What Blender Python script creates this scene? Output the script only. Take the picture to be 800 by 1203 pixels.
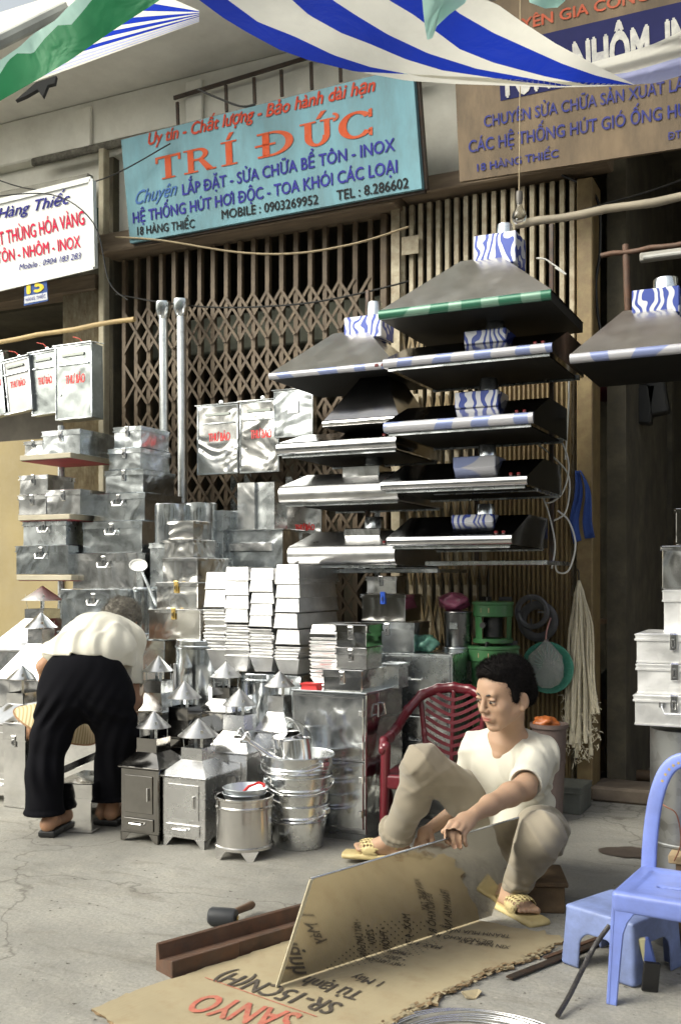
import bpy, math, random
import numpy as np
from math import sin, cos, pi, radians, sqrt, atan2
from mathutils import Vector, Matrix
random.seed(7)
for o in list(bpy.data.objects): bpy.data.objects.remove(o)
SC = bpy.context.scene
COL = SC.collection
# ------------------------------------------------------------------ camera, world, sun, exposure
TH = radians(25.5); CT, ST = cos(TH), sin(TH)
CX, CY, CZ = 1.098, -5.205, 1.10
F, PX0, PY0 = 1200.0, 400.0, 680.0
cam = bpy.data.cameras.new('camera'); cam.sensor_fit = 'HORIZONTAL'; cam.sensor_width = 36.0
cam.lens = 36.0*F/800.0; cam.shift_y = (PY0-601.5)/800.0; cam.clip_end = 2000; cam.clip_start = .05
cam.dof.use_dof = True; cam.dof.focus_distance = 3.9; cam.dof.aperture_fstop = 9.0
camo = bpy.data.objects.new('camera', cam); COL.objects.link(camo)
camo.location = (CX, CY, CZ); camo.rotation_euler = (pi/2, 0, TH)
SC.camera = camo
SC.view_settings.view_transform = 'Standard'; SC.view_settings.look = 'None'
SC.view_settings.exposure = 1.1; SC.view_settings.gamma = 1.0
SUN_EL, SUN_AZ = radians(38), radians(-42)      # azimuth measured from -Y (street side) towards -X
w = bpy.data.worlds.new("World"); SC.world = w; w.use_nodes = True
nt = w.node_tree; bg = nt.nodes['Background']
sky = nt.nodes.new('ShaderNodeTexSky'); sky.sky_type = 'NISHITA'; sky.sun_disc = False
sky.sun_elevation = SUN_EL; sky.air_density = 1.0; sky.dust_density = 6.0; sky.ozone_density = .6
sdir = Vector((sin(SUN_AZ)*cos(SUN_EL), -cos(SUN_AZ)*cos(SUN_EL), sin(SUN_EL)))
sky.sun_rotation = atan2(sdir.x, sdir.y)
hs = nt.nodes.new('ShaderNodeHueSaturation'); hs.inputs['Saturation'].default_value = .35
nt.links.new(sky.outputs[0], hs.inputs['Color']); tn = nt.nodes.new('ShaderNodeMix'); tn.data_type = 'RGBA'; tn.blend_type = 'MULTIPLY'; tn.inputs[0].default_value = 1; tn.inputs[7].default_value = (.985, 1.0, .94, 1)
nt.links.new(hs.outputs[0], tn.inputs[6]); nt.links.new(tn.outputs[2], bg.inputs[0]); bg.inputs[1].default_value = .13
sun = bpy.data.lights.new('sun', 'SUN'); sun.energy = .85; sun.angle = radians(40); sun.color = (1, .96, .82)
suno = bpy.data.objects.new('sun', sun); COL.objects.link(suno)
suno.rotation_euler = sdir.to_track_quat('Z', 'Y').to_euler()

# ------------------------------------------------------------------ view geometry helpers
def W(X, Z, z=0.0):
    "camera-aligned metres (right, away, height) -> world"
    return Vector((CX + X*CT - Z*ST, CY + X*ST + Z*CT, z))
def PZ(px, py, Z):
    return W((px-PX0)/F*Z, Z, CZ - (py-PY0)/F*Z)
def G(px, py, z=0.0):
    Z = F*(CZ-z)/(py-PY0); return W((px-PX0)/F*Z, Z, z)
def depth_at(px, yp):
    X = (px-PX0)/F; return (yp-CY)/(X*ST + CT)
def at(px, py, yp):
    "point on the facade-parallel plane y=yp"
    return PZ(px, py, depth_at(px, yp))
def plane_hit(px, py, o, n):
    c = Vector((CX, CY, CZ)); d = PZ(px, py, 1.0) - c
    return c + d*((o-c).dot(n)/d.dot(n))

# ------------------------------------------------------------------ mesh builder
class MB:
    def __init__(s): s.v=[]; s.f=[]; s.m=[]
    def add(s, vs, fs, mi=0):
        b=len(s.v); s.v.extend([tuple(v) for v in vs]); s.f.extend([tuple(i+b for i in f) for f in fs]); s.m.extend([mi]*len(fs)); return s
    def box(s, x0,x1,y0,y1,z0,z1, mi=0, ch=0.0, M=None):
        if ch<=0:
            v=[(x,y,z) for x in (x0,x1) for y in (y0,y1) for z in (z0,z1)]
            f=[(0,1,3,2),(4,6,7,5),(0,4,5,1),(2,3,7,6),(0,2,6,4),(1,5,7,3)]
        else:
            c=min(ch,abs(x1-x0)*.45,abs(y1-y0)*.45,abs(z1-z0)*.45); v=[];idx={}
            L=[(x0,x1),(y0,y1),(z0,z1)]
            for i in (0,1):
                for j in (0,1):
                    for k in (0,1):
                        for ax in (0,1,2):
                            p=[]
                            for a,t in enumerate((i,j,k)):
                                q=L[a][t]
                                if a!=ax: q+= c if t==0 else -c
                                p.append(q)
                            idx[(i,j,k,ax)]=len(v); v.append(tuple(p))
            f=[]
            g=lambda i,j,k,a: idx[(i,j,k,a)]
            for t in (0,1):
                f.append((g(t,0,0,0),g(t,1,0,0),g(t,1,1,0),g(t,0,1,0)))
                f.append((g(0,t,0,1),g(1,t,0,1),g(1,t,1,1),g(0,t,1,1)))
                f.append((g(0,0,t,2),g(1,0,t,2),g(1,1,t,2),g(0,1,t,2)))
            for a in (0,1):
                for b in (0,1):
                    f.append((g(a,b,0,0),g(a,b,1,0),g(a,b,1,1),g(a,b,0,1)))
                    f.append((g(a,0,b,0),g(a,1,b,0),g(a,1,b,2),g(a,0,b,2)))
                    f.append((g(0,a,b,1),g(1,a,b,1),g(1,a,b,2),g(0,a,b,2)))
            for i in (0,1):
                for j in (0,1):
                    for k in (0,1): f.append((g(i,j,k,0),g(i,j,k,1),g(i,j,k,2)))
        if M is not None: v=[M@Vector(p) for p in v]
        return s.add(v,f,mi)
    def tube(s, pts, r, n=8, mi=0, closed=False, caps=True, up=None):
        pts=[Vector(p) for p in pts]; N=len(pts); rs=r if hasattr(r,'__len__') else [r]*N
        vs=[]; pu=None
        for i,p in enumerate(pts):
            if closed: t=pts[(i+1)%N]-pts[(i-1)%N]
            else: t=pts[min(i+1,N-1)]-pts[max(i-1,0)]
            t=t.normalized() if t.length>1e-9 else Vector((0,0,1))
            if pu is None:
                u=t.cross(Vector(up) if up else (Vector((0,0,1)) if abs(t.z)<.9 else Vector((1,0,0)))).normalized()
            else:
                u=(pu-t*pu.dot(t)).normalized()
            w_=t.cross(u); pu=u
            for k in range(n):
                a=2*pi*k/n; vs.append(p+(u*cos(a)+w_*sin(a))*rs[i])
        fs=[]
        for i in range(N if closed else N-1):
            j=(i+1)%N
            for k in range(n): fs.append((i*n+k,i*n+(k+1)%n,j*n+(k+1)%n,j*n+k))
        if caps and not closed:
            fs.append(tuple(range(n-1,-1,-1))); fs.append(tuple((N-1)*n+k for k in range(n)))
        return s.add(vs,fs,mi)
    def lathe(s, prof, n=24, mi=0, M=None, cap0=False, cap1=False, sx=1, sy=1):
        vs=[]
        for (r,z) in prof:
            for k in range(n):
                a=2*pi*k/n; vs.append(Vector((r*cos(a)*sx,r*sin(a)*sy,z)))
        if M is not None: vs=[M@v for v in vs]
        fs=[]
        for i in range(len(prof)-1):
            for k in range(n): fs.append((i*n+k,i*n+(k+1)%n,(i+1)*n+(k+1)%n,(i+1)*n+k))
        if cap0: fs.append(tuple(range(n-1,-1,-1)))
        if cap1: fs.append(tuple((len(prof)-1)*n+k for k in range(n)))
        return s.add(vs,fs,mi)
    def prism(s, poly, d, mi=0):
        "poly: 3d points of a planar outline, d: extrusion vector"
        p=[Vector(a) for a in poly]; n=len(p); d=Vector(d)
        return s.add(p+[a+d for a in p],[tuple(range(n-1,-1,-1)),tuple(range(n,2*n))]+[(i,(i+1)%n,n+(i+1)%n,n+i) for i in range(n)],mi)
    def bar(s, a, b, w_, t, mi=0, up=(0,-1,0)):
        "flat bar from a to b, width w_, thickness t along up"
        a=Vector(a); b=Vector(b); d=(b-a).normalized(); u=Vector(up); u=(u-d*u.dot(d)).normalized(); c=d.cross(u)
        q=[a+c*w_/2,a-c*w_/2,a-c*w_/2+u*t,a+c*w_/2+u*t]
        return s.prism(q,b-a,mi)
    def frustum(s, x0,x1,y0,y1,z0, X0,X1,Y0,Y1,z1, mi=0, bottom=True, top=True):
        v=[(x0,y0,z0),(x1,y0,z0),(x1,y1,z0),(x0,y1,z0),(X0,Y0,z1),(X1,Y0,z1),(X1,Y1,z1),(X0,Y1,z1)]
        f=[(0,1,5,4),(1,2,6,5),(2,3,7,6),(3,0,4,7)]
        if bottom: f.append((3,2,1,0))
        if top: f.append((4,5,6,7))
        return s.add(v,f,mi)
    def mesh(s, name='mesh', smooth=False):
        me=bpy.data.meshes.new(name); me.from_pydata(s.v,[],s.f); me.update()
        import bmesh
        bm=bmesh.new(); bm.from_mesh(me); bmesh.ops.recalc_face_normals(bm,faces=bm.faces); bm.to_mesh(me); bm.free()
        return me
    def build(s, name, mats, parent=None, smooth=None, loc=None, rot=None, label=None):
        if not isinstance(mats,(list,tuple)): mats=[mats]
        me=s.mesh(name)
        for m in mats: me.materials.append(m)
        if len(mats)>1: me.polygons.foreach_set('material_index', s.m)
        o=bpy.data.objects.new(name,me); COL.objects.link(o)
        if smooth is not None: shade(me,smooth)
        if parent is not None: o.parent=parent
        if loc is not None: o.location=loc
        if rot is not None: o.rotation_euler=rot
        if label: o['label']=label
        return o
def shade(me, ang=35):
    me.polygons.foreach_set('use_smooth',[True]*len(me.polygons))
    if ang<179: me.set_sharp_from_angle(angle=radians(ang))
def new_obj(name, me, parent=None, loc=None, rot=None):
    o=bpy.data.objects.new(name,me); COL.objects.link(o)
    if parent is not None: o.parent=parent
    if loc is not None: o.location=loc
    if rot is not None: o.rotation_euler=rot
    return o
def tag(o,label=None,cat=None,group=None,kind=None):
    if label: o['label']=label
    if cat: o['category']=cat
    if group: o['group']=group
    if kind: o['kind']=kind
    return o
def thing(name,label,cat,loc=(0,0,0),rz=0,group=None):
    o=bpy.data.objects.new(name,None); COL.objects.link(o); o.location=loc; o.rotation_euler=(0,0,rz); o.empty_display_size=.05
    return tag(o,label,cat,group)
CHILD={}
def copy_tree(o,parent=None):
    c=o.copy(); COL.objects.link(c)
    if parent is not None: c.parent=parent
    for ch in o.children: copy_tree(ch,c)
    return c
def structure(o,label=None): o['kind']='structure'; 
# ------------------------------------------------------------------ materials
MATS={}
def nodes(name):
    m=bpy.data.materials.new(name); m.use_nodes=True; t=m.node_tree
    b=t.nodes['Principled BSDF']; return m,t,b
def coord(t, scale=(1,1,1), rand=True, kind='Object'):
    tc=t.nodes.new('ShaderNodeTexCoord'); mp=t.nodes.new('ShaderNodeMapping'); mp.inputs['Scale'].default_value=scale
    t.links.new(tc.outputs[kind],mp.inputs['Vector'])
    if rand:
        oi=t.nodes.new('ShaderNodeObjectInfo'); mu=t.nodes.new('ShaderNodeMath'); mu.operation='MULTIPLY'; mu.inputs[1].default_value=37.
        t.links.new(oi.outputs['Random'],mu.inputs[0]); cb=t.nodes.new('ShaderNodeCombineXYZ')
        for i in range(3): t.links.new(mu.outputs[0],cb.inputs[i])
        t.links.new(cb.outputs[0],mp.inputs['Location'])
    return mp.outputs[0]
def noise(t, vec, scale, detail=3, rough=.55, dist=0):
    n=t.nodes.new('ShaderNodeTexNoise'); n.inputs['Scale'].default_value=scale; n.inputs['Detail'].default_value=detail
    n.inputs['Roughness'].default_value=rough; n.inputs['Distortion'].default_value=dist; t.links.new(vec,n.inputs['Vector']); return n.outputs['Fac']
def ramp(t, fac, stops):
    r=t.nodes.new('ShaderNodeValToRGB'); e=r.color_ramp.elements
    while len(e)<len(stops): e.new(.5)
    for i,(p,c) in enumerate(stops):
        e[i].position=p; e[i].color=(*c,1) if len(c)==3 else c
    t.links.new(fac,r.inputs[0]); return r.outputs[0]
def g3(x): return (x,x,x)
def bump(t,b,h,strength,dist,prev=None):
    n=t.nodes.new('ShaderNodeBump'); n.inputs['Strength'].default_value=strength; n.inputs['Distance'].default_value=dist
    t.links.new(h,n.inputs['Height'])
    if prev: t.links.new(prev,n.inputs['Normal'])
    t.links.new(n.outputs[0],b.inputs['Normal']); return n.outputs[0]
def mix(t,fac,a,b_,mode='MIX'):
    n=t.nodes.new('ShaderNodeMix'); n.data_type='RGBA'; n.blend_type=mode
    if isinstance(fac,(int,float)): n.inputs[0].default_value=fac
    else: t.links.new(fac,n.inputs[0])
    for s_,q in ((6,a),(7,b_)):
        if isinstance(q,tuple): n.inputs[s_].default_value=(*q,1)
        else: t.links.new(q,n.inputs[s_])
    return n.outputs[2]
def paint(name, col, rough=.5, var=.15, scale=6, metal=0, bmp=.1, bdist=.002, bscale=40, dirt=None, dirtamt=.5, spec=.5, coat=0, cscale=(1,1,1)):
    if name in MATS: return MATS[name]
    m,t,b=nodes(name); v=coord(t,cscale)
    n=noise(t,v,scale,5)
    c0=tuple(max(0,x*(1-var)) for x in col); c1=tuple(min(1,x*(1+var)) for x in col)
    c=ramp(t,n,[(.3,c0),(.7,c1)])
    if dirt:
        n2=noise(t,v,scale*1.7,8,.7); k=ramp(t,n2,[(.5-.12,g3(0)),(.72,g3(1))]); mm=t.nodes.new('ShaderNodeMath'); mm.operation='MULTIPLY'; mm.inputs[1].default_value=dirtamt
        t.links.new(k,mm.inputs[0]); c=mix(t,mm.outputs[0],c,dirt)
    t.links.new(c,b.inputs['Base Color'])
    b.inputs['Roughness'].default_value=rough; b.inputs['Metallic'].default_value=metal
    b.inputs['Specular IOR Level'].default_value=spec; b.inputs['Coat Weight'].default_value=coat
    if bmp: bump(t,b,noise(t,v,bscale,4),bmp,bdist)
    MATS[name]=m; return m
def metal(name, base=.78, rough=.3, tint=(1,1,1), spangle=.25, wav=.35, wscale=5, wdist=.02, brushed=0, stain=0, roughvar=.12):
    if name in MATS: return MATS[name]
    m,t,b=nodes(name); v=coord(t)
    b.inputs['Metallic'].default_value=1.0
    vo=t.nodes.new('ShaderNodeTexVoronoi'); vo.inputs['Scale'].default_value=45; t.links.new(v,vo.inputs['Vector'])
    sp=t.nodes.new('ShaderNodeSeparateColor'); t.links.new(vo.outputs['Color'],sp.inputs[0])
    n=noise(t,v,7,5)
    ad=t.nodes.new('ShaderNodeMath'); ad.operation='MULTIPLY_ADD'; t.links.new(sp.outputs[0],ad.inputs[0]); ad.inputs[1].default_value=spangle; t.links.new(n,ad.inputs[2])
    lo=tuple(base*.80*x for x in tint); hi=tuple(min(1,base*1.12*x) for x in tint)
    c=ramp(t,ad.outputs[0],[(.3,lo),(.85,hi)])
    if stain:
        k=ramp(t,noise(t,v,11,8,.75),[(.52,g3(0)),(.75,g3(stain))]); c=mix(t,k,c,(.22,.2,.18))
    t.links.new(c,b.inputs['Base Color'])
    r=t.nodes.new('ShaderNodeMapRange'); r.inputs[3].default_value=max(.03,rough-roughvar); r.inputs[4].default_value=rough+roughvar
    t.links.new(noise(t,v,14,4),r.inputs[0]); t.links.new(r.outputs[0],b.inputs['Roughness'])
    p=bump(t,b,noise(t,v,wscale,2,.5,.6),wav,wdist)
    if brushed:
        v2=coord(t,(2,2,180)); bump(t,b,noise(t,v2,3,2),brushed,.001,p)
    MATS[name]=m; return m
galv=metal('galvanized_sheet',.80,.19,(.95,1,1.03),.30,.5,4,.03,0,.12,.08)
galvd=metal('dull_galvanized_sheet',.60,.28,(.95,1,1.02),.35,.5,5,.02,0,.25)
bright=metal('bright_tin_sheet',.80,.20,(1,1,1),.2,.55,4,.03,0,.15)
stain=metal('mirror_stainless',.82,.09,(1,.99,.97),.05,.6,3.2,.02,0,.1,.04)
crump=metal('crumpled_foil_steel',.85,.2,(1,.99,.97),.05,.75,5,.035,0,.1,.08)
sdark=metal('dark_stainless',.28,.10,(1,.96,.9),.05,.6,3.2,.02,0,.2,.04)
brush=metal('brushed_steel',.68,.27,(1,1,1),.05,.25,5,.008,.25,.1,.05)
pan=metal('tin_pan',.9,.42,(1,1,1),.1,.3,6,.01,0,.05)
chrome=metal('chrome_lip',.55,.2,(1,1,1.03),.02,.2,3,.01)
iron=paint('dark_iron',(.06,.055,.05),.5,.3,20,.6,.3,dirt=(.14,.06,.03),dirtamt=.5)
rust=paint('rusty_steel',(.085,.055,.04),.65,.4,9,.2,.6,.003,60,dirt=(.16,.07,.035),dirtamt=.7)
gatebr=paint('brown_gate_paint',(.105,.075,.043),.6,.3,12,.1,.5,.002,50,dirt=(.07,.045,.03),dirtamt=.8)
gatecr=paint('cream_gate_paint',(.42,.37,.26),.55,.2,10,.0,.5,.002,50,dirt=(.16,.10,.05),dirtamt=.8)
gateye=paint('ochre_gate_paint',(.22,.165,.075),.55,.2,10,.0,.5,.002,50,dirt=(.14,.08,.04),dirtamt=.8)
lintel=paint('lintel_wood',(.20,.15,.10),.75,.25,8,0,.6,.003,40,dirt=(.10,.07,.05),dirtamt=.7,cscale=(.4,2,3))
plaster=paint('white_plaster',(.84,.82,.74),.9,.06,3,0,.5,.004,30,dirt=(.42,.38,.30),dirtamt=.3)
plasterg=paint('grey_slab_plaster',(.74,.72,.66),.9,.08,2,0,.3,.003,30,dirt=(.33,.31,.27),dirtamt=.3)
yellow=paint('yellow_plaster',(.30,.24,.12),.9,.12,3,0,.4,.003,30,dirt=(.36,.31,.22),dirtamt=.4)
darkwall=paint('dimmed_wall',(.10,.088,.058),.9,.3,4,0,.5,.004,25,dirt=(.04,.035,.03),dirtamt=.8)  # dimness of the shop interior put into the base colour, plus dirt mottling
dadowall=paint('grey_dado_plaster',(.14,.13,.11),.9,.25,5,0,.6,.004,25,dirt=(.09,.05,.035),dirtamt=.7)
white=paint('white_enamel',(.8,.8,.8),.35,.04,5,0,.05)
black=paint('black_gloss',(.012,.012,.013),.12,.2,8,0,.15,.003,10)
wood=paint('raw_wood',(.38,.28,.16),.75,.25,8,0,.5,.002,60,dirt=(.2,.14,.08),dirtamt=.5,cscale=(1,1,5))
woodd=paint('dark_wood',(.14,.09,.05),.7,.3,8,0,.5,.002,60,dirt=(.06,.04,.03),dirtamt=.5)
wire_b=paint('black_cable',(.02,.02,.02),.5,.1,8,0,0)
wire_w=paint('white_cable',(.7,.7,.66),.45,.08,8,0,0)
wire_y=paint('tan_cord',(.30,.24,.15),.8,.15,8,0,0)
# ------------------------------------------------------------------ text
HORN={'Ơ':'O','ơ':'o','ợ':'ọ','Ư':'U','ư':'u','Ử':'Ủ','ử':'ủ','Ữ':'Ũ','Ứ':'Ú'}
def text_geo(body, bold=0.0, shear=0.0, spacing=1.0, ext=0.0):
    "lettering outlines; horned vowels and barred D are built from the plain letter plus the extra stroke"
    plain=''.join(HORN.get(c,{'Đ':'D','đ':'d'}.get(c,c)) for c in body)
    v,f=text_geo0(plain,bold,shear,spacing,ext)
    for i,c in enumerate(body):
        if c in HORN or c in 'Đđ':
            xr=max(p[0] for p in text_geo0(plain[:i+1],bold,0,spacing,ext)[0]); g=text_geo0({'Đ':'D','đ':'d'}.get(c,HORN.get(c,c)),bold,0,spacing,ext)[0]
            wd=max(p[0] for p in g)-min(p[0] for p in g); n=len(v)
            if c in HORN:
                y=.60 if c.isupper() else .42; q=[(xr-.07,y),(xr+.02,y+.02),(xr+.10,y+.14),(xr+.10,y+.20),(xr+.03,y+.20),(xr+.02,y+.12),(xr-.07,y+.08)]
            else: q=[(xr-wd-.06,.31),(xr-wd*.45,.31),(xr-wd*.45,.39),(xr-wd-.06,.39)]
            v+=[(x+shear*y_,y_,0) for x,y_ in q]; f+=[tuple(range(n,n+len(q)))]
    return v,f
def text_geo0(body, bold=0.0, shear=0.0, spacing=1.0, ext=0.0):
    c=bpy.data.curves.new('t','FONT'); c.body=body; c.size=1; c.offset=bold; c.shear=shear; c.space_character=spacing; c.extrude=ext; c.resolution_u=3
    o=bpy.data.objects.new('t',c); COL.objects.link(o)
    me=bpy.data.meshes.new_from_object(o)
    v=[tuple(x.co) for x in me.vertices]; f=[tuple(p.vertices) for p in me.polygons]
    bpy.data.objects.remove(o); bpy.data.curves.remove(c); bpy.data.meshes.remove(me)
    return v,f
class Board:
    "flat board through four pixel corners; pA=TL,pB=TR,pC=BR,pD=BL world points"
    def __init__(s, TL,TR,BR,BL):
        s.c=[TL,TR,BR,BL]; s.o=(TL+TR+BR+BL)/4
        s.u=((TR-TL)+(BR-BL)).normalized(); n=s.u.cross(((TL-BL)+(TR-BR))).normalized(); s.n=n
        if s.n.dot(Vector((CX,CY,CZ))-s.o)<0: s.n=-s.n
        s.v=s.n.cross(s.u); 
        if s.v.z<0: s.v=-s.v
    def uv(s,p): d=p-s.o; return d.dot(s.u),d.dot(s.v)
    def px(s,x,y): return s.uv(plane_hit(x,y,s.o,s.n))
    def w(s,a,b,h=0): return s.u*a+s.v*b+s.n*h       # local to origin s.o
    def panel(s,parent,mat,th=.03,name='panel',inset=0):
        q=[s.uv(p) for p in s.c]
        b=MB(); b.prism([s.w(a,c_,0) for a,c_ in q],-s.n*th); return b.build(name,mat,parent)
    def text(s,parent,body,p0,p1,cap,mat,bold=.01,shear=0,name='lettering',spacing=1,h=.003,heavy=0,ymul=1.0):
        "baseline from pixel p0 to p1, capital height cap pixels at the middle"
        v,f=text_geo(body,0,shear,spacing)
        xs=[a[0] for a in v]; x0,x1=min(xs),max(xs)
        a0=s.px(*p0); a1=s.px(*p1); mx=((p0[0]+p1[0])/2,(p0[1]+p1[1])/2)
        m0=s.px(*mx); m1=s.px(mx[0],mx[1]-cap); H=abs(m1[1]-m0[1])
        if bold>0:
            W0=x1-x0; n0=len(v); v2=list(v); f2=list(f)
            for q,(dx,dy) in enumerate(((bold*1.6,0),(-bold*1.6,0),(0,bold*1.2),(0,-bold*1.2))):
                v2+= [(a+dx,c+dy,(q+1)) for a,c,_ in v]; f2+=[tuple(i+n0*(q+1) for i in ff) for ff in f]
            v,f=v2,f2
        k=H/.70; d=Vector((a1[0]-a0[0],a1[1]-a0[1])); L=d.length; d/=L; e=Vector((-d.y,d.x))
        b=MB(); out=[]
        for (x,y,z) in v:
            q=Vector(a0)+d*((x-x0)/(x1-x0)*L)+e*(y*k*ymul); out.append(s.w(q.x,q.y,h+z*.0003))
        b.add(out,f); return b.build(name,mat,parent)
    def quad(s,parent,pts,mat,name,h=.002,th=0):
        b=MB(); q=[s.px(*p) for p in pts]
        if th: b.prism([s.w(a,c_,h) for a,c_ in q],-s.n*th)
        else: b.add([s.w(a,c_,h) for a,c_ in q],[tuple(range(len(q)))])
        return b.build(name,mat,parent)
def serif(b, s, pts):
    pass

# ------------------------------------------------------------------ ground
def ground_mat(name, base, var, stainc, cracks=True, wet=False):
    m,t,b=nodes(name); v=coord(t,(1,1,1),False)
    n=noise(t,v,1.1,8,.65,.4); n2=noise(t,v,9,8,.7); n3=noise(t,v,90,3,.6)
    c=ramp(t,n,[(.32,tuple(x*(1-var) for x in base)),(.62,tuple(x*(1+var) for x in base))])
    c=mix(t,ramp(t,n2,[(.44,g3(0)),(.68,g3(.6))]),c,stainc)
    c=mix(t,ramp(t,n3,[(.35,g3(.35)),(.6,g3(0))]),c,tuple(x*.5 for x in base))
    # broad trodden dirt patches
    c=mix(t,ramp(t,noise(t,v,.55,3,.5,1.2),[(.46,g3(0)),(.64,g3(.6))]),c,tuple(x*.55 for x in base))
    c=mix(t,ramp(t,noise(t,coord(t,(.9,3.2,1),False),3.2,9,.72,.9),[(.52,g3(0)),(.68,g3(.45))]),c,(base[0]*.42,base[1]*.38,base[2]*.33))
    if cracks:
        wv=t.nodes.new('ShaderNodeTexVoronoi'); wv.feature='DISTANCE_TO_EDGE'; wv.inputs['Scale'].default_value=.8
        dv=t.nodes.new('ShaderNodeVectorMath'); dv.operation='MULTIPLY_ADD'
        nn=t.nodes.new('ShaderNodeTexNoise'); nn.inputs['Scale'].default_value=3; nn.inputs['Detail'].default_value=6; t.links.new(v,nn.inputs['Vector'])
        t.links.new(nn.outputs['Color'],dv.inputs[0]); dv.inputs[1].default_value=(.5,.5,.5); t.links.new(v,dv.inputs[2]); t.links.new(dv.outputs[0],wv.inputs['Vector'])
        ck=ramp(t,wv.outputs['Distance'],[(.0,g3(.6)),(.006,g3(0))]); c=mix(t,ck,c,(.07,.062,.05))
    t.links.new(c,b.inputs['Base Color'])
    r=t.nodes.new('ShaderNodeMapRange'); r.inputs[3].default_value=.6; r.inputs[4].default_value=.95; t.links.new(n2,r.inputs[0]); t.links.new(r.outputs[0],b.inputs['Roughness'])
    p=bump(t,b,n2,.5,.016); p=bump(t,b,n3,.35,.003,p)
    if cracks: bump(t,b,wv.outputs['Distance'],.0,.01,p)
    MATS[name]=m; return m
gm=ground_mat('worn_concrete',(.27,.262,.235),.22,(.36,.34,.29))
gm2=ground_mat('shop_floor_concrete',(.17,.16,.14),.25,(.10,.095,.085),False)
asph=ground_mat('asphalt',(.10,.10,.10),.2,(.14,.14,.13),False)
b=MB(); b.box(-300,300,-4.9-.001,300,-.3,0); o=b.build('pavement',gm); o['kind']='structure'
b=MB(); b.box(-300,300,-300,-5.05,-.3,-.13); o=b.build('road',asph); o['kind']='structure'
kerbm=paint('kerb_stone',(.33,.32,.3),.85,.15,6,0,.5,.004,30,dirt=(.15,.14,.12),dirtamt=.6)
for i in range(14):
    x=-9+i*1.2; b=MB(); b.box(x+.006,x+1.194,-5.047,-4.905,-.28,.004,ch=.015); o=b.build('kerb_stone',kerbm); o['kind']='structure'
b=MB(); b.box(-3.4,3.9,.16,4.6,.001,.008); o=b.build('shop_floor',gm2); o['kind']='structure'
b=MB(); b.box(.04,3.9,-.12,.12,.0,.075,ch=.012); o=b.build('threshold_step',paint('threshold',(.15,.12,.09),.85,.3,8,0,.5,dirt=(.07,.05,.04))); o['kind']='structure'
# uneven lighter mortar spills and dark damp patches on the pavement (thin real sheets)
def blob(cx,cy,rx,ry,z,mat,name,seed,n=40,rot=0):
    rnd=random.Random(seed); ph=[rnd.uniform(0,6.28) for _ in range(6)]; vs=[(cx,cy,z)]
    for k in range(n):
        a=2*pi*k/n; r=1+sum(.16/(i+1)*sin((i+2)*a+ph[i]) for i in range(5))+rnd.uniform(-.04,.04)
        x,y=rx*r*cos(a),ry*r*sin(a); vs.append((cx+x*cos(rot)-y*sin(rot),cy+x*sin(rot)+y*cos(rot),z))
    b=MB(); b.add(vs,[(0,1+k,1+(k+1)%n) for k in range(n)]); o=b.build(name,mat); o['kind']='structure'; return o
wetm=paint('damp_stain',(.075,.06,.05),.45,.3,14,0,.4)
dirtm=paint('trodden_dirt',(.17,.14,.10),.95,.35,14,0,.8,.006,60)
p=G(740,1003); blob(p.x,p.y,.10,.10,.004,wetm,'damp_stain',3)
# small grit and litter on the pavement
b=MB(); rnd=random.Random(4)
for i in range(750):
    px,py=rnd.uniform(0,800),rnd.uniform(950,1200)
    q=G(px,py); r=rnd.choice([.0015,.002,.002,.003,.003,.004,.005,.007]) ; a=rnd.uniform(0,6.28)
    b.add([(q.x+r*cos(a+k*2.09)*rnd.uniform(.6,1.4),q.y+r*sin(a+k*2.09),.001) for k in range(3)]+[(q.x,q.y,r*.25)],[(0,1,3),(1,2,3),(2,0,3),(0,2,1)],rnd.choice([0,0,1]))
o=b.build('grit',[paint('grit_dark',(.09,.08,.07),.9),paint('grit_light',(.34,.32,.28),.9)]); tag(o,'scattered grit and crumbs on the pavement','grit',kind='stuff')

# ------------------------------------------------------------------ building
LZ=3.13      # top of the gates
bld=thing('shop_building','narrow shop building with white plaster beam and projecting slab over the gates','building')
def part(name,mat,fn,ch=0,parent=None,smooth=None):
    b=MB(); fn(b); return b.build(name,mat,parent or bld,smooth=smooth)
part('balcony_slab',plasterg,lambda b:b.box(-9,5,-.83,.1,4.15,4.3))
part('beam',plaster,lambda b:b.box(-9,5,-.02,.25,3.86,4.147,ch=.01))
for px in (95,224):                                   # small pilaster stubs on the beam
    p=at(px,130,-.02); part('pilaster_stub',plaster,lambda b:b.box(p.x-.02,p.x+.10,-.05,-.023,3.80,4.10,ch=.006))
part('soot_ledge',paint('sooty_ledge',(.16,.15,.12),.95,.5,30,0,.9,.02,60,dirt=(.05,.045,.04),dirtamt=.5),lambda b:b.box(-3.6,-.9,-.06,-.025,3.80,3.850,ch=.01))
part('spandrel_wall',plaster,lambda b:b.box(-9,5,.08,.24,3.30,3.857))
part('lintel',lintel,lambda b:b.box(-2.98,-1.00,-.14,.06,3.115,3.235,ch=.008))
part('lintel',lintel,lambda b:b.box(-.99,.12,-.10,.06,3.16,3.25,ch=.008))
part('gate_post',paint('cream_post',(.40,.36,.26),.7,.2,8,0,.4,dirt=(.18,.15,.1)),lambda b:b.box(-3.03,-2.985,-.08,-.02,0,3.80,ch=.006))
part('gate_post',gateye,lambda b:b.box(-.035,.045,-.09,.10,.0,3.10,ch=.006))
part('gate_post',gatebr,lambda b:b.box(-1.125,-1.085,-.04,.08,0,3.11,ch=.004))
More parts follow.
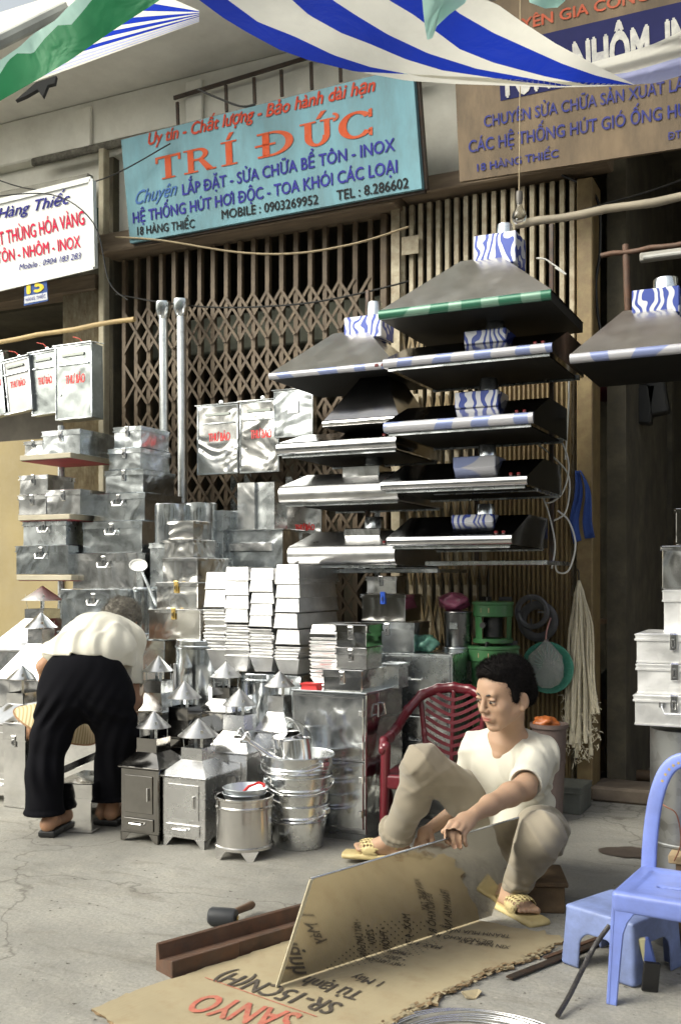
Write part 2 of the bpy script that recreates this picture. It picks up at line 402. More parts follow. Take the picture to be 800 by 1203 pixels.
# left neighbour
part('neighbour_wall',yellow,lambda b:b.box(-9,-3.40,.0,.2,0,2.02))
part('neighbour_wall',yellow,lambda b:b.box(-3.40,-3.075,.03,.2,0,1.2))
part('neighbour_lintel',lintel,lambda b:b.box(-9,-3.075,-.06,.10,2.93,3.03,ch=.008))
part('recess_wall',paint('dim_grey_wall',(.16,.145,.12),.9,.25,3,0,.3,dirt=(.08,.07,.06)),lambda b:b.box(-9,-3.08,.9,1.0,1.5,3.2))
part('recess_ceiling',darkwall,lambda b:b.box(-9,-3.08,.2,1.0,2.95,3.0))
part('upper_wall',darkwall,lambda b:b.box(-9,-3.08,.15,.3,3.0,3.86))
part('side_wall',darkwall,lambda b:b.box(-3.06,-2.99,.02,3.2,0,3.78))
# shop interiors
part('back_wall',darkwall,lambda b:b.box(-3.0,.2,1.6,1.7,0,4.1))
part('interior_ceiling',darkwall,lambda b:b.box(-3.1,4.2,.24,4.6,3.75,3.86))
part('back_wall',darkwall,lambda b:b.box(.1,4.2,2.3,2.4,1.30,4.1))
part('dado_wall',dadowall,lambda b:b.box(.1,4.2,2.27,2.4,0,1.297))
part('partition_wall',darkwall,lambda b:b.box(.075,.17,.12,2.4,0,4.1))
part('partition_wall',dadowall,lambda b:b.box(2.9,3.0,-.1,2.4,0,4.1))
part('transom_beam',paint('mossy_concrete',(.17,.18,.14),.9,.3,6,0,.5,dirt=(.06,.06,.05)),lambda b:b.box(-2.95,-1.15,.35,.5,2.55,2.78,ch=.01))
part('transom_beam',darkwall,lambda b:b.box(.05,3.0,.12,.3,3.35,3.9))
# concrete-coloured clutter behind the brown gate (stored sheets)
for i in range(7):
    o=part('stored_sheet',galvd if i%2 else darkwall,lambda b:b.box(-2.9+i*.26,-2.68+i*.26,.7+.1*(i%3),.76+.1*(i%3),0,1.7+.35*((i*37)%5)/5))
# window grille above the lintel, over the blue sign
gr=thing('window_grille','rusty steel grille rails standing on the ledge above the turquoise sign','grille')
tx=[at(p_,q_,-.06) for p_,q_ in ((211,112),(265,97),(300,88),(331,80),(366,72))]
b=MB(); a_=at(205,115,-.07); c_=at(380,62,-.07); b.bar(a_,c_,.022,.012); b.build('rail',iron,gr)
for (x,yt,yb) in ((209,120,150),(266,100,131),(299,91,122),(331,82,113),(366,73,105),(400,66,96)):
    b=MB(); b.bar(at(x,yt,-.075),at(x+1,yb,-.075),.018,.012); b.build('bar',iron,gr)
# ------------------------------------------------------------------ sliding lattice gates
def folding_gate(label,x0,x1,n,zt,mat,mat2,rows,span,bw,name='folding_gate',y=0,lat=.017,latmat=None,xs=None):
    t=thing(name,label,'gate',((x0+x1)/2,y,0))
    cx=(x0+x1)/2
    if xs is None: xs=[x0+(x1-x0)*(i+.5)/n for i in range(n)]
    cache={}
    for i,x in enumerate(xs):
        b=MB(); h=bw/2
        # U-channel upright
        b.box(-h,h,-.012,-.009,.05,zt-.01); b.box(-h,-h+.003,-.0085,.016,.05,zt-.01); b.box(h-.003,h,-.0085,.016,.05,zt-.01)
        if 0 not in cache: cache[0]=b.mesh(); cache[0].materials.append(mat)
        new_obj('upright',cache[0],t,(x-cx,0,0),(0,0,random.uniform(-.12,.12)))
    pit=(xs[-1]-xs[0])/(len(xs)-1)
    dz=(rows[0]-rows[-1])/(len(rows)-1)
    k=0
    for r in rows:
        for i in range(len(xs)-1):
            j=min(i+span,len(xs)-1); 
            if j-i<span: continue
            for sgn in (0,1):
                key=('l',sgn)
                if key not in cache:
                    b=MB(); L=xs[j]-xs[i]; H=dz*.84
                    a=(0,0,0 if sgn==0 else -H); c=(L,0,-H if sgn==0 else 0)
                    b.bar(a,c,lat,.003); cache[key]=b.mesh(); cache[key].materials.append(latmat or mat2)
                k+=1
                if k<285: new_obj('lattice_bar',cache[key],t,(xs[i]-cx,-.016 if sgn else -.022,r))
    return t
rows=[2.78-.325*i for i in range(8)]
gx=[-2.93+(1.78)*(i+.5)/19 for i in range(19)]
g1=folding_gate('rust brown folding lattice gate under the turquoise sign',-2.97,-1.12,19,3.11,gatebr,gatebr,rows,2,.028,xs=gx)
g2=folding_gate('cream folding gate pushed together behind the range hoods',-1.08,-.05,20,3.15,gatecr,gatecr,[2.45-.36*i for i in range(6)],1,.024,lat=.013,y=.0,latmat=gateye)
# cream leading stile with slotted plates
b=MB(); b.box(-.49,-.44,-.05,-.045,0.05,3.13); b.build('leading_stile',gatecr,g2,loc=(0,0,0))
for z in (2.86,2.45,2.0,1.5):
    b=MB(); b.box(-.43,-.33,-.048,-.044,z,z+.10,ch=.002); b.build('slotted_plate',gatecr,g2)
# left narrow cream gates beside the yellow wall: corrugated folded leaves
def stack_gate(label,x0,x1,z0,z1,y,mat):
    t=thing('folded_gate',label,'gate',((x0+x1)/2,y,z0)); n=int((x1-x0)/.021)
    sh=None
    for i in range(n):
        if sh is None:
            b=MB(); b.prism([(-.008,0,0),(0,-.014,0),(.008,0,0),(0,.004,0)],(0,0,z1-z0)); sh=b.mesh(); sh.materials.append(mat)
        new_obj('upright',sh,t,(x0-(x0+x1)/2+.021*(i+.5),0,0))
    b=MB(); b.box(-(x1-x0)/2,(x1-x0)/2,.006,.014,.01,z1-z0-.01); b.build('backing_strip',mat,t)
    return t
stack_gate('cream folded gate leaf beside the grey post, left of the brown lattice gate',-3.36,-3.04,1.2,2.93,-.02,gatecr)
# ochre corrugated panels low on the cream gate (right of the stoves)
t=thing('corrugated_gate_panel','ochre corrugated gate leaf behind the hanging mop','gate',(-.28,-.06,0))
for i in range(17):
    b=MB(); b.prism([(-.009,0,.08),(-.004,-.016,.08),(.004,-.016,.08),(.009,0,.08)],(0,0,2.25)); b.build('upright',gateye,t,loc=(-.20+i*.0245,0,0))
b=MB(); b.box(-.215,.21,.001,.006,.07,2.34); b.build('backing_sheet',gateye,t)
# ------------------------------------------------------------------ signs
def flat(name,col,rough=.5,var=.08,scale=14,dirt=None,amt=.4): return paint(name,col,.75,var,scale,0,.05,dirt=dirt,dirtamt=amt,spec=.12)
turq=paint('turquoise_board',(.14,.285,.34),.65,.2,2.5,0,.1,spec=.2,dirt=(.10,.15,.16),dirtamt=.7,cscale=(1.6,1.6,.45))
redp=flat('red_sign_paint',(.38,.035,.015),.5,.12,20,(.45,.2,.15),.4)
redo=flat('orange_red_sign_paint',(.42,.065,.022),.5,.1,8,(.40,.17,.11),.45)
navy=flat('navy_sign_paint',(.035,.035,.22),.5,.2,20)
blackp=flat('black_sign_paint',(.02,.02,.022),.5,.2,20)
edge=paint('board_edge',(.22,.2,.17),.7,.3,10,.3,.3)
t=thing('shop_sign','turquoise shop sign lettered TRÍ ĐỨC over the brown gate','sign')
B=Board(at(143,164,-.24),at(484,76,-.42),at(496,221,-.34),at(152,285,-.18)); t.location=B.o
B.panel(t,[turq],.03)
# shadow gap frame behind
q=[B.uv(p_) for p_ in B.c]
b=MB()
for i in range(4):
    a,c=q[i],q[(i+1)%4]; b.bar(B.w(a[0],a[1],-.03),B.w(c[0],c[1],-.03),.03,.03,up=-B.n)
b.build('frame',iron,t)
L1=B.text(t,'Uy tín - Chất lượng - Bảo hành dài hạn',(175,170),(441,106),15,redp,.018,.25)
B.text(t,'LẮP ĐẶT - SỬA CHỮA BỂ TÔN - INOX',(215,229),(464,176),14,navy,.016)
B.text(t,'Chuyên',(160,240),(209,228),16,flat('blue_script_paint',(.06,.13,.33),.5),.006,.5)
B.text(t,'HỆ THỐNG HÚT HƠI ĐỘC - TOA KHÓI CÁC LOẠI',(157,262),(467,202),14,navy,.016)
B.text(t,'18 HÀNG THIẾC',(162,276),(229,267),10,blackp,.012)
B.text(t,'MOBILE : 0903269952',(261,257),(374,239),11,blackp,.012)
B.text(t,'TEL : 8.286602',(396,235),(480,220),12,blackp,.012)
# TRÍ ĐỨC: wide serif capitals built from stems, bowls and slab serifs
def serif_word(B,t,mat):
    a0=B.px(184,212); a1=B.px(438,157.5); m=B.px(300,187); mt=B.px(300,158); H=abs(mt[1]-m[1]); 
    d=Vector((a1[0]-a0[0],a1[1]-a0[1])); L=d.length; d/=L; e=Vector((-d.y,d.x))
    b=MB()
    def P(x,y): q=Vector(a0)+d*(x*L)+e*(y*H); return B.w(q.x,q.y,.0035)
    def poly(pts): b.add([P(*p_) for p_ in pts],[tuple(range(len(pts)))])
    def rect(x0,x1,y0,y1): poly([(x0,y0),(x1,y0),(x1,y1),(x0,y1)])
    k=H/L
    def bowl(cx,cy,rx,ry,wx,wy,a0_,a1_,n=22):
        for i in range(n):
            A=a0_+(a1_-a0_)*i/n; C=a0_+(a1_-a0_)*(i+1)/n
            poly([(cx+rx*cos(A),cy+ry*sin(A)),(cx+rx*cos(C),cy+ry*sin(C)),(cx+(rx-wx)*cos(C),cy+(ry-wy)*sin(C)),(cx+(rx-wx)*cos(A),cy+(ry-wy)*sin(A))])
    s=.032; sf=.07
    # T
    rect(.0,.13,.90,1.0); rect(.0,.013,.72,.90); rect(.117,.13,.72,.90); rect(.049,.081,.05,.90); rect(.03,.10,0,.065)
    # R
    rect(.165,.195,.06,.94); rect(.145,.215,0,.065); rect(.145,.20,.935,1.0)
    bowl(.215,.74,.053,.26,.026,.09,-pi/2,pi/2); rect(.195,.215,.91,1.0); rect(.195,.215,.48,.57)
    poly([(.215,.52),(.243,.52),(.29,.06),(.258,.0)]); rect(.255,.305,0,.065)
    # I with acute
    rect(.352,.384,.06,.94); rect(.33,.406,0,.065); rect(.33,.406,.935,1.0); poly([(.355,1.06),(.372,1.06),(.395,1.34),(.373,1.34)])
    # D stroke
    rect(.525,.557,.06,.94); rect(.502,.56,0,.08); rect(.502,.56,.92,1.0); rect(.49,.585,.46,.54)
    bowl(.565,.5,.10,.5,.034,.09,-pi/2,pi/2,28); rect(.556,.566,.91,1.0); rect(.556,.566,0,.09)
    # U horn acute
    rect(.715,.746,.40,.94); rect(.695,.765,.935,1.0); rect(.80,.824,.40,.94); rect(.782,.842,.935,1.0)
    bowl(.7695,.40,.0545,.40,.031,.10,pi,2*pi,22); poly([(.765,1.06),(.783,1.06),(.812,1.34),(.788,1.34)])
    bowl(.838,1.0,.026,.17,.014,.09,-pi/2,pi/2,8)
    # C
    bowl(.935,.5,.075,.52,.034,.10,.62,2*pi-.62,34); poly([(.985,.70),(1.0,.70),(1.0,1.02),(.985,.98)]); poly([(.985,.02),(1.0,-.02),(1.0,.30),(.985,.28)])
    b.build('lettering',mat,t)
serif_word(B,t,redo)
# white sign at the left
t=thing('white_sign','white neighbour sign with red and navy lettering at the left edge','sign')
B=Board(at(-190,258,-.35),at(107.6,210,-.35),at(110.6,313.4,-.30),at(-190,375,-.30))
B=Board(at(-190,283,-.35),at(107.6,210,-.35),at(110.6,313.4,-.30),at(-190,384,-.30)); t.location=B.o
wsm=flat('white_sign_face',(.74,.75,.73),.35,.02,5)
B.panel(t,[wsm],.04)
q=[B.uv(p_) for p_ in B.c]; b=MB()
for i in range(4):
    a,c=q[i],q[(i+1)%4]; b.bar(B.w(a[0],a[1],-.001),B.w(c[0],c[1],-.001),.03,.012,up=B.n)
b.build('frame',paint('white_frame',(.7,.72,.7),.3,.05),t)
sr=flat('crimson_sign_paint',(.62,.02,.07),.45)
B.text(t,'18 Hàng Thiếc',(-22,262),(83,238),13,navy,.01,.4,h=.004)
B.text(t,'SẢN XUẤT THÙNG HÓA VÀNG',(-40,298),(100,263),16,sr,.012,h=.004)
B.text(t,'TÔN - NHÔM - INOX',(-3,309),(95,290),14,sr,.012,h=.004)
B.text(t,'Mobile : 0904 183 283',(23,317),(96,303),7,navy,.004,.3,h=.004)
# green rail with cream brackets above it
t=thing('awning_rail','green painted rail with cream brackets above the white neighbour sign','rail')
b=MB(); b.box(-9,-3.10,-.02,.02,3.29,3.47,ch=.004); b.build('rail',paint('dark_green_paint',(.05,.11,.08),.6,.2,6,0,.2),t)
for p_ in (20,30,69,79,121):
    q_=at(p_,210,-.06); b=MB(); b.box(q_.x-.02,q_.x+.02,-.07,-.03,3.22,3.50,ch=.004); b.build('bracket',gatecr,t)
b=MB(); b.box(-9,-3.10,-.10,-.075,3.20,3.235); b.build('ledge',gatecr,t)
b=MB(); b.box(-9,-3.10,-.09,-.03,3.53,3.66,ch=.01); b.build('ledge',paint('grey_ledge',(.36,.35,.3),.8,.2,6,0,.3,dirt=(.2,.18,.15)),t)
# house number
t=thing('house_number_plate','small blue house number plate hanging under the white sign','plate')
B=Board(at(29,331,-.3),at(54.5,326.5,-.3),at(56.5,353,-.3),at(28,359,-.3)); t.location=B.o
B.panel(t,[flat('blue_enamel',(.05,.09,.25),.4)],.004)
B.quad(t,[(29,348),(55.5,343),(56,351.5),(29,356.5)],flat('pale_strip',(.5,.52,.56),.4),'address_strip')
B.text(t,'15',(33,345),(51,341),14,flat('yellow_digit',(.65,.5,.06),.4),.03,h=.003)
B.text(t,'HÀNG THIẾC',(31,354),(54,349.5),4,navy,.0,h=.004)
# brown sign at the right
brb=paint('brown_board',(.165,.12,.075),.85,.3,3,0,.5,.002,60,dirt=(.07,.055,.04),dirtamt=.8,cscale=(1.5,1.5,.5))
t=thing('brown_sign','weathered brown shop sign with blue lettering at the upper right','sign')
B=Board(at(531,12,-.52),at(900,-78,-.52),at(900,158,-.42),at(540,213,-.42)); t.location=B.o
B.panel(t,[brb],.03)
blu=flat('faded_blue_paint',(.03,.04,.19),.6,.2,18,(.15,.12,.12),.5)
rdp=flat('faded_red_paint',(.42,.09,.05),.6,.2,18,(.25,.15,.1),.5)
whp=flat('white_letter_paint',(.50,.49,.45),.5,.15,20,(.15,.15,.2),.5)
B.text(t,'CHUYÊN GIA CÔNG',(572,44),(762,-1),13,rdp,.016)
B.quad(t,[(585,52),(900,-22),(900,52),(588,118)],flat('royal_blue_band',(.018,.02,.075),.5),'band',h=.002)
B.text(t,'TÔN - NHÔM  INOX',(589,114),(862,53),46,whp,.03,h=.004)
B.text(t,'CHUYÊN SỬA CHỮA SẢN XUẤT LẮP ĐẶT',(569,149),(850,96),14,blu,.014)
B.text(t,'CÁC HỆ THỐNG HÚT GIÓ ỐNG HÚT KHÓI',(551,179),(866,125),15,blu,.014)
B.text(t,'18 HÀNG THIẾC',(561,201),(656,184),9,blu,.018)
B.text(t,'ĐT: 8.286602',(785,164),(850,152),9,blu,.018)
# ------------------------------------------------------------------ awnings overhead
def cloth(name,col,tr=.55):
    m,t,b=nodes(name); v=coord(t,(1,1,1),False)
    c=ramp(t,noise(t,v,3,5),[(.3,tuple(x*.86 for x in col)),(.7,tuple(min(1,x*1.08) for x in col))])
    t.links.new(c,b.inputs['Base Color']); b.inputs['Roughness'].default_value=.55
    c=mix(t,ramp(t,noise(t,v,2.2,7,.7,.6),[(.48,g3(0)),(.75,g3(.35))]),c,tuple(x*.55+.02 for x in col)); t.links.new(c,b.inputs['Base Color'])
    p=bump(t,b,noise(t,v,5,3,.5,1.5),.8,.03); bump(t,b,noise(t,v,40,3),.4,.003,p)
    tl=t.nodes.new('ShaderNodeBsdfTranslucent'); t.links.new(c,tl.inputs[0])
    ms=t.nodes.new('ShaderNodeMixShader'); ms.inputs[0].default_value=tr
    t.links.new(b.outputs[0],ms.inputs[1]); t.links.new(tl.outputs[0],ms.inputs[2]); t.links.new(ms.outputs[0],t.nodes['Material Output'].inputs[0])
    return m
cw=cloth('white_awning_cloth',(.78,.76,.68)); cb=cloth('blue_awning_cloth',(.012,.04,.44)); cg=cloth('green_awning_cloth',(.04,.30,.12)); cm=cloth('mint_awning_cloth',(.55,.85,.75),.6)
cl=cloth('pale_blue_cloth',(.52,.55,.82),.5)
def curve(pts):
    def f(x):
        if x<=pts[0][0]:
            (a,b_),(c,d)=pts[0],pts[1]; s=(d-b_)/(c-a); return b_+s*(x-a)*1.15
        for (a,b_),(c,d) in zip(pts,pts[1:]):
            if x<=c: return b_+(d-b_)*(x-a)/(c-a)
        (a,b_),(c,d)=pts[-2],pts[-1]; return d+(d-b_)/(c-a)*(x-c)
    return f
E0=[(150,-14),(180,2),(232,24),(322,55),(363,70),(418,83),(477,94),(536,98),(600,100),(650,102),(700,101),(745,99)]
C1=[(235,0),(262,20),(290,37),(329,58),(363,70),(418,83.5),(745,99)]
C2=[(269,0),(303,25),(346,42),(392,64),(435,78),(499,90),(560,95),(650,101),(745,99)]
C3=[(344,0),(363,17),(401,38),(435,51),(477,69),(520,82),(600,94),(660,100.5),(745,99)]
C4=[(392,0),(418,17),(456,40),(503,62),(560,80),(620,91),(670,100),(745,99)]
C5=[(458,0),(485,16),(512,36),(540,57),(580,73),(640,89),(690,99),(745,99)]
C6=[(500,-20),(538,14),(580,38),(620,56),(660,74),(700,88),(745,99)]
C7=[(548,-10),(584,4),(612,24),(652,50),(704,78),(745,98.5)]
cur=[curve(c) for c in (E0,C1,C2,C3,C4,C5,C6,C7)]
def awZ(px,py):
    e=cur[0](px); return 3.05-.0035*(e-py)+.03*sin(px*.018+py*.02)+.00012*(px-400)
t=thing('striped_awning','blue and white striped tarpaulin sagging across the top of the view','awning',W(.2,3.05,2.56))
def stripgrid(ca,cb_,x0,x1,nx,ny,Zf,top=-60):
    vs=[];fs=[]
    for i in range(nx+1):
        x=x0+(x1-x0)*i/nx
        ya=max(ca(x),top); yb=max(min(cb_(x),ya),top)
        for j in range(ny+1):
            y=ya+(yb-ya)*j/ny; vs.append(PZ(x,y,Zf(x,y)))
    for i in range(nx):
        for j in range(ny):
            a=i*(ny+1)+j; fs.append((a,a+1,a+ny+2,a+ny+1))
    return vs,fs
def cleanquads(vs,fs,cols=None):
    "drop degenerate columns, keeping the longest unbroken run so that each strip stays one piece"
    ny=fs[0][3]-fs[0][0]-0
    ny=(fs[0][3]-fs[0][0])-1; ok=[]
    for c in range(len(fs)//ny):
        f0=fs[c*ny]; f1=fs[c*ny+ny-1]; ok.append(max((vs[f0[0]]-vs[f1[1]]).length,(vs[f0[3]]-vs[f1[2]]).length)>.0035)
    best=(0,0); st=None
    for c,o in enumerate(ok+[False]):
        if o and st is None: st=c
        if not o and st is not None:
            if c-st>best[1]-best[0]: best=(st,c)
            st=None
    return fs[best[0]*ny:best[1]*ny]
o0=t.location.copy()
for k in range(7):
    vs,fs=stripgrid(cur[k],cur[k+1],150,745,90,4,awZ); fs=cleanquads(vs,fs)
    b=MB(); b.add([v-o0 for v in vs],fs); b.build('stripe',cb if k%2 else cw,t,smooth=180)
# unseen sheets added overhead to shade the scene, mainly its right side
vs,fs=stripgrid(lambda x:-60,lambda x:-760,60,620,20,12,lambda x,y:awZ(x,-60)-(-60-y)*.0018,top=-2000)
b=MB(); b.add([v-o0 for v in vs],fs)
for i in range(len(b.m)): b.m[i]=((i//12)//2)%2
b.build('shade_sheet',[cw,cb],t,smooth=180)
b=MB(); nx,ny=14,14; vs=[]
for i in range(nx+1):
    for j in range(ny+1):
        X=.55+3.2*i/nx; Z=3.0-3.6*j/ny; vs.append(W(X,Z,2.86+.10*j/ny+.04*sin(i*1.1)+.03*cos(j*.9+i))-o0)
b.add(vs,[(i*(ny+1)+j,i*(ny+1)+j+1,(i+1)*(ny+1)+j+1,(i+1)*(ny+1)+j) for i in range(nx) for j in range(ny)])
for i in range(len(b.m)): b.m[i]=(i//ny)%2
b.build('shade_sheet',[cw,cb],t,smooth=180)
t=thing('folded_tarpaulin','pale lavender fold of tarpaulin hanging at the right end of the striped awning','tarpaulin',PZ(760,70,3.2)); o0=t.location.copy()
lo=curve([(655,101),(700,100),(736,99),(770,97),(800,88),(900,55)]); hi=curve([(655,92),(690,74),(740,60),(770,50),(800,36),(900,-5)])
mid=curve([(655,98),(700,90),(740,84),(800,66),(900,30)])
for k,(a,c_,m) in enumerate(((lo,mid,cl),(mid,hi,cw))):
    vs,fs=stripgrid(a,c_,655,900,24,5,lambda x,y:3.2+(0.02*sin(x*.05+y*.2))); b=MB(); b.add([v-o0 for v in vs],cleanquads(vs,fs)); b.build('fold',m,t,smooth=180)
def flap(name,label,pts,Z,mat,dz=None,cat='cloth'):
    t=thing(name,label,cat,PZ(pts[0][0],pts[0][1],Z)); o0=t.location.copy(); b=MB()
    cx=sum(p[0] for p in pts)/len(pts); cy=sum(p[1] for p in pts)/len(pts)
    vs=[PZ(cx,cy,Z-.06)]+[PZ(x,y,Z+(.03 if i%2 else 0)) for i,(x,y) in enumerate(pts)]; n=len(pts)
    b.add([v-o0 for v in vs],[(0,1+i,1+(i+1)%n) for i in range(n)]); b.build('cloth_flap',mat,t,smooth=180)
flap('mint_flap','pale mint cloth corner hanging in front of the striped awning',[(494,-60),(496,0),(499,30),(502,46),(508,44),(513,30),(528,16),(546,3),(575,-60)],2.5,cm)
flap('mint_flap','small mint cloth corner at the top edge beside the brown sign',[(610,-50),(622,2),(640,9),(655,8),(664,0),(675,-50)],2.95,cm)
# green awning and the striped sheet beyond it
t=thing('green_awning','green tarpaulin with pale scalloped hem slanting across the upper left','awning',PZ(60,60,2.8)); o0=t.location.copy()
ga=curve([(-40,140),(0,118),(42,94),(81,71),(130,37),(162,16),(184,2),(240,-40)]); gb=curve([(-40,118),(-10,96),(0,86),(10,70),(20,62),(39,62),(52,45),(68,29),(84,28),(101,8),(107,0),(150,-40)])
gc=curve([(-40,95),(0,70),(23,54),(39,39),(65,23),(81,6),(88,0),(120,-40)])
Zg=lambda x,y:2.8+.012*sin(x*.05)
for a,c_,m,n in ((ga,gb,cg,'canopy'),(gb,gc,cm,'hem')):
    vs,fs=stripgrid(a,c_,-40,240,70,6,Zg,top=-90); b=MB(); b.add([v-o0 for v in vs],cleanquads(vs,fs)); b.build(n,m,t,smooth=180)
t=thing('striped_sheet','blue and white striped sheet end seen beyond the green tarpaulin','awning',PZ(150,60,3.4)); o0=t.location.copy()
base=[(42,95),(50,89),(57,85),(65,80),(73,75),(82,70),(90,65),(99,59),(110,51),(121,43),(134,34),(146,27),(158,18),(170,10),(184,1),(200,-8)]
ap=(234,25)
for k in range(len(base)-1):
    a,c_=base[k],base[k+1]; b=MB(); e=2.2
    q=[PZ(a[0]-6,a[1]+2,3.3),PZ(c_[0]-6,c_[1]+2,3.3),PZ(ap[0],ap[1]-k*.9-.9,3.5),PZ(ap[0],ap[1]-k*.9,3.5)]
    b.add([v-o0 for v in q],[(0,1,2,3)]); b.build('stripe',(cb if k>5 else cl) if k%2 else cw,t)
# torn dark rag hanging from the sheet end
b=MB(); pts=[(18,117),(42,96),(66,88),(64,97),(56,99),(50,113),(44,104),(30,112)]
o0=PZ(45,100,3.3); b.prism([PZ(x,y,3.3)-o0 for x,y in pts],W(0,.02)-W(0,0)); o=b.build('torn_rag',paint('dark_rag',(.03,.03,.03),.9),loc=o0); tag(o,'torn dark rag hanging under the striped sheet end','rag')
# far gutter and foliage beyond the slab at the upper left
b=MB(); b.tube([PZ(-60,75,5.0),PZ(0,48,5.2),PZ(80,8,5.6),PZ(150,-30,6)],.035); o=b.build('roof_gutter',paint('grey_gutter',(.35,.36,.33),.7,.2,6)); tag(o,'grey roof gutter against the bright sky at the upper left','gutter')
# ------------------------------------------------------------------ street opposite (behind the viewer, seen in the polished metal)
ob=thing('opposite_house','pale rendered house across the street, behind the viewer','building',(-2,-12,0))
wl=paint('opposite_render',(.74,.73,.66),.9,.12,1.2,0,.2,dirt=(.55,.52,.45))
b=MB(); b.box(-30,24,-.5,0,-.13,4.9); b.build('wall',wl,ob)
for i in range(-7,10):
    b=MB(); b.box(-7.6+i*2.8,-5.8+i*2.8,.002,.05,.0,2.5); b.build('shutter',darkwall if i%2 else galvd,ob)
    b=MB(); b.box(-7.4+i*2.8,-6.3+i*2.8,.002,.04,3.2,4.6); b.build('window',darkwall,ob)
b=MB(); b.box(-30,24,-.1,1.2,2.7,2.82); b.build('canopy',wl,ob)
# ------------------------------------------------------------------ tin boxes
latchm=metal('latch_steel',.8,.2,(1,1,1),0,.2,5,.005); latchd=paint('dark_slot',(.03,.03,.03),.5); brass=paint('brass',(.55,.40,.14),.35,.2,10,.9,.1); bluem=paint('blue_plastic',(.02,.09,.5),.4,.1)
def add_latch(t,kind,w,h,zl,y):
    "zl = height of the lid seam"
    if kind==0: return
    s=min(.022,h*.22)
    m=brass if kind==3 else bluem if kind==4 else latchm
    b=MB(); b.box(-s*.55,s*.55,y-.006,y-.001,zl-s*1.6,zl+s*.9,ch=.002); b.box(-s*.22,s*.22,y-.012,y-.0065,zl-s*1.1,zl+s*.2,ch=.001)
    b.tube([(-s*.5,y-.004,zl+s*.95),(s*.5,y-.004,zl+s*.95)],.003,6)
    lt=b.build('latch',m,t)
    b=MB(); b.box(-s*.12,s*.12,y-.0135,y-.0125,zl-s*.8,zl-s*.1); b.build('keyhole',latchd,lt)
    if kind==2:   # bail handle either side of latch
        b=MB(); a=s*1.7; z=zl-s*.9
        b.tube([(-a,y-.004,z+.010),(-a,y-.010,z+.004),(-a*.75,y-.016,z-s*.8),(a*.75,y-.016,z-s*.8),(a,y-.010,z+.004),(a,y-.004,z+.010)],.0028,6)
        b.box(-a-.008,-a+.008,y-.005,y-.001,z,z+.016); b.box(a-.008,a+.008,y-.005,y-.001,z,z+.016); b.build('handle',latchm,t)
def box_w(label,x,y,z,w,d,h,mat,latch=1,rz=0,group='tin boxes in the stacks',lid=.2,name='tin_box',cat='box',over=.004,lidmat=None):
    t=thing(name,label,cat,(x,y,z),rz,group)
    zl=h*(1-lid)
    b=MB(); b.box(-w/2,w/2,0,d,0,zl-.001,ch=.0025)
    b.box(-w/2-.0015,w/2+.0015,-.0015,d+.0015,.002,.007)         # folded foot seam
    b.build('body',mat,t,smooth=30)
    b=MB(); b.box(-w/2-over,w/2+over,-over,d+over,zl-.004,h,ch=.004); b.box(-w/2-over-.0015,w/2+over+.0015,-over-.0015,d+over+.0015,zl-.004,zl+.002)
    b.box(-w/2-over-.0015,w/2+over+.0015,-over-.0015,d+over+.0015,h-.006,h-.002)
    b.build('lid',lidmat or mat,t,smooth=30)
    add_latch(t,latch,w,h,zl,-over)
    return t
def pbox(label,x0,y0,x1,y1,yp,d,mat,latch=1,rz=0,ground=False,**k):
    "front face covers pixel rectangle when standing at facade-parallel plane yp"
    xc=(x0+x1)/2; a=at(x0,(y0+y1)/2,yp); c=at(x1,(y0+y1)/2,yp); lo=at(xc,y1,yp); hi=at(xc,y0,yp)
    if y1>855 or ground: lo.z=.002
    return box_w(label,(a.x+c.x)/2,yp,lo.z,c.x-a.x,d,hi.z-lo.z,mat,latch,rz+random.uniform(-.02,.02) if rz==0 else rz,**k)
# left shelf stack
GA='tin boxes on the left shelf rack'
pbox('smallest tin box, alone at the left end of the top left shelf',29,518,50,534.5,-.80,.12,bright,1,group=GA)
pbox('wide tin box on the top left shelf under the hanging mailboxes',50,505,94,534.5,-.80,.30,galv,1,group=GA)
pbox('small tin box on top of another small one, middle left shelf',23,558,56,581,-.80,.22,bright,1,group=GA)
pbox('small tin box under a same-sized one, left end of the middle shelf',22,581.5,54,605,-.80,.22,bright,1,group=GA)
pbox('bright dented tin box on the right half of the middle left shelf',55,575,94,605,-.80,.30,bright,1,group=GA)
pbox('plain tin box with bail handle, upper of two on the lowest left shelf',27,611,78,640.5,-.80,.28,galvd,2,group=GA)
pbox('wide tin box with bail handle standing on the lowest left shelf board',19,641,80,675,-.82,.30,galv,2,group=GA)
rk=thing('shelf_rack','cream board shelf rack holding tin boxes against the yellow wall','shelf',at(60,700,-.6))
o0=rk.location.copy(); shm=paint('shelf_board',(.40,.36,.27),.7,.15,6,0,.3); redb=paint('red_underside',(.30,.03,.04),.6,.2,6)
for (x0,x1,y,xx) in ((23,83,535,0),(21,82,605.5,0),(19,84,675.5,0)):
    a=at(x0,y,-.83); c=at(x1,y,-.83); b=MB(); b.box(a.x-o0.x,c.x-o0.x,-.83-o0.y,-.47-o0.y,a.z-.03-o0.z,a.z-.001-o0.z,ch=.003); bd=b.build('shelf_board',shm,rk)
    b=MB(); b.box(a.x-o0.x+.01,c.x-o0.x-.01,-.82-o0.y,-.48-o0.y,a.z-.034-o0.z,a.z-.0305-o0.z); b.build('underside_panel',redb,bd)
b=MB(); a=at(72,600,-.5); b.tube([(a.x-o0.x,-.5-o0.y,-o0.z+.0),(a.x-o0.x,-.5-o0.y,at(72,500,-.5).z-o0.z)],.02,10); b.build('post',galvd,rk)
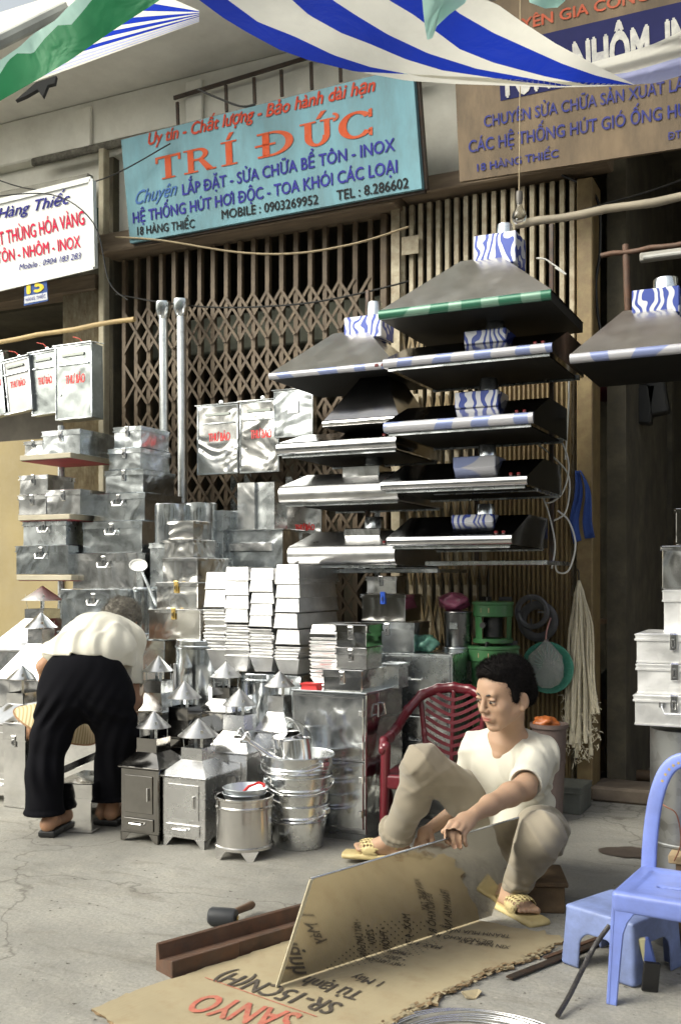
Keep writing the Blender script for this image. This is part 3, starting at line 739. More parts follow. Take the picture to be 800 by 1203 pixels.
# tall stack B
GB='large tin boxes in the tall stack behind the bending woman'
pbox('topmost tin box of the tall stack beside the brown gate',134,501,166,526,-.62,.26,galv,1,group=GB)
pbox('second tin box from the top of the tall stack',128,526.5,165,551.5,-.64,.28,galv,1,group=GB)
pbox('third tin box from the top of the tall stack',124,552,168,579,-.66,.30,galv,1,group=GB)
pbox('fourth tin box from the top of the tall stack, with a square bail handle',110,579.5,170,612,-.68,.34,galv,2,group=GB)
pbox('large tin box with bail handle, fifth from the top of the tall stack',98,612.5,166,649.5,-.72,.34,galv,2,group=GB)
pbox('large tin box with bail handle, sixth down, under the round ladle',85,650,161,692,-.78,.36,bright,2,group=GB)
pbox('largest tin trunk under the tall stack, right behind the woman\'s back',72,692.5,150,742,-.82,.40,galv,2,group=GB)
pbox('tin trunk on the ground hidden mostly by the woman, carrying the tall stack',68,742.5,152,900,-.86,.42,galv,0,group=GB)
# stack C (foil-bright boxes)
GC='crinkled steel boxes in the narrow stack beside the loaf pans'
pbox('smallest crinkled steel box on top of the narrow stack',198,612,227,633.5,-.95,.14,crump,0,group=GC,lid=.12)
pbox('second crinkled steel box of the narrow stack',193,634,227,655,-.97,.20,crump,0,group=GC,lid=.12)
pbox('third crinkled steel box of the narrow stack',191,655.5,232,684,-1.0,.28,crump,0,group=GC,lid=.10)
pbox('shiny steel box with brass latch, second lowest of the narrow stack',184,684.5,232,715.5,-1.03,.26,crump,3,group=GC,lid=.12)
pbox('shiny steel box with brass latch and padlock, lowest of the narrow stack',175,716,235,752,-1.06,.28,crump,3,group=GC,lid=.10)
pbox('tall dull tin box under the narrow stack, beside the big canister',158,752.5,193,858,-1.05,.26,galv,0,group=GC,lid=.05)
# stack E/F
GE='tin boxes piled by the green stoves'
pbox('small plain tin box on top of the blue-latched one under the hoods',431,677,465,697.5,-.80,.12,bright,1,group=GE)
pbox('bright wavy tin box with a blue latch',425,698,476,730,-.80,.20,stain,4,group=GE,lid=.1)
pbox('grey tin box under the blue-latched box',425,731,486,766.5,-.80,.20,galv,1,group=GE)
GF='steel boxes stacked on the mirror cabinet'
pbox('upper steel box of the pile on the mirror cabinet',395,734,430,760.5,-1.28,.17,stain,1,group=GF,lid=.3)
pbox('middle steel box of the pile on the mirror cabinet',395,761,430,786.5,-1.28,.17,bright,1,group=GF,lid=.3)
pbox('lowest and widest steel box on the mirror cabinet',380,787,425,813,-1.30,.24,stain,1,group=GF,lid=.3)
pbox('dark shiny steel box at the back corner of the mirror cabinet',446,780,468,809,-1.06,.12,galvd,0,group=GF,lid=.1)
# right-hand stack on the duct
panr=metal('pale_tin',.93,.45,(1,1,1),.15,.4,5,.02,0,.1)
GN='tin boxes balanced on the duct at the right edge'
pbox('uppermost tin box cut by the right edge of the photo',794,597,826,640,-1.98,.2,stain,0,rz=.02,group=GN,lid=.08)
pbox('dented shiny tin box second from the top at the right edge',778,641,838,692.5,-2.0,.22,crump,0,rz=.02,group=GN,lid=.08)
pbox('plain tin box third from the top at the right edge',780,693,840,744,-2.0,.22,panr,1,rz=.02,group=GN,lid=.25)
pbox('wide white-looking tin box, upper of three wide ones at the right edge',748,745,836,780.5,-2.08,.26,panr,1,rz=.02,group=GN,lid=.2)
pbox('wide tin box in the middle of three wide ones at the right edge',749,781,838,817.5,-2.08,.26,panr,1,rz=.02,group=GN,lid=.17)
pbox('wide tin box with bail handle, lowest above the duct at the right edge',746,818,840,855,-2.09,.26,panr,2,rz=.02,group=GN,lid=.18)
# vertical duct below the right stack
p=at(806,855,-1.95); b=MB(); r=.105
b.lathe([(r,0),(r,.02),(r,.28),(r,.298),(r+.003,.301),(r+.003,.307),(r,.31),(r,.33),(r,p.z-.03),(r,p.z-.002)],40,cap1=True,cap0=True); o=b.build('duct_pipe',metal('duct_zinc',.30,.42,(.97,1,1),.9,.3,6,.01,0,.3),smooth=40,loc=(p.x,p.y,0)); tag(o,'upright galvanized duct under the right hand boxes, behind the blue chair','duct')

# ------------------------------------------------------------------ cabinets
def cabinet_G():
    a=at(343,812,-1.33); c=at(430,816,-1.33); w=c.x-a.x; h=a.z
    t=thing('mirror_cabinet','tall shiny metal cabinet with mirror front between buckets and red chair','cabinet',((a.x+c.x)/2,-1.33,0))
    m=metal('cabinet_mirror',.60,.14,(.95,.98,1),.25,.6,3,.02,0,.35); 
    b=MB(); b.box(-w/2,w/2,.004,.40,.03,h,ch=.004); b.box(-w/2+.01,w/2-.01,.012,.39,0,.03); b.build('body',m,t)
    zs=[.045,h*.30,h*.545,h-.012]
    for i in range(2):
        z0,z1=(.05,h*.54) if i==0 else (h*.548,h-.012)
        b=MB(); b.box(-w/2+.012,w/2-.012,-.004,.003,z0,z1,ch=.003); d=b.build('door',m,t)
        b=MB()
        for z in (z0,z1): b.box(-w/2+.012,w/2-.012,-.008,-.0045,z-.004+(0.004 if z==z0 else -.004),z+.004+(0.004 if z==z0 else -.004))
        b.build('door_rim',chrome,d)
        for z in (z0+(z1-z0)*.25,z0+(z1-z0)*.75):
            b=MB(); b.box(w/2-.03,w/2-.013,-.012,-.0045,z-.012,z+.012,ch=.002); b.tube([(w/2-.013,-.01,z-.014),(w/2-.013,-.01,z+.014)],.004,6); b.build('hinge',latchm,d)
    b=MB(); x=w/2+.002; b.tube([(x,.10,h-.05),(x+.01,.10,h-.05),(x+.014,.09,h-.10),(x+.014,.17,h-.10),(x+.01,.16,h-.05),(x,.16,h-.05)],.004,6); b.build('handle',latchm,t)
    b=MB(); b.box(-w/2-.004,w/2+.004,-.006,.404,h+.0005,h+.008,ch=.002); b.build('top_panel',galv,t)
cabinet_G()
def cabinet_H():
    a=at(448,767,-.82); c=at(531,770,-.82); w=c.x-a.x; h=a.z
    t=thing('grey_cabinet','grey zinc cabinet with two stacked doors behind the red chair','cabinet',((a.x+c.x)/2,-.82,0))
    b=MB(); b.box(-w/2,w/2,.004,.30,0,h,ch=.004); b.build('body',galvd,t)
    for z0,z1 in ((.03,h*.62),(h*.63,h-.01)):
        b=MB(); b.box(-w/2+.01,w/2-.01,-.005,.003,z0,z1,ch=.003); d=b.build('door',galvd,t)
        b=MB(); b.box(w/2-.025,w/2-.011,-.011,-.0055,(z0+z1)/2-.02,(z0+z1)/2+.02,ch=.002); b.build('hinge',latchm,d)
        b=MB(); b.tube([(-.03,-.006,z1-.10),(-.03,-.018,z1-.11),(.03,-.018,z1-.11),(.03,-.006,z1-.10)],.003,6); b.build('handle',latchm,d)
cabinet_H()
# supports under stack E left (hidden) - low tin trunk
pbox('low tin trunk standing between the two cabinets',432,768,447,930,-.86,.28,galvd,0,group=GE,lid=.1)

# ------------------------------------------------------------------ canisters behind the stoves
def canister(label,px,y0,y1,hw,yp,mat,latch=True,ribs=(.9,),name='canister',handle=False,ground=False):
    c=at(px,y1,yp); t_=at(px,y0,yp)
    if ground: c.z=.002
    r=(at(px+hw,y1,yp).x-at(px-hw,y1,yp).x)/2; h=t_.z-c.z
    t=thing(name,label,'canister',(c.x,yp+r,c.z))
    prof=[(r*.99,0),(r,.004)]
    for q in ribs: prof+=[(r,h*q-.008),(r+.004,h*q-.004),(r+.004,h*q+.004),(r,h*q+.008)]
    prof+=[(r,h-.004),(r-.004,h)]
    b=MB(); b.lathe(prof,40,cap0=True,cap1=True); b.build('body',mat,t,smooth=40)
    if latch:
        b=MB(); b.box(-.018,.018,-r-.012,-r+.004,h*.55,h*.86,ch=.003); b.box(-.009,.009,-r-.018,-r-.0125,h*.6,h*.8,ch=.002); lt=b.build('latch',latchm,t); lt.rotation_euler=(0,0,-.9)
    return t
canister('big zinc canister with a side latch under the narrow box stack',222,753,850,30,-1.18,galv,True,(.96,),ground=True)
canister('lower zinc canister with a latch under the loaf pans',298,792,880,27,-1.15,galv,True,(.95,),ground=True)
canister('slim zinc cylinder beside the tall stack, behind the woman',163,690,752,12.5,-.90,galv,False,(.95,.1))
canister('zinc duct offcut standing left of the narrow box stack',191,591,637,18,-.80,galv,False,(),name='duct_offcut')
canister('zinc duct offcut standing behind the smallest foil box',226,590,637,16,-.72,galv,False,(),name='duct_offcut')
pbox('dull tin box under the two duct offcuts',176,637.5,246,690,-.70,.3,galvd,0,group=GC,lid=.1)
pbox('dull tin trunk carrying the box under the duct offcuts',172,690.5,250,862,-.70,.32,galvd,0,group=GC,lid=.05)
# ------------------------------------------------------------------ mailboxes
sgnred=paint('mailbox_red',(.60,.03,.03),.5,.1)
mbm=metal('mailbox_zinc',.30,.34,(.92,1,1.0),.25,.5,4,.03,0,.3)
def mailbox(label,x0,y0,x1,y1,yp,mat,text=True,tilt=0,slot=True,wirehook=False,tcol=None,dep=.045,tsize=1):
    xc=(x0+x1)/2; a=at(x0,(y0+y1)/2,yp); c=at(x1,(y0+y1)/2,yp); lo=at(xc,y1,yp).z; hi=at(xc,y0,yp).z; w=c.x-a.x; h=hi-lo
    t=thing('tin_mailbox',label,'mailbox',((a.x+c.x)/2,yp,hi),0,'tin mailboxes hung for sale'); t.rotation_euler=(0,tilt,0)
    b=MB(); b.box(-w/2,w/2,0,dep,-h,0,ch=.003); b.build('body',mat,t)
    b=MB()
    for q in ((-w/2,-w/2+.008),(w/2-.008,w/2)): b.box(q[0],q[1],-.005,-.0005,-h+.009,-.009,ch=.001)
    b.box(-w/2,w/2,-.005,-.0005,-h,-h+.0085); b.box(-w/2,w/2,-.005,-.0005,-.0085,0); b.build('front_rim',galv,t)
    b=MB(); b.prism([(-w/2-.006,-.018,.002),(w/2+.006,-.018,.002),(w/2+.006,dep+.004,.012),(-w/2-.006,dep+.004,.012)],(0,0,.004)); b.build('top_flap',galv,t)
    b=MB(); b.lathe([(0,.0),(.014,.001),(.014,.004),(0,.005)],12,M=Matrix.Translation((0,dep*.9,.022))@Matrix.Rotation(pi/2,4,'X')); b.tube([(0,dep*.9,.0),(0,dep*.9,.02)],.003,6); b.build('hanging_lug',galv,t)
    if slot:
        b=MB(); z=-h*.26; b.box(-w*.42,w*.42,-.009,-.0005,z-.003,z+.003); b.build('seam',galv,t)
        b=MB(); b.box(-w*.30,w*.30,-.008,-.001,-h*.15,-h*.11,ch=.001); b.build('mail_slot',paint('slot_shade',(.25,.27,.25),.4,.1,6,.6),t)
        b=MB(); b.lathe([(0,0),(.006,0),(.006,.006),(0,.006)],10,M=Matrix.Translation((-w*.36,-.001,-h*.66))@Matrix.Rotation(pi/2,4,'X')); b.build('lock',latchm,t)
    if text:
        v,f=text_geo('THƯ BÁO',0); xs=[q[0] for q in v]; k=w*.52/(max(xs)-min(xs)); k2=h*.125*tsize/.72
        vv=[];ff=[]
        for i,(dx) in enumerate((0,.05,-.05)):
            vv+=[(-w*.22+(q[0]-min(xs)+dx)*k,-.0012-.0002*i,-h*.52+q[1]*k2) for q in v]; ff+=[tuple(j+i*len(v) for j in g) for g in f]
        b=MB(); b.add(vv,ff); b.build('lettering',tcol or sgnred,t)
    if wirehook:
        b=MB(); b.tube([(0,dep*.9,.03),(-.03,dep*.9,.06),(-.08,dep*.9,.075)],.0025,6); b.build('wire_hook',paint('red_wire',(.5,.05,.03),.5),t)
    return t
mailbox('plain tin mailbox at the photo edge, leftmost on the bamboo pole',-28,418,4,491,-.52,mbm,tilt=-.14,wirehook=True)
mailbox('pale tin mailbox lettered THƯ BÁO, tilted, second from left on the pole',1,422,34,485,-.52,metal('matt_tin',.36,.5,(1,1,1),.05,.2,4,.01),tilt=-.1,wirehook=True)
mailbox('bluish tin mailbox lettered THƯ BÁO, third from left on the pole',35,413,66,487,-.50,mbm,tilt=-.05,wirehook=True)
mailbox('largest tin mailbox lettered THƯ BÁO, rightmost on the bamboo pole',65,405,108,492,-.54,mbm,tilt=-.01,wirehook=True,dep=.10)
mailbox('shiny mailbox lettered THƯ BÁO, left one of the pair on the gate',232,476,280,557,-.22,crump,tcol=sgnred)
mailbox('shiny mailbox lettered THƯ BÁO, right one of the pair on the gate',282,471,328,555,-.22,crump)
mailbox('shiny crinkled mailbox lettered THƯ BÁO below the silver hood',335,592,378,652,-.22,crump,slot=False)
t=mailbox('plain tin box with a square vent hanging beside the two shiny mailboxes',322,458,368,513,-.24,galv,text=False,slot=False)
b=MB(); b.box(-.035,.035,-.008,-.001,-.13,-.06,ch=.006); b.build('vent_plate',paint('white_plate',(.85,.85,.85),.3,.02),t)
# large suggestion box and open duct pieces on top
def bigbox():
    a=at(261,655,-.55); c=at(332,655,-.55); hi=at(296,624,-.55).z; w=c.x-a.x
    t=thing('slotted_tin_box','large grey tin box with a raised white slot plate above the loaf pans','box',((a.x+c.x)/2,-.55,hi-.55))
    h=.55; b=MB(); b.frustum(-w/2-.02,w/2+.0,0,.22,0,-w/2,w/2,0,.22,h); b.build('body',galv,t)
    b=MB(); b.box(-w/2-.012,w/2+.012,-.012,.23,h+.0005,h+.010,ch=.002); b.build('lid',galv,t)
    b=MB(); b.box(-w*.38,w*.34,-.012,-.001,h-.11,h-.06,ch=.008); b.build('slot_plate',bright,t)
bigbox()
def openduct():
    a=at(279,600,-.50); c=at(299,600,-.50); lo=at(290,622,-.5).z; hi=at(290,567,-.5).z; h=hi-lo; w=c.x-a.x
    t=thing('folded_duct_piece','upright folded sheet duct piece on the slotted tin box','duct',(a.x,-.50,lo))
    b=MB(); b.box(0,w,0,.004,0,h); b.box(w-.004,w,.0045,.16,0,h); b.build('panel',bright,t)
    b=MB(); b.box(w+.001,w+.11,.02,.16,0,h); b.build('panel',galvd,t)
openduct()
pbox('grey zinc box with folded corner, right of the foil boxes',228,600,262,690,-.60,.2,galvd,0,group='zinc boxes behind the loaf pans',lid=.06)
pbox('leaning zinc offcut between the foil boxes and the duct piece',262,600,279,660,-.50,.12,galv,0,group='zinc boxes behind the loaf pans',lid=.04)
# ladle
t=thing('round_ladle','round white-looking tin strainer with long handle lying by the tall stack','ladle',at(163,665,-1.0))
b=MB(); b.lathe([(0,0),(.036,.0),(.044,.010),(.046,.010),(.040,-.002),(0,-.004)],24,M=Matrix.Rotation(radians(60),4,'X')@Matrix.Rotation(.3,4,'Y'),sx=1.05,sy=.75); b.build('bowl',paint('white_tin',(.85,.85,.82),.4,.03,5,.3),t,smooth=40)
b=MB(); e=at(184,712,-1.0)-at(163,665,-1.0); b.tube([(.02,0,-.03),e],.007,8); b.build('handle',galv,t)
# downpipes
for (px,y0,lab) in ((192,355,'left of two pale drainpipes standing in front of the brown gate'),(213,352,'right of two pale drainpipes standing in front of the brown gate')):
    p=at(px+7,600,-.16); top=at(px,y0,-.16); q=at(px+3,650,-.16)
    t=thing('duct_pipe',lab,'pipe',(q.x,-.16,0.35)); r=.027
    b=MB(); b.tube([(0,0,0),(top.x-q.x,0,top.z-.35-.07)],r,16); b.build('shaft',metal('zinc_pipe',.72,.42,(.97,1,1),.3,.3,8,.01),t,smooth=40)
    b=MB(); b.lathe([(r+.001,-.10),(r+.004,-.095),(r+.02,-.05),(r+.022,-.005),(r+.022,.0),(r+.012,0)],16,M=Matrix.Translation((top.x-q.x,0,top.z-.35))); b.build('hopper',galv,t,smooth=40)
# ------------------------------------------------------------------ loaf pans
def pan_mesh(w,d,h,tp,mat,up=False):
    "loaf pan, inverted (rim at the bottom, z=0) or upright (rim on top, z=0, body hanging below)"
    b=MB(); a,c=w/2,d/2; A=a-tp; C=c-tp; sg=-1 if up else 1
    b.frustum(-a,a,-c,c,0,-A,A,-C,C,sg*h,bottom=False); b.frustum(-a+.0012,a-.0012,-c+.0012,c-.0012,sg*.0005,-A+.0012,A-.0012,-C+.0012,C-.0012,sg*(h-.0015),bottom=False)
    e=.0022
    for q in ((-a-e,a+e,-c-e,-c+.001),(-a-e,a+e,c-.001,c+e),(-a-e,-a+.001,-c+.0015,c-.0015),(a-.001,a+e,-c+.0015,c-.0015)): b.box(*q,-.0015,.0030,ch=.001)
    me=b.mesh(); me.materials.append(mat); return me
def panstack(label,px0,px1,yp,d,inv,nest,group,hpan=17,hup=20,rz=0):
    "inv: rim pixels of inverted pans, from the top; nest: rim pixels of upright nested pans below them"
    a=at(px0,720,yp); c=at(px1,720,yp); w=(c.x-a.x)*.93; ys=[(y,0) for y in inv]+[(y,1) for y in nest]; me={}
    for k_,(y,u) in enumerate(ys):
        if u not in me:
            H=at(px0,y-(hup if u else hpan),yp).z-at(px0,y,yp).z; me[u]=pan_mesh(w,d,H*(1.0 if u else .98),w*(.14 if u else .05),pan,bool(u))
        z=at((px0+px1)/2,y,yp).z
        o=new_obj('loaf_pan',me[u],None,((a.x+c.x)/2+random.uniform(-.003,.003),yp+d/2+random.uniform(-.004,.004),z),(0,0,rz+random.uniform(-.03,.03))); tag(o,label%ORD(k_,len(ys)),'baking pan',group)
ORDN=['topmost','second','third','fourth','fifth','sixth','seventh','eighth','ninth','tenth','eleventh','twelfth','thirteenth','fourteenth','fifteenth','sixteenth','seventeenth','eighteenth','nineteenth','twentieth']
def ORD(k,n): return 'lowest' if k==n-1 else ORDN[k]
def rng(a,b_,st):
    out=[]; y=a
    while y<=b_: out.append(y); y+=st
    return out
panstack('%s loaf pan of the leftmost pan column',239,266,-1.15,.24,[692,713],rng(717,768,3.9),'loaf pans, leftmost column',20,20)
panstack('%s loaf pan of the second pan column from the left',264,294,-1.15,.24,[682,699,715,731],rng(735,772,3.6),'loaf pans, second column',16,18)
panstack('%s loaf pan of the third pan column from the left',292,321,-1.15,.26,[681,695,709,723,736],rng(740,775,3.6),'loaf pans, third column',13.5,17)
panstack('%s long loaf pan of the rightmost tall pan column',322,352,-1.15,.40,[680,683,686,702,719,738,757],rng(761,776,3.6),'loaf pans, fourth column',17,17)
panstack('%s wide pan of the low stack left of the steel box pile',360,396,-1.22,.30,[745],rng(750,798,4.2),'wide pans in the low stack',11,10,.1)
# big tin sheets supporting/behind the pans
pbox('zinc chest under the fourth column of loaf pans',322,794,352,900,-1.13,.40,galv,0,group='chests under the pans',lid=.08)
pbox('zinc chest under the leftmost column of loaf pans',240,789,266,900,-1.13,.26,galvd,0,group='chests under the pans',lid=.08)
pbox('small red cardboard packet on the mirror cabinet',354,803,372,811,-1.31,.05,paint('red_packet',(.55,.03,.03),.5),0,name='red_packet',cat='packet',group=None,lid=.1)
# ------------------------------------------------------------------ range hoods
def film(name,c0,c1,scale=9,dist=7):
    m,t,b=nodes(name); v=coord(t)
    wv=t.nodes.new('ShaderNodeTexWave'); wv.inputs['Scale'].default_value=scale; wv.inputs['Distortion'].default_value=dist; wv.inputs['Detail'].default_value=1; wv.inputs['Detail Scale'].default_value=1.2
    t.links.new(v,wv.inputs['Vector']); c=ramp(t,wv.outputs['Fac'],[(.56,c0),(.64,c1)]); t.links.new(c,b.inputs['Base Color'])
    b.inputs['Roughness'].default_value=.25; b.inputs['Metallic'].default_value=.2; return m
filmb=film('blue_swirl_film',(.62,.63,.68),(.06,.09,.34),9,11); filmg=film('green_film',(.03,.13,.08),(.14,.25,.19),1.5,9); films=film('pale_film',(.42,.42,.45),(.20,.24,.42),1.6,12)
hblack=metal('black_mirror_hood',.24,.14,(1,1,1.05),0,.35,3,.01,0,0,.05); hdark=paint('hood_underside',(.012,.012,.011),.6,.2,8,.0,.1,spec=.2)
hsteel=metal('steel_hood',.80,.24,(1,.97,.92),.05,.4,2.5,.015,0,.1,.06); hsil=metal('satin_hood',.46,.32,(1,1,1),.05,.15,2,.01,0,.05)
swm=paint('red_switch',(.10,.005,.006),.3,.1)
def hood(label,x0,x1,yt,yb,yp,mat,kind='flat',lipm=None,collar=None,neck=None,depth=.58,hf=.105,collarm=None,switch=True,cyl=False,fade=None):
    xc=(x0+x1)/2; a=at(x0,yb,yp); c=at(x1,yb,yp); w=c.x-a.x; z0=at(xc,yb,yp).z; z1=at(xc,yt,yp).z; lh=z1-z0
    t=thing('range_hood',label,'range hood',((a.x+c.x)/2,yp,z0),0,'range hoods hung on the gate racks')
    h=w/2
    # lip bar
    b=MB()
    n=11; pr=[(-lh*.42*sin(pi*i/(n-1))**.8,lh*.5-lh*.5*cos(pi*i/(n-1))) for i in range(n)]
    vs=[(-h,y,z) for y,z in pr]+[(h,y,z) for y,z in pr]; fs=[(i,i+1,n+i+1,n+i) for i in range(n-1)]+[tuple(range(n)),tuple(range(2*n-1,n-1,-1))]
    b.add(vs,fs); b.build('front_lip',lipm or chrome,t,smooth=30)
    if kind=='flat':
        P=[(0.001,0),(0.001,lh),(.26,lh+hf),(depth,lh+hf),(depth,0)]
        b=MB(); b.prism([(-h,y,z) for y,z in P],(2*h,0,0)); b.build('canopy',mat,t)
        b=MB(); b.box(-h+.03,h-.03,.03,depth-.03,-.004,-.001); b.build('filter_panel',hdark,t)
        b=MB(); b.box(-h+.015,h-.015,.01,.02,-.012,-.0005); b.box(-h+.015,h-.015,depth-.02,depth-.01,-.012,-.0005); b.build('underside_rim',galvd,t)
        ctop=lh+hf; cy=.27
    else:
        cw_=.09 if kind=='pyr' else .03
        zt=at(xc,collar[3] if collar else yt-60,yp+.22).z-z0
        b=MB(); P0=(-h,h,.001,depth,lh); b.frustum(-h,h,.001,depth,lh,-cw_,cw_,depth*.40,depth*.72,zt,bottom=False); b.build('canopy',mat,t)
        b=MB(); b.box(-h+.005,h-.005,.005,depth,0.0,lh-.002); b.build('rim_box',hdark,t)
        ctop=zt; cy=depth*.55
    if collar:
        yy=yp+cy-.10; A=at(collar[0],collar[1],yy); C=at(collar[2],collar[3],yy); B0=t.location
        b=MB(); b.box(A.x-B0.x,C.x-B0.x,yy-B0.y,yy-B0.y+.16,min(C.z-B0.z,ctop-.002) if kind=='flat' else C.z-B0.z-.01,A.z-B0.z,ch=.004); b.build('collar',collarm or filmb,t)
        topz=A.z-B0.z
    else: topz=ctop
    if neck:
        yy=yp+cy-.06; A=at(neck[0],neck[1],yy); C=at(neck[2],neck[3],yy); B0=t.location; r=(C.x-A.x)/2; x=(A.x+C.x)/2-B0.x
        b=MB(); b.lathe([(r,topz+.0005),(r*.92,A.z-B0.z-.005),(r*.85,A.z-B0.z)],20,cap1=True,M=Matrix.Translation((x,yy-B0.y+r,0))); b.build('duct_neck',galv if not cyl else stain,t,smooth=40)
    if switch:
        for i in range(3):
            b=MB(); x=h-.045-i*.032
            if kind=='flat': b.box(x-.007,x+.007,.020,.034,lh+.004,lh+.016,ch=.002)
            else: b.box(x-.010,x+.010,-.015,-.002,lh*.3,lh*.75,ch=.002)
            if i<2: b.build('switch',swm,t)
    return t
hood('large pyramid hood with a green lip, highest in the right column',446,648,352,364,-1.15,hsteel,'pyr',filmg,(556,277,606,304),(580,262,600,279),depth=.60)
hood('second black hood from the top of the right column, with pale lip',451,649,412,423,-1.15,hblack,'flat',films,(545,389,594,400),(568,374,590,390),hf=.10)
hood('third black hood from the top of the right column, under the swirl print collar',452,627,490,503,-1.15,hblack,'flat',films,(534,461,585,476),(560,444,582,462),hf=.10)
hood('fourth black hood from the top of the right column, with green printed collar',448,620,562,573,-1.15,hblack,'flat',chrome,(532,537,582,550),(558,522,580,538),hf=.095,collarm=films)
hood('lowest black hood of the right column above the steel rack rail',456,602,629,641,-1.15,hblack,'flat',chrome,(530,605,579,617),(556,592,578,606),hf=.095)
hood('pyramid hood with printed film, highest in the left column',317,462,431,439,-.92,hsteel,'pyr',films,(404,373,448,392),(427,354,445,374),depth=.55)
hood('small black pyramid hood under the upper left pyramid hood',380,468,491,499,-.92,hblack,'spire',crump,None,(424,440,437,460),depth=.50,switch=False)
hood('black hood with silver lip in the middle of the left column',327,467,516,531,-.92,hblack,'flat',chrome,None,(428,496,452,508),hf=.07)
hood('satin silver hood, upper of two silver ones, above a crinkled mailbox',331,470,568,590,-.92,hsil,'flat',hsil,(402,548,445,562),(424,534,446,549),hf=.075,collarm=bright)
hood('satin silver hood, lower of two silver ones, with red switches',342,467,640,664,-.92,hsil,'flat',hsil,(404,621,446,635),(424,607,446,622),hf=.075,collarm=bright)
hood('grey pyramid hood with blue printed lip cut by the right edge',670,830,408,420,-1.15,hsteel,'pyr',films,(742,341,798,363),(764,325,796,342),depth=.55)
# racks
def rack(label,pxs,yp,rails,ztop):
    t=thing('hood_rack',label,'rack',(at(pxs[0],700,yp).x,yp,0)); o=t.location; zlow=at(rails[0][0],rails[0][2],yp-.42).z
    for p_ in pxs:
        x=at(p_,700,yp).x-o.x; b=MB(); b.box(x-.010,x+.010,-.010,.010,zlow,ztop,ch=.002); b.build('post',iron,t)
    for (xa,xb,y) in rails:
        A=at(xa,y,yp-.42); C=at(xb,y,yp-.42); b=MB(); b.box(A.x-o.x,C.x-o.x,-.43,-.41,A.z-.010,A.z+.010,ch=.002)
        b.box(C.x-o.x-.02,C.x-o.x-.001,-.409,0,A.z-.009,A.z+.009,ch=.002); b.build('rail',galvd,t)
    return t
rack('galvanized rack carrying the right column of hoods',(560,648),-.50,((500,643,662),(510,632,579),(520,640,508),(500,640,430)),2.75)
rack('dark rack carrying the left column of hoods',(432,),-.36,((372,515,671),),2.6)
# ------------------------------------------------------------------ cables, poles, bulb
def cord(label,pts,r,mat,name='cable',cat='cable'):
    o0=Vector(pts[0]); 
    # smooth with catmull-rom
    P=[Vector(p) for p in pts]; out=[]
    for i in range(len(P)-1):
        a,b_,c,d=P[max(i-1,0)],P[i],P[i+1],P[min(i+2,len(P)-1)]
        for k in range(6):
            u=k/6; out.append(.5*((2*b_)+(c-a)*u+(2*a-5*b_+4*c-d)*u*u+(3*b_-3*c+d-a)*u**3))
    out.append(P[-1]); b=MB(); b.tube([p-o0 for p in out],r,6); o=b.build(name,mat,None,smooth=60,loc=o0); return tag(o,label,cat)
A=lambda l,yp:[at(x,y,yp) for x,y in l]
cord('tan cord sagging across the top of the brown gate',A([(136,278),(190,282),(280,296),(350,297),(420,285),(480,266)],-.19),.006,wire_y,'cord','cord')
cord('lower sagging dark cord across the brown gate lattice',A([(136,345),(190,355),(260,361),(350,357),(420,345),(480,330)],-.12),.005,wire_b)
cord('thin black wire drooping over the left post',A([(-20,232),(60,228),(110,262),(128,330),(150,352)],-.45),.004,wire_b,'wire')
cord('black wire running from the beam across the grey rail',A([(-30,200),(40,222),(120,210),(200,168)],-.30),.004,wire_b,'wire')
cord('frayed black cable sticking out over the turquoise sign',A([(232,104),(250,112),(282,124),(300,122)],-.50),.006,wire_b)
cord('brown cord holding the light bulb',A([(611,-40),(611,100),(610,205),(610,232)],-.75),.003,wire_y,'cord','cord')
for i,(l,yp) in enumerate((([(640,515),(655,512),(668,545),(660,580),(640,590),(640,560)],-.52),([(632,522),(648,535),(668,560),(665,600),(650,612)],-.5),([(655,600),(668,612),(676,640),(668,670),(655,672),(652,660)],-.6),([(640,590),(645,605),(652,640),(648,668)],-.55),([(666,378),(668,400),(668,470),(664,540)],-.35))):
    cord(['white cable looping beside the fourth black hood','white cable hanging from the third black hood','white cable loop below the lowest black hood','short white cable dangling beside the lowest hood','straight white cable down the right gate edge'][i],A(l,yp),.0045,wire_w)
cord('white cable bent over the large pyramid hood',A([(630,303),(640,304),(648,309),(658,316),(665,322),(652,314)],-.62),.004,wire_w)
cord('dark cable bundle drooping in the upper right opening',A([(660,205),(700,230),(705,290),(700,340),(710,400),(745,430)],-.02),.008,wire_b)
cord('black cable crossing the upper right opening',A([(640,262),(690,245),(760,225),(830,200)],-.2),.005,wire_b)
def pole(label,a,b_,r,mat,name='pole'):
    o0=Vector(a); b=MB(); n=9; a=Vector(a); d=Vector(b_)-a
    b.tube([d*(i/n)+Vector((0,0,.004*sin(i*1.9))) for i in range(n+1)],[r*(1+.06*sin(i*2.3)) for i in range(n+1)],10); o=b.build(name,mat,None,smooth=50,loc=o0); return tag(o,label,'pole')
bamboo=paint('bamboo',(.38,.27,.12),.6,.2,8,0,.3)
pole('bamboo pole carrying the hanging mailboxes at the left',at(-40,408,-.48),at(158,374,-.44),.014,bamboo,'bamboo_pole')
pole('pale wooden pole across the upper right opening',at(606,264,-.72),at(860,221,-.82),.018,paint('pale_wood',(.22,.19,.14),.7,.2,8,0,.4),'wooden_pole')
pole('brown pole end in the dark upper right opening',at(706,300,-.3),at(840,280,-.34),.012,rust,'iron_pole')
pole('upright iron post behind the grey right hand hood',at(735,287,-.3),at(740,440,-.3),.016,rust,'iron_post')
pole('horizontal iron tube under the grey right hand hood',at(725,436,-.45),at(860,430,-.5),.016,rust,'iron_tube')
t=thing('tube_light','unlit fluorescent tube fitting in the dark upper right opening','light fitting',at(752,303,-.2))
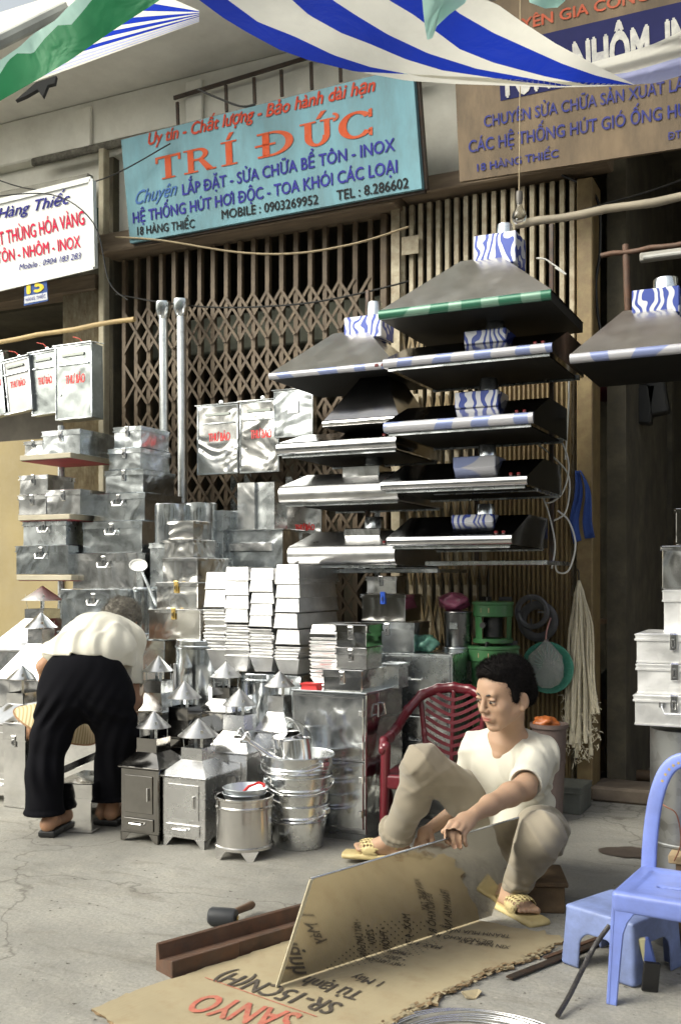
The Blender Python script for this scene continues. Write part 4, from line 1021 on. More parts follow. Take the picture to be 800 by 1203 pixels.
b=MB(); b.box(0,.6,-.02,.02,-.02,.02,ch=.004); b.build('housing',paint('grimy_white',(.32,.31,.28),.6,.1),t); b=MB(); b.tube([(0.02,-.03,-.01),(.58,-.03,-.01)],.012,10); b.build('tube',paint('frosted_tube',(.4,.4,.38),.3,.05),t)
# bulb
t=thing('light_bulb','unlit clear light bulb hanging below the brown sign','light bulb',at(610,232,-.75))
b=MB(); b.lathe([(.006,.03),(.014,.028),(.016,.0),(.013,-.03)],16,cap0=True,cap1=True); b.build('socket',paint('bakelite',(.10,.09,.08),.4),t,smooth=40)
gl,tt,bb=nodes('bulb_glass'); bb.inputs['Transmission Weight'].default_value=1; bb.inputs['Roughness'].default_value=.03; bb.inputs['Base Color'].default_value=(.9,.9,.85,1)
b=MB(); b.lathe([(.013,-.031),(.016,-.045),(.028,-.065),(.033,-.085),(.028,-.105),(.014,-.117),(0,-.12)],20); b.build('glass_bulb',gl,t,smooth=180)
# ------------------------------------------------------------------ votive stoves with conical caps
def stove(label,x0,x1,ybot,ybt,yn0,yn1,nx0,nx1,yc0,yc1,chw,yp,mat,name='paper_stove',door=True,capm=None,dmul=1.05,ground=False,dk=None):
    xc=(x0+x1)/2; a=at(x0,ybt,yp); c=at(x1,ybt,yp); w=c.x-a.x; d=w*dmul
    zb=at(xc,ybot,yp).z if not ground else 0; zb=max(zb,0)
    zt=at(xc,ybt,yp).z; ym=yp+d/2; 
    t=thing(name,label,'stove',((a.x+c.x)/2,yp,zb)); B0=t.location
    zn0=at((nx0+nx1)/2,yn0,ym).z-zb; zn1=at((nx0+nx1)/2,yn1,ym).z-zb; zt-=zb
    nw=(at(nx1,yn1,ym).x-at(nx0,yn1,ym).x)*.5*.62
    nxc=0
    foot=.035
    b=MB(); b.box(-w/2,w/2,0,d,foot,zt,ch=.003); b.build('body',mat,t)
    for sx in (-1,1):
        for sy in (0,1):
            b=MB(); x=sx*w/2; y=0 if sy==0 else d; s_=.05
            b.prism([(x,y,0),(x-sx*.018,y,0),(x-sx*s_,y,foot+.001),(x,y,foot+.001)],(0,.003 if sy==0 else -.003,0))
            b.prism([(x,y,0),(x,y+(.018 if sy==0 else -.018),0),(x,y+(s_ if sy==0 else -s_),foot+.001),(x,y,foot+.001)],(-sx*.003,0,0)); b.build('foot',mat,t)
    b=MB(); e=.010; b.box(-w/2-e,w/2+e,-e,d+e,zt+.0005,zt+.010,ch=.003); b.build('eave',mat,t)
    b=MB(); b.frustum(-w/2-e*.8,w/2+e*.8,-e*.8,d+e*.8,zt+.0105,-nw,nw,d/2-nw,d/2+nw,zn0,bottom=False); b.build('hipped_roof',mat,t)
    b=MB(); b.box(-nw,nw,d/2-nw,d/2-nw+.002,zn0-.01,zn1); b.box(-nw,nw,d/2+nw-.002,d/2+nw,zn0-.01,zn1); b.box(-nw,-nw+.002,d/2-nw+.0021,d/2+nw-.0021,zn0-.01,zn1); b.box(nw-.002,nw,d/2-nw+.0021,d/2+nw-.0021,zn0-.01,zn1)
    b.box(-nw+.002,nw-.002,d/2-nw+.002,d/2+nw-.002,zn0-.009,zn0-.005); b.build('collar',dk or mat,t)
    zc0=at((nx0+nx1)/2,yc1,ym).z-zb; zc1=at((nx0+nx1)/2,yc0,ym).z-zb; r=chw*depth_at(nx0,ym)/F
    zc=zc0-.0
    for sx in (-1,1):
        for sy in (-1,1):
            b=MB(); b.bar((sx*nw*.8,d/2+sy*nw*.8,zn1-.02),(sx*r*.55,d/2+sy*r*.55,zc+(zc1-zc)*.40),.012,.002,up=(sx,sy,0)); b.build('cap_strut',galvd,t)
    b=MB(); b.lathe([(0,zc1),(r*.5,zc+(zc1-zc)*.5),(r,zc),(r*.995,zc-.002),(r*.5,zc+(zc1-zc)*.5-.004),(0,zc1-.005)],26,M=Matrix.Translation((0,d/2,0))); b.build('conical_cap',capm or mat,t,smooth=25)
    if door:
        hz=zt-foot
        b=MB(); b.box(-w*.38,w*.36,-.005,-.0005,foot+hz*.32,foot+hz*.90,ch=.0015); dr=b.build('door',mat,t)
        b=MB(); b.box(w*.24,w*.27,-.016,-.0055,foot+hz*.52,foot+hz*.72,ch=.001); b.build('latch',latchm,dr)
        b=MB(); b.box(-w*.40,w*.38,-.007,-.0005,foot+hz*.05,foot+hz*.24,ch=.0015); dw=b.build('drawer',mat,t)
        b=MB(); z=foot+hz*.15; b.tube([(-w*.2,-.007,z),(-w*.18,-.022,z+.004),(w*.12,-.022,z+.004),(w*.14,-.007,z)],.0035,8); b.build('handle',latchm,dw)
    return t
capm=metal('cap_zinc',.62,.33,(1,1,1),.2,.3,6,.008)
stove('dark mirror finish stove with conical cap beside the bending woman',142,186,990,904,882,866,161,198,835,854,20,-1.73,sdark,capm=capm)
stove('silver stove with conical cap and drawer, front row beside the bucket drum',191,241,996,915,891,877,213,252,844,864,24,-1.71,brush,capm=capm)
stove('silver stove behind the watering cans, second row',245,290,985,886,858,839,264,303,809,828,20,-1.50,brush,capm=capm,ground=True)
stove('dark stove behind the front pair, with dark open collar',186,222,985,868,845,830,204,240,800,820,20,-1.46,sdark,capm=capm,ground=True)
stove('silver stove beside the woman\'s arm, back row left',160,190,985,838,813,799,169,202,770,788,18,-1.36,bright,capm=capm,ground=True,door=False)
stove('stove with brownish collar under the leftmost loaf pans',236,272,985,838,820,807,249,282,777,795,19,-1.32,stain,capm=capm,ground=True,door=False,dk=sdark)
stove('stove with bright roof between the loaf pans and mirror cabinet',302,336,985,862,836,817,313,342,788,806,18,-1.36,bright,capm=capm,ground=True,door=False)
# left group
stove('tallest white-looking stove at the far left under the shelves',-14,52,985,766,726,715,17,52,688,705,24,-.98,bright,capm=pan,ground=True,door=False)
stove('stove at the far left with small cap, in front of the tallest one',-4,50,985,800,756,739,33,60,719,737,19,-1.22,bright,capm=bright,ground=True,door=False)
stove('shiny stove cut by the left edge of the photo beside the woman',-28,27,938,852,824,812,-10,20,780,796,18,-1.40,stain,capm=bright,ground=True)
pbox('low bright metal case on the ground left of the woman\'s leg',4,850,30,940,-1.46,.22,stain,1,group='metal cases near the woman')
# items between the woman's legs
t=pbox('sloping tin drawer case on the ground between the woman\'s feet',66,921,104,971,-1.72,.30,stain,0,rz=.25,group='metal cases near the woman',lid=.3)
p=at(84,905,-1.62); t=thing('tin_tray','open tin tray tilted on the drawer case between the woman\'s legs','tray',(p.x,p.y,p.z)); t.rotation_euler=(.0,-.42,.25)
b=MB(); b.box(-.10,.16,0,.14,0,.003); b.box(-.10,.16,0,.003,.0031,.03); b.box(-.10,.16,.137,.14,.0031,.03); b.build('tray_pan',bright,t)
pbox('mirror bright steel case behind the tray between the woman\'s legs',72,850,120,920,-1.36,.25,stain,0,group='metal cases near the woman',ground=True)
# conical hat
hm,tt,bb=nodes('palm_leaf_hat'); v=coord(tt,(1,1,1)); wv=tt.nodes.new('ShaderNodeTexWave'); wv.wave_type='RINGS'; wv.rings_direction='Z'; wv.inputs['Scale'].default_value=22; tt.links.new(v,wv.inputs[0])
tt.links.new(ramp(tt,wv.outputs['Fac'],[(.2,(.42,.33,.17)),(.6,(.62,.53,.33))]),bb.inputs['Base Color']); bb.inputs['Roughness'].default_value=.7
t=thing('conical_hat','cream palm leaf hat tilted behind the woman\'s knees','hat',PZ(66,852,4.72)); t.rotation_euler=(-.12,.40,0)
b=MB(); b.lathe([(0,.13),(.10,.07),(.20,.0),(.203,-.003),(.198,-.004),(.10,.06),(0,.12)],40); b.build('crown',hm,t,smooth=40); b=MB(); b.tube([(.2*cos(a),.2*sin(a),-.002) for a in [2*pi*i/40 for i in range(40)]],.004,6,closed=True); b.build('rim',paint('brown_thread',(.3,.16,.07),.7),t)
# ------------------------------------------------------------------ buckets
def bucket_meshes(r0,r1,h):
    b=MB(); b.lathe([(0,.006),(r0-.004,.006),(r0,.0),(r0+.003,.004),(r0+(r1-r0)*.62,h*.62),(r0+(r1-r0)*.64+.004,h*.65),(r0+(r1-r0)*.66,h*.68),(r0+(r1-r0)*.72+.004,h*.73),(r0+(r1-r0)*.76,h*.77),(r1,h-.006),(r1+.005,h-.004),(r1+.006,h),(r1+.002,h+.003),(r1-.002,h),(r0+(r1-r0)*.5-.002,h*.5),(r0-.003,.010),(0,.010)],44); return b
def bucket(label,x,y,z,r0,r1,h,tilt=(0,0,0),hang=1,group=None,mat=None):
    t=thing('bucket',label,'bucket',(x,y,z),0,group); t.rotation_euler=tilt
    b=bucket_meshes(r0,r1,h); b.build('body',mat or metal('bucket_zinc',.74,.26,(.98,1,1),.25,.35,6,.01,0,.25),t,smooth=30)
    for s_ in (-1,1):
        b=MB(); b.box(s_*(r1)-.012,s_*(r1)+.012,-.02,.02,h-.035,h-.012,ch=.003); b.build('ear',galv,t)
    b=MB(); pts=[((r1+.01)*cos(a),-(r1*1.03)*sin(a)*1.0,h-.02-.045*sin(a)*hang) for a in [pi*i/20 for i in range(21)]]; b.tube(pts,.003,6); b.build('handle',latchm,t)
    return t
K=G(340,1000); bz=.0
GBk='zinc buckets nested beside the mirror cabinet'
bucket('lowest bucket of three nested beside the mirror cabinet',K.x,K.y+.09,0,.094,.118,.178,group=GBk)
bucket('middle bucket of three nested beside the mirror cabinet',K.x-.004,K.y+.09,.105,.106,.134,.190,(0.0,0,.5),group=GBk)
bucket('topmost nested bucket, holding two watering cans',K.x-.010,K.y+.09,.195,.118,.146,.185,(0,0.02,-.3),group=GBk)
K2=at(325,960,-1.48)
def drum():
    p=G(270,1012); t=thing('drum_stove','round steel drum stove on three splayed feet holding two small pans','stove',(p.x,p.y+.11,0)); r=.112
    m=metal('drum_steel',.66,.2,(1,.98,.95),.05,.35,4,.01,.15,.2)
    b=MB(); b.lathe([(0,.032),(r,.032),(r+.006,.036),(r+.006,.046),(r,.05),(r,.19),(r+.004,.195),(r+.004,.20),(r,.205),(r,.225),(r+.007,.229),(r+.007,.236),(r,.238),(r-.003,.236),(r-.004,.06),(0,.06)],48); b.build('body',m,t,smooth=30)
    for a in (-2.0,-.85,1.6):
        b=MB(); M=Matrix.Rotation(a,4,'Z'); q=[M@Vector(v) for v in ((r+.004,-.035,.035),(r+.004,.035,.035),(r+.012,.012,0),(r+.012,-.012,0))]; b.prism(q,M@Vector((-.004,0,0))); b.build('foot',m,t)
    b=MB(); b.tube([(r*cos(1),r*sin(1),.215),((r+.03)*cos(1),(r+.03)*sin(1),.20),((r+.03)*cos(.6),(r+.03)*sin(.6),.20),(r*cos(.6),r*sin(.6),.215)],.004,6); b.build('handle',latchm,t)
    for i,(z,rr) in enumerate(((.20,.085),(.222,.088))):
        q=thing('small_pan','upper small aluminium pan sitting in the drum stove' if i else 'lower small aluminium pan inside the drum stove under another','pan',(p.x+.005*i,p.y+.11,z))
        b=MB(); b.lathe([(0,.003),(rr*.8,.003),(rr*.82,0),(rr,.045),(rr+.004,.047),(rr,.049),(rr*.8,.008),(0,.007)],36); b.build('body',metal('aluminium_pan',.75,.35,(.95,1,1.05),.1,.2,6,.005),q,smooth=35)
        if i:
            b=MB(); b.tube([(.0,-.03,.02),(.02,.0,.05),(.05,.03,.062),(.072,.035,.055),(.078,.02,.052)],.006,8); o=b.build('red_strap',paint('red_plastic',(.5,.02,.02),.35),None,smooth=60,loc=(p.x,p.y+.11,z)); tag(o,'red plastic handle strap lying in the small pan','strap')
drum()
def can(label,x,y,z,rot,sc=1,rose=True):
    t=thing('watering_can',label,'watering can',(x,y,z),0,'watering cans in the top bucket'); t.rotation_euler=rot; t.scale=(sc,sc,sc)
    m=metal('can_zinc',.82,.18,(1,1,1),.15,.35,6,.01); r=.062
    b=MB(); b.lathe([(0,0),(r,0),(r+.002,.004),(r,.01),(r,.115),(r+.003,.118),(r,.121),(r-.003,.118),(r-.003,.006),(0,.004)],32); b.build('body',m,t,smooth=35)
    b=MB(); b.add([(r*cos(a)*.98,r*sin(a)*.98,.119) for a in [pi/2+pi*i/14 for i in range(15)]],[tuple(range(15))]); b.build('half_lid',m,t)
    b=MB(); b.tube([(-r+.005,0,.03),(-r-.045,0,.06),(-r-.10,0,.11),(-r-.125,0,.135)],[.014,.012,.009,.008],12); b.build('spout',m,t,smooth=50)
    M=Matrix.Translation((-r-.125,0,.135))@Matrix.Rotation(-.85,4,'Y')
    b=MB(); b.lathe([(.009,-.004),(.028,.022),(.030,.024),(.026,.030),(.014,.034),(0,.035)],24,M=M); ro=b.build('rose',m,t,smooth=40)
    b=MB()
    for i in range(18):
        a=i*2.4; rr=.006*sqrt(i); v=M@Vector((rr*cos(a),rr*sin(a),.0355-rr*.25)); b.box(v.x-.0012,v.x+.0012,v.y-.0012,v.y+.0012,v.z-.001,v.z+.002)
    o=b.build('holes',latchd,ro); o['kind']='stuff'
    b=MB()
    pts=[(r*cos(a)*1.0+.0,0,.10+.09*sin(a)) for a in [pi*i/14 for i in range(15)]]
    b2=[]
    for i in range(len(pts)-1): b.bar(pts[i],pts[i+1],.014,.003,up=(pts[i][0],0,.06))
    b.build('handle',m,t)
    return t
tx=Vector((K.x-.02,K.y+.08,.335))
can('left watering can with its rose raised to the left',tx.x-.03,tx.y+.03,tx.z-.0,(.1,-.15,.25))
can('right watering can with its rose lower, leaning in the top bucket',tx.x+.045,tx.y-.045,tx.z-.005,(-.1,-.12,.5))
# ------------------------------------------------------------------ right hand clutter on and beside the gate
greenp=paint('green_enamel',(.035,.13,.045),.35,.15,6,.0,.15,dirt=(.03,.05,.03),dirtamt=.4,coat=.3); greend=paint('black_burner',(.02,.02,.02),.5)
def kstove(label,px0,px1,y0,y1,yp):
    c=at((px0+px1)/2,y1,yp); r=(at(px1,y1,yp).x-at(px0,y1,yp).x)/2; h=at((px0+px1)/2,y0,yp).z-c.z
    t=thing('kerosene_stove',label,'stove',(c.x,yp+r,c.z),0,'green kerosene stoves')
    b=MB(); b.lathe([(r*.92,0),(r,.004),(r,.02),(r*.96,.024),(0,.024)],36,cap0=True); b.build('tank',greenp,t,smooth=35)
    for k in range(3):
        a=-pi/2-.65+k*2.094; b=MB(); n=6; vs=[]
        for i in range(n+1):
            q=a-.32+.64*i/n; vs+=[((r*.90)*cos(q),(r*.90)*sin(q),.024),((r*.93)*cos(q),(r*.93)*sin(q),h*.62)]
        b.add(vs,[(2*i,2*i+2,2*i+3,2*i+1) for i in range(n)]); b.build('side_panel',greenp,t,smooth=60)
    b=MB(); b.lathe([(r*.95,h*.60),(r,h*.62),(r,h*.86),(r*1.04,h*.88),(r*1.04,h*.93),(r*.9,h*.95),(r*.5,h*.93),(r*.5,h*.6)],36); b.build('top_ring',greenp,t,smooth=35)
    b=MB(); b.lathe([(0,.03),(r*.48,.03),(r*.48,h*.58),(r*.3,h*.6),(0,h*.6)],24); b.build('burner',greend,t,smooth=35)
    b=MB(); M=Matrix.Translation((-.2*r,-r*.9,h*.42))@Matrix.Rotation(pi/2,4,'X'); b.lathe([(.0,.02),(.014,.02),(.016,.0)],14,M=M); b.build('knob',greend,t)
    for k in range(3):
        a=k*2.094+.5; b=MB(); b.bar((r*.3*cos(a),r*.3*sin(a),h*.95),(r*.95*cos(a),r*.95*sin(a),h*.95),.006,.02,up=(0,0,1)); b.build('pan_support',greend,t)
    b=MB(); b.add([(r*1.003*cos(a),r*1.003*sin(a),z) for a in (-pi/2-.35,-pi/2+.1) for z in (h*.70,h*.80)],[(0,1,3,2)]); b.build('maker_label',paint('copper_label',(.5,.28,.17),.5),t)
    return t
kstove('upper green kerosene stove, standing on the lower one',549,595,704,757,-.60)
kstove('lower green kerosene stove behind the man\'s head',542,600,757,812,-.64)
kstove('third green kerosene stove mostly hidden behind the red chair',545,598,812,866,-.64)
t=pbox('dark wooden stool carrying the green stoves',540,867,602,925,-.64,.26,woodd,0,name='low_stool',cat='stool',group=None,ground=True,lid=.12)
def pot(label,px0,px1,y0,y1,yp,mat,lidm=None,ground=False):
    c=at((px0+px1)/2,y1,yp); r=(at(px1,y1,yp).x-at(px0,y1,yp).x)/2; h=at((px0+px1)/2,y0,yp).z-c.z
    if ground: h+=c.z; c.z=0
    t=thing('metal_pot',label,'pot',(c.x,yp+r,c.z),0,'dark pots beside the green stoves')
    b=MB(); b.lathe([(0,0),(r*.97,0),(r,.006),(r,h-.008),(r+.004,h-.004),(r+.003,h),(r*.6,h+.004),(0,h+.006)],32); b.build('body',mat,t,smooth=40)
    b=MB(); b.box(-.02,.02,-r-.006,-r+.002,h*.5,h*.7,ch=.003); b.build('label_plate',galvd,t); return t
blackmet=metal('dark_pot_metal',.20,.3,(1,1,1),.1,.2,6,.01)
pot('black cylindrical pot under the pink wrapped knob',517,548,719,760,-.62,blackmet)
pot('grey cylindrical pot under the black one',515,547,761,800,-.62,galvd)
pot('dark drum on the ground under the two pots',514,548,801,900,-.62,blackmet,ground=True)
# pink plastic wrap
def lump(name,label,cat,c,rx,ry,rz_,mat,seed,amp=.15,n=20):
    rnd=random.Random(seed); b=MB(); ph=[rnd.uniform(0,6) for _ in range(8)]; vs=[];fs=[]
    for i in range(n+1):
        th=pi*i/n
        for j in range(n):
            p_=2*pi*j/n; d=1+amp*(sin(3*p_+ph[0])*sin(th*4+ph[1])+.6*sin(5*p_+ph[2]+3*th)+.4*sin(9*p_+ph[3])*sin(7*th))*sin(th)
            vs.append((rx*d*sin(th)*cos(p_),ry*d*sin(th)*sin(p_),rz_*d*cos(th)))
    for i in range(n):
        for j in range(n): fs.append((i*n+j,i*n+(j+1)%n,(i+1)*n+(j+1)%n,(i+1)*n+j))
    b.add(vs,fs); o=b.build(name,mat,None,smooth=180,loc=c); tag(o,label,cat); return o
plastp=paint('pink_plastic_bag',(.30,.07,.14),.3,.3,20,0,.8,.01,30,coat=.4); plastg=paint('green_plastic_bag',(.10,.25,.19),.3,.4,25,0,.8,.01,30,coat=.4)
lump('plastic_bag','crumpled pink plastic bag wrapped round a burner on the black pot','bag',at(533,707,-.52),.072,.06,.045,plastp,2,.22)
lump('plastic_bag','pale green plastic wrapped bowl on the grey cabinet','bag',at(501,756,-.70),.055,.05,.04,plastg,5,.25)
# coiled rings on the gate
def ring(label,px,py,yp,R,r,mat,tilt=0,name='iron_ring',spokes=0):
    c=at(px,py,yp); t=thing(name,label,'ring',c); t.rotation_euler=(pi/2,tilt,0)
    b=MB(); b.lathe([(R-r,-.004),(R+r,-.004),(R+r,.006),(R+r*.5,.012),(R-r*.5,.012),(R-r,.006),(R-r,-.004)],40); b.build('band',mat,t,smooth=35)
    for k in range(spokes):
        a=k*2*pi/spokes; b=MB(); b.bar((R*.9*cos(a),R*.9*sin(a),.012),(R*.45*cos(a),R*.45*sin(a),.02),.008,.004,up=(0,0,1)); b.build('prong',mat,t)
ringm=paint('grey_cast_iron',(.13,.13,.135),.5,.2,10,.5,.2)
ring('grey cast iron stove ring hanging on the ochre gate, front one',625,719,-.16,.075,.014,ringm,.0,spokes=4)
ring('second grey stove ring hanging lower behind the first',632,730,-.11,.082,.022,ringm,.0)
# green strainer in a plastic bag
c=at(644,784,-.22); t=thing('green_strainer','round green plastic strainer hung in a clear bag from the gate','strainer',c); t.rotation_euler=(pi/2+.1,0,0)
gpl=paint('sea_green_plastic',(.06,.26,.19),.4,.1,8)
b=MB(); b.lathe([(0,.0),(.09,.004),(.122,.02),(.128,.02),(.130,.012),(.09,-.004),(0,-.008)],40); b.build('bowl',gpl,t,smooth=40)
b=MB()
for k in range(24):
    a=2*pi*k/24; b.bar((.03*cos(a),.03*sin(a),.004),(.12*cos(a),.12*sin(a),.022),.004,.003,up=(0,0,1))
b.build('rib_grid',gpl,t)
bagm,tt,bb=nodes('clear_bag'); bb.inputs['Base Color'].default_value=(.62,.60,.58,1); bb.inputs['Alpha'].default_value=.33; bb.inputs['Roughness'].default_value=.2; v=coord(tt); bump(tt,bb,noise(tt,v,25,4,.6,1.5),1,.02)
b=MB(); rnd=random.Random(3); n=22; vs=[];fs=[]
for i,(z,r) in enumerate(((.135,.006),(.12,.012),(.10,.03),(.05,.075),(0,.09),(-.05,.085),(-.09,.06),(-.11,.02))):
    for j in range(n):
        a=2*pi*j/n; rr=r*(1+.14*sin(5*a+i)+rnd.uniform(-.08,.08)); vs.append((rr*cos(a),-.04+rr*.35*sin(a),z))
for i in range(7):
    for j in range(n): fs.append((i*n+j,i*n+(j+1)%n,(i+1)*n+(j+1)%n,(i+1)*n+j))
b.add(vs,fs); o=b.build('clear_bag',bagm,None,smooth=180,loc=c+Vector((0,0,.01))); tag(o,'clear crumpled plastic bag round the green strainer','bag')
cord('pink string tying the plastic bag to the gate',[c+Vector((0,-.05,.14)),c+Vector((.002,-.03,.19)),c+Vector((0,.05,.24))],.004,paint('pink_string',(.5,.25,.22),.7),'string','string')
# rope mop
c=at(680,682,-.16); t=thing('rope_mop','cream cotton rope mop hanging on the gate edge','mop',c)
mopm=paint('cotton_rope',(.66,.60,.45),.95,.15,40,0,.8,.003,160)
rnd=random.Random(9)
for k in range(46):
    a=rnd.uniform(0,2*pi); s_=sqrt(rnd.random()); L=rnd.uniform(.62,.86) if k%3 else rnd.uniform(.70,.88); x1=s_*cos(a)*.066+.006; y1=s_*sin(a)*.04
    pts=[(0.002*cos(a),.002*sin(a),0)]
    for i in range(1,13):
        f=i/12; sp=min(1,f*3.2)**.7; j=.004*sin(f*9+k)
        pts.append((x1*sp*(.75+.25*f)+j+.02*f*f*(1 if x1>0.02 else -.8),y1*sp+j*.5,-L*f))
    b=MB(); b.tube(pts,[.004]+[.0055]*10+[.007,.010],5); b.build('strand',mopm,t,smooth=70)
b=MB(); rnd=random.Random(2)
for k in range(260):
    a=rnd.uniform(0,6.28); x=rnd.uniform(-.085,.095); z=-.60-.26*rnd.random()-.05*cos(x*30); q=Vector((x,rnd.uniform(-.04,.04),z)); d=Vector((rnd.uniform(-1,1),rnd.uniform(-1,1),rnd.uniform(-1.4,.2)))*.02
    b.tube([q,q+d*.5+Vector((.003,0,.002)),q+d],.0018,4)
o=b.build('frayed_ends',mopm,t); o['kind']='stuff'
b=MB(); b.tube([(0,0,-.01),(0,.0,.04),(-.012,.02,.055),(-.012,.05,.05)],.004,6); b.build('hook',iron,t)
# blue cloth
p0=at(680,553,-.10); b=MB(); nx,ny=10,16; vs=[];fs=[]
for j in range(ny+1):
    f=j/ny; wdt=.018+.075*min(1,f*1.5)**.8
    for i in range(nx+1):
        u=i/nx-.5; vs.append((u*wdt*1.15+.03*f+.012*sin(f*6),.012*sin(u*16+f*3)+.01*cos(u*7),-.34*f-(.02*abs(u) if j==ny else 0)+.03*u*f))
for j in range(ny):
    for i in range(nx): a=j*(nx+1)+i; fs.append((a,a+1,a+nx+2,a+nx+1))
b.add(vs,fs); o=b.build('blue_cloth',paint('blue_cloth',(.03,.075,.30),.85,.15,30,0,.5,.003,90),None,smooth=180,loc=p0); md=o.modifiers.new('thick','SOLIDIFY'); md.thickness=.004; tag(o,'blue rag hanging on the gate edge above the mop','cloth')
# basket with orange packets behind the man
c=at(645,925,-.62); c.z=.0; t=thing('waste_basket','grey plastic basket behind the man holding orange packets','basket',(c.x,c.y,.0)); 
h=at(645,850,-.62).z; m=paint('grey_plastic_basket',(.13,.095,.085),.5,.15,8,0,.2)
b=MB(); b.lathe([(0,.01),(.06,.01),(.06,0),(.078,h-.02),(.086,h-.018),(.086,h),(.076,h),(.058,.02),(0,.02)],30); b.build('tub',m,t,smooth=35)
b=MB(); b.lathe([(.070,h*.6),(.075,h*.6),(.075,h*.63),(.070,h*.63)],30); b.build('band',m,t)
lump('orange_packet','orange plastic packets on top of the basket behind the man','packet',(c.x-.01,c.y-.02,h+.005),.055,.045,.03,paint('orange_packet',(.38,.11,.03),.35,.4,18,0,.5,.01,20),7,.2)
pbox('dull green-grey toolbox on the ground behind the man',646,925,682,962,-.45,.22,paint('grey_green_box',(.12,.13,.115),.6,.2,8,0,.3,dirt=(.06,.05,.04)),0,name='toolbox',cat='toolbox',group=None,ground=True,lid=.2)
# inside the dark room
lump('hanging_helmet','dark red rounded bag hanging inside the doorway','bag',at(713,450,.35),.11,.09,.10,paint('dark_red_bag',(.10,.015,.02),.5,.2,10),11,.08)
for i,(x0,y0,x1,y1) in enumerate(((742,448,764,496),(764,446,786,488))):
    a=at(x0,y1,.5); c_=at(x1,y0,.5); b=MB(); b.box(0,c_.x-a.x,0,.1,0,c_.z-a.z,ch=.01); o=b.build('black_case',paint('black_case',(.015,.015,.014),.5),loc=(a.x,.5,a.z),rot=(0,.15-.3*i,0)); tag(o,'black case hanging in the doorway, '+('left one' if i==0 else 'right one'),'case','black cases hanging in the doorway')
t=thing('straw_broom','worn straw broom leaning in the dark doorway','broom',at(722,920,.6)); t.location.z=.0
b=MB(); rnd=random.Random(5)
for k in range(60): x=rnd.uniform(-.07,.09); b.tube([(x,rnd.uniform(-.03,.03),.02),(x*.3-.08,.02,.42)],.003,4)
o=b.build('bristles',paint('straw',(.16,.115,.06),.9,.2,20),t); o['kind']='stuff'
b=MB(); b.tube([(-.08,.02,.40),(-.14,.06,1.1)],.012,8); b.build('handle',woodd,t)
p=at(755,860,1.2); b=MB(); b.lathe([(0,.0),(.20,.015),(.30,.05),(.305,.05),(.2,.01),(0,-.005)],40,M=Matrix.Rotation(pi/2-.2,4,'X')); o=b.build('wok_disc',paint('sooty_lid',(.05,.055,.05),.4,.3,8,.6),loc=(p.x,1.2,.33)); tag(o,'large round blackened metal disc leaning inside the doorway','disc')
p=at(735,700,1.6); t=thing('dark_shelf','dark plank shelf with a pipe inside the doorway','shelf',(p.x,1.6,at(735,730,1.6).z))
b=MB(); b.box(-.15,.9,-.1,.3,-.015,.015); b.build('plank',woodd,t); b=MB(); b.tube([(-.1,-.05,.05),(.9,-.05,.07)],.035,12); b.build('pipe',iron,t); b=MB(); b.bar((0.05,.0,.0),(0.05,.0,.62),.03,.02); b.build('bracket',woodd,t); b=MB(); b.bar((.1,.1,.02),(.5,.1,.55),.3,.02); b.build('leaning_board',woodd,t)
p=G(720,945); 
pole('brown timber lying on the doorway floor',Vector((.15,.45,.04)),Vector((1.4,.5,.04)),.03,woodd,'timber')
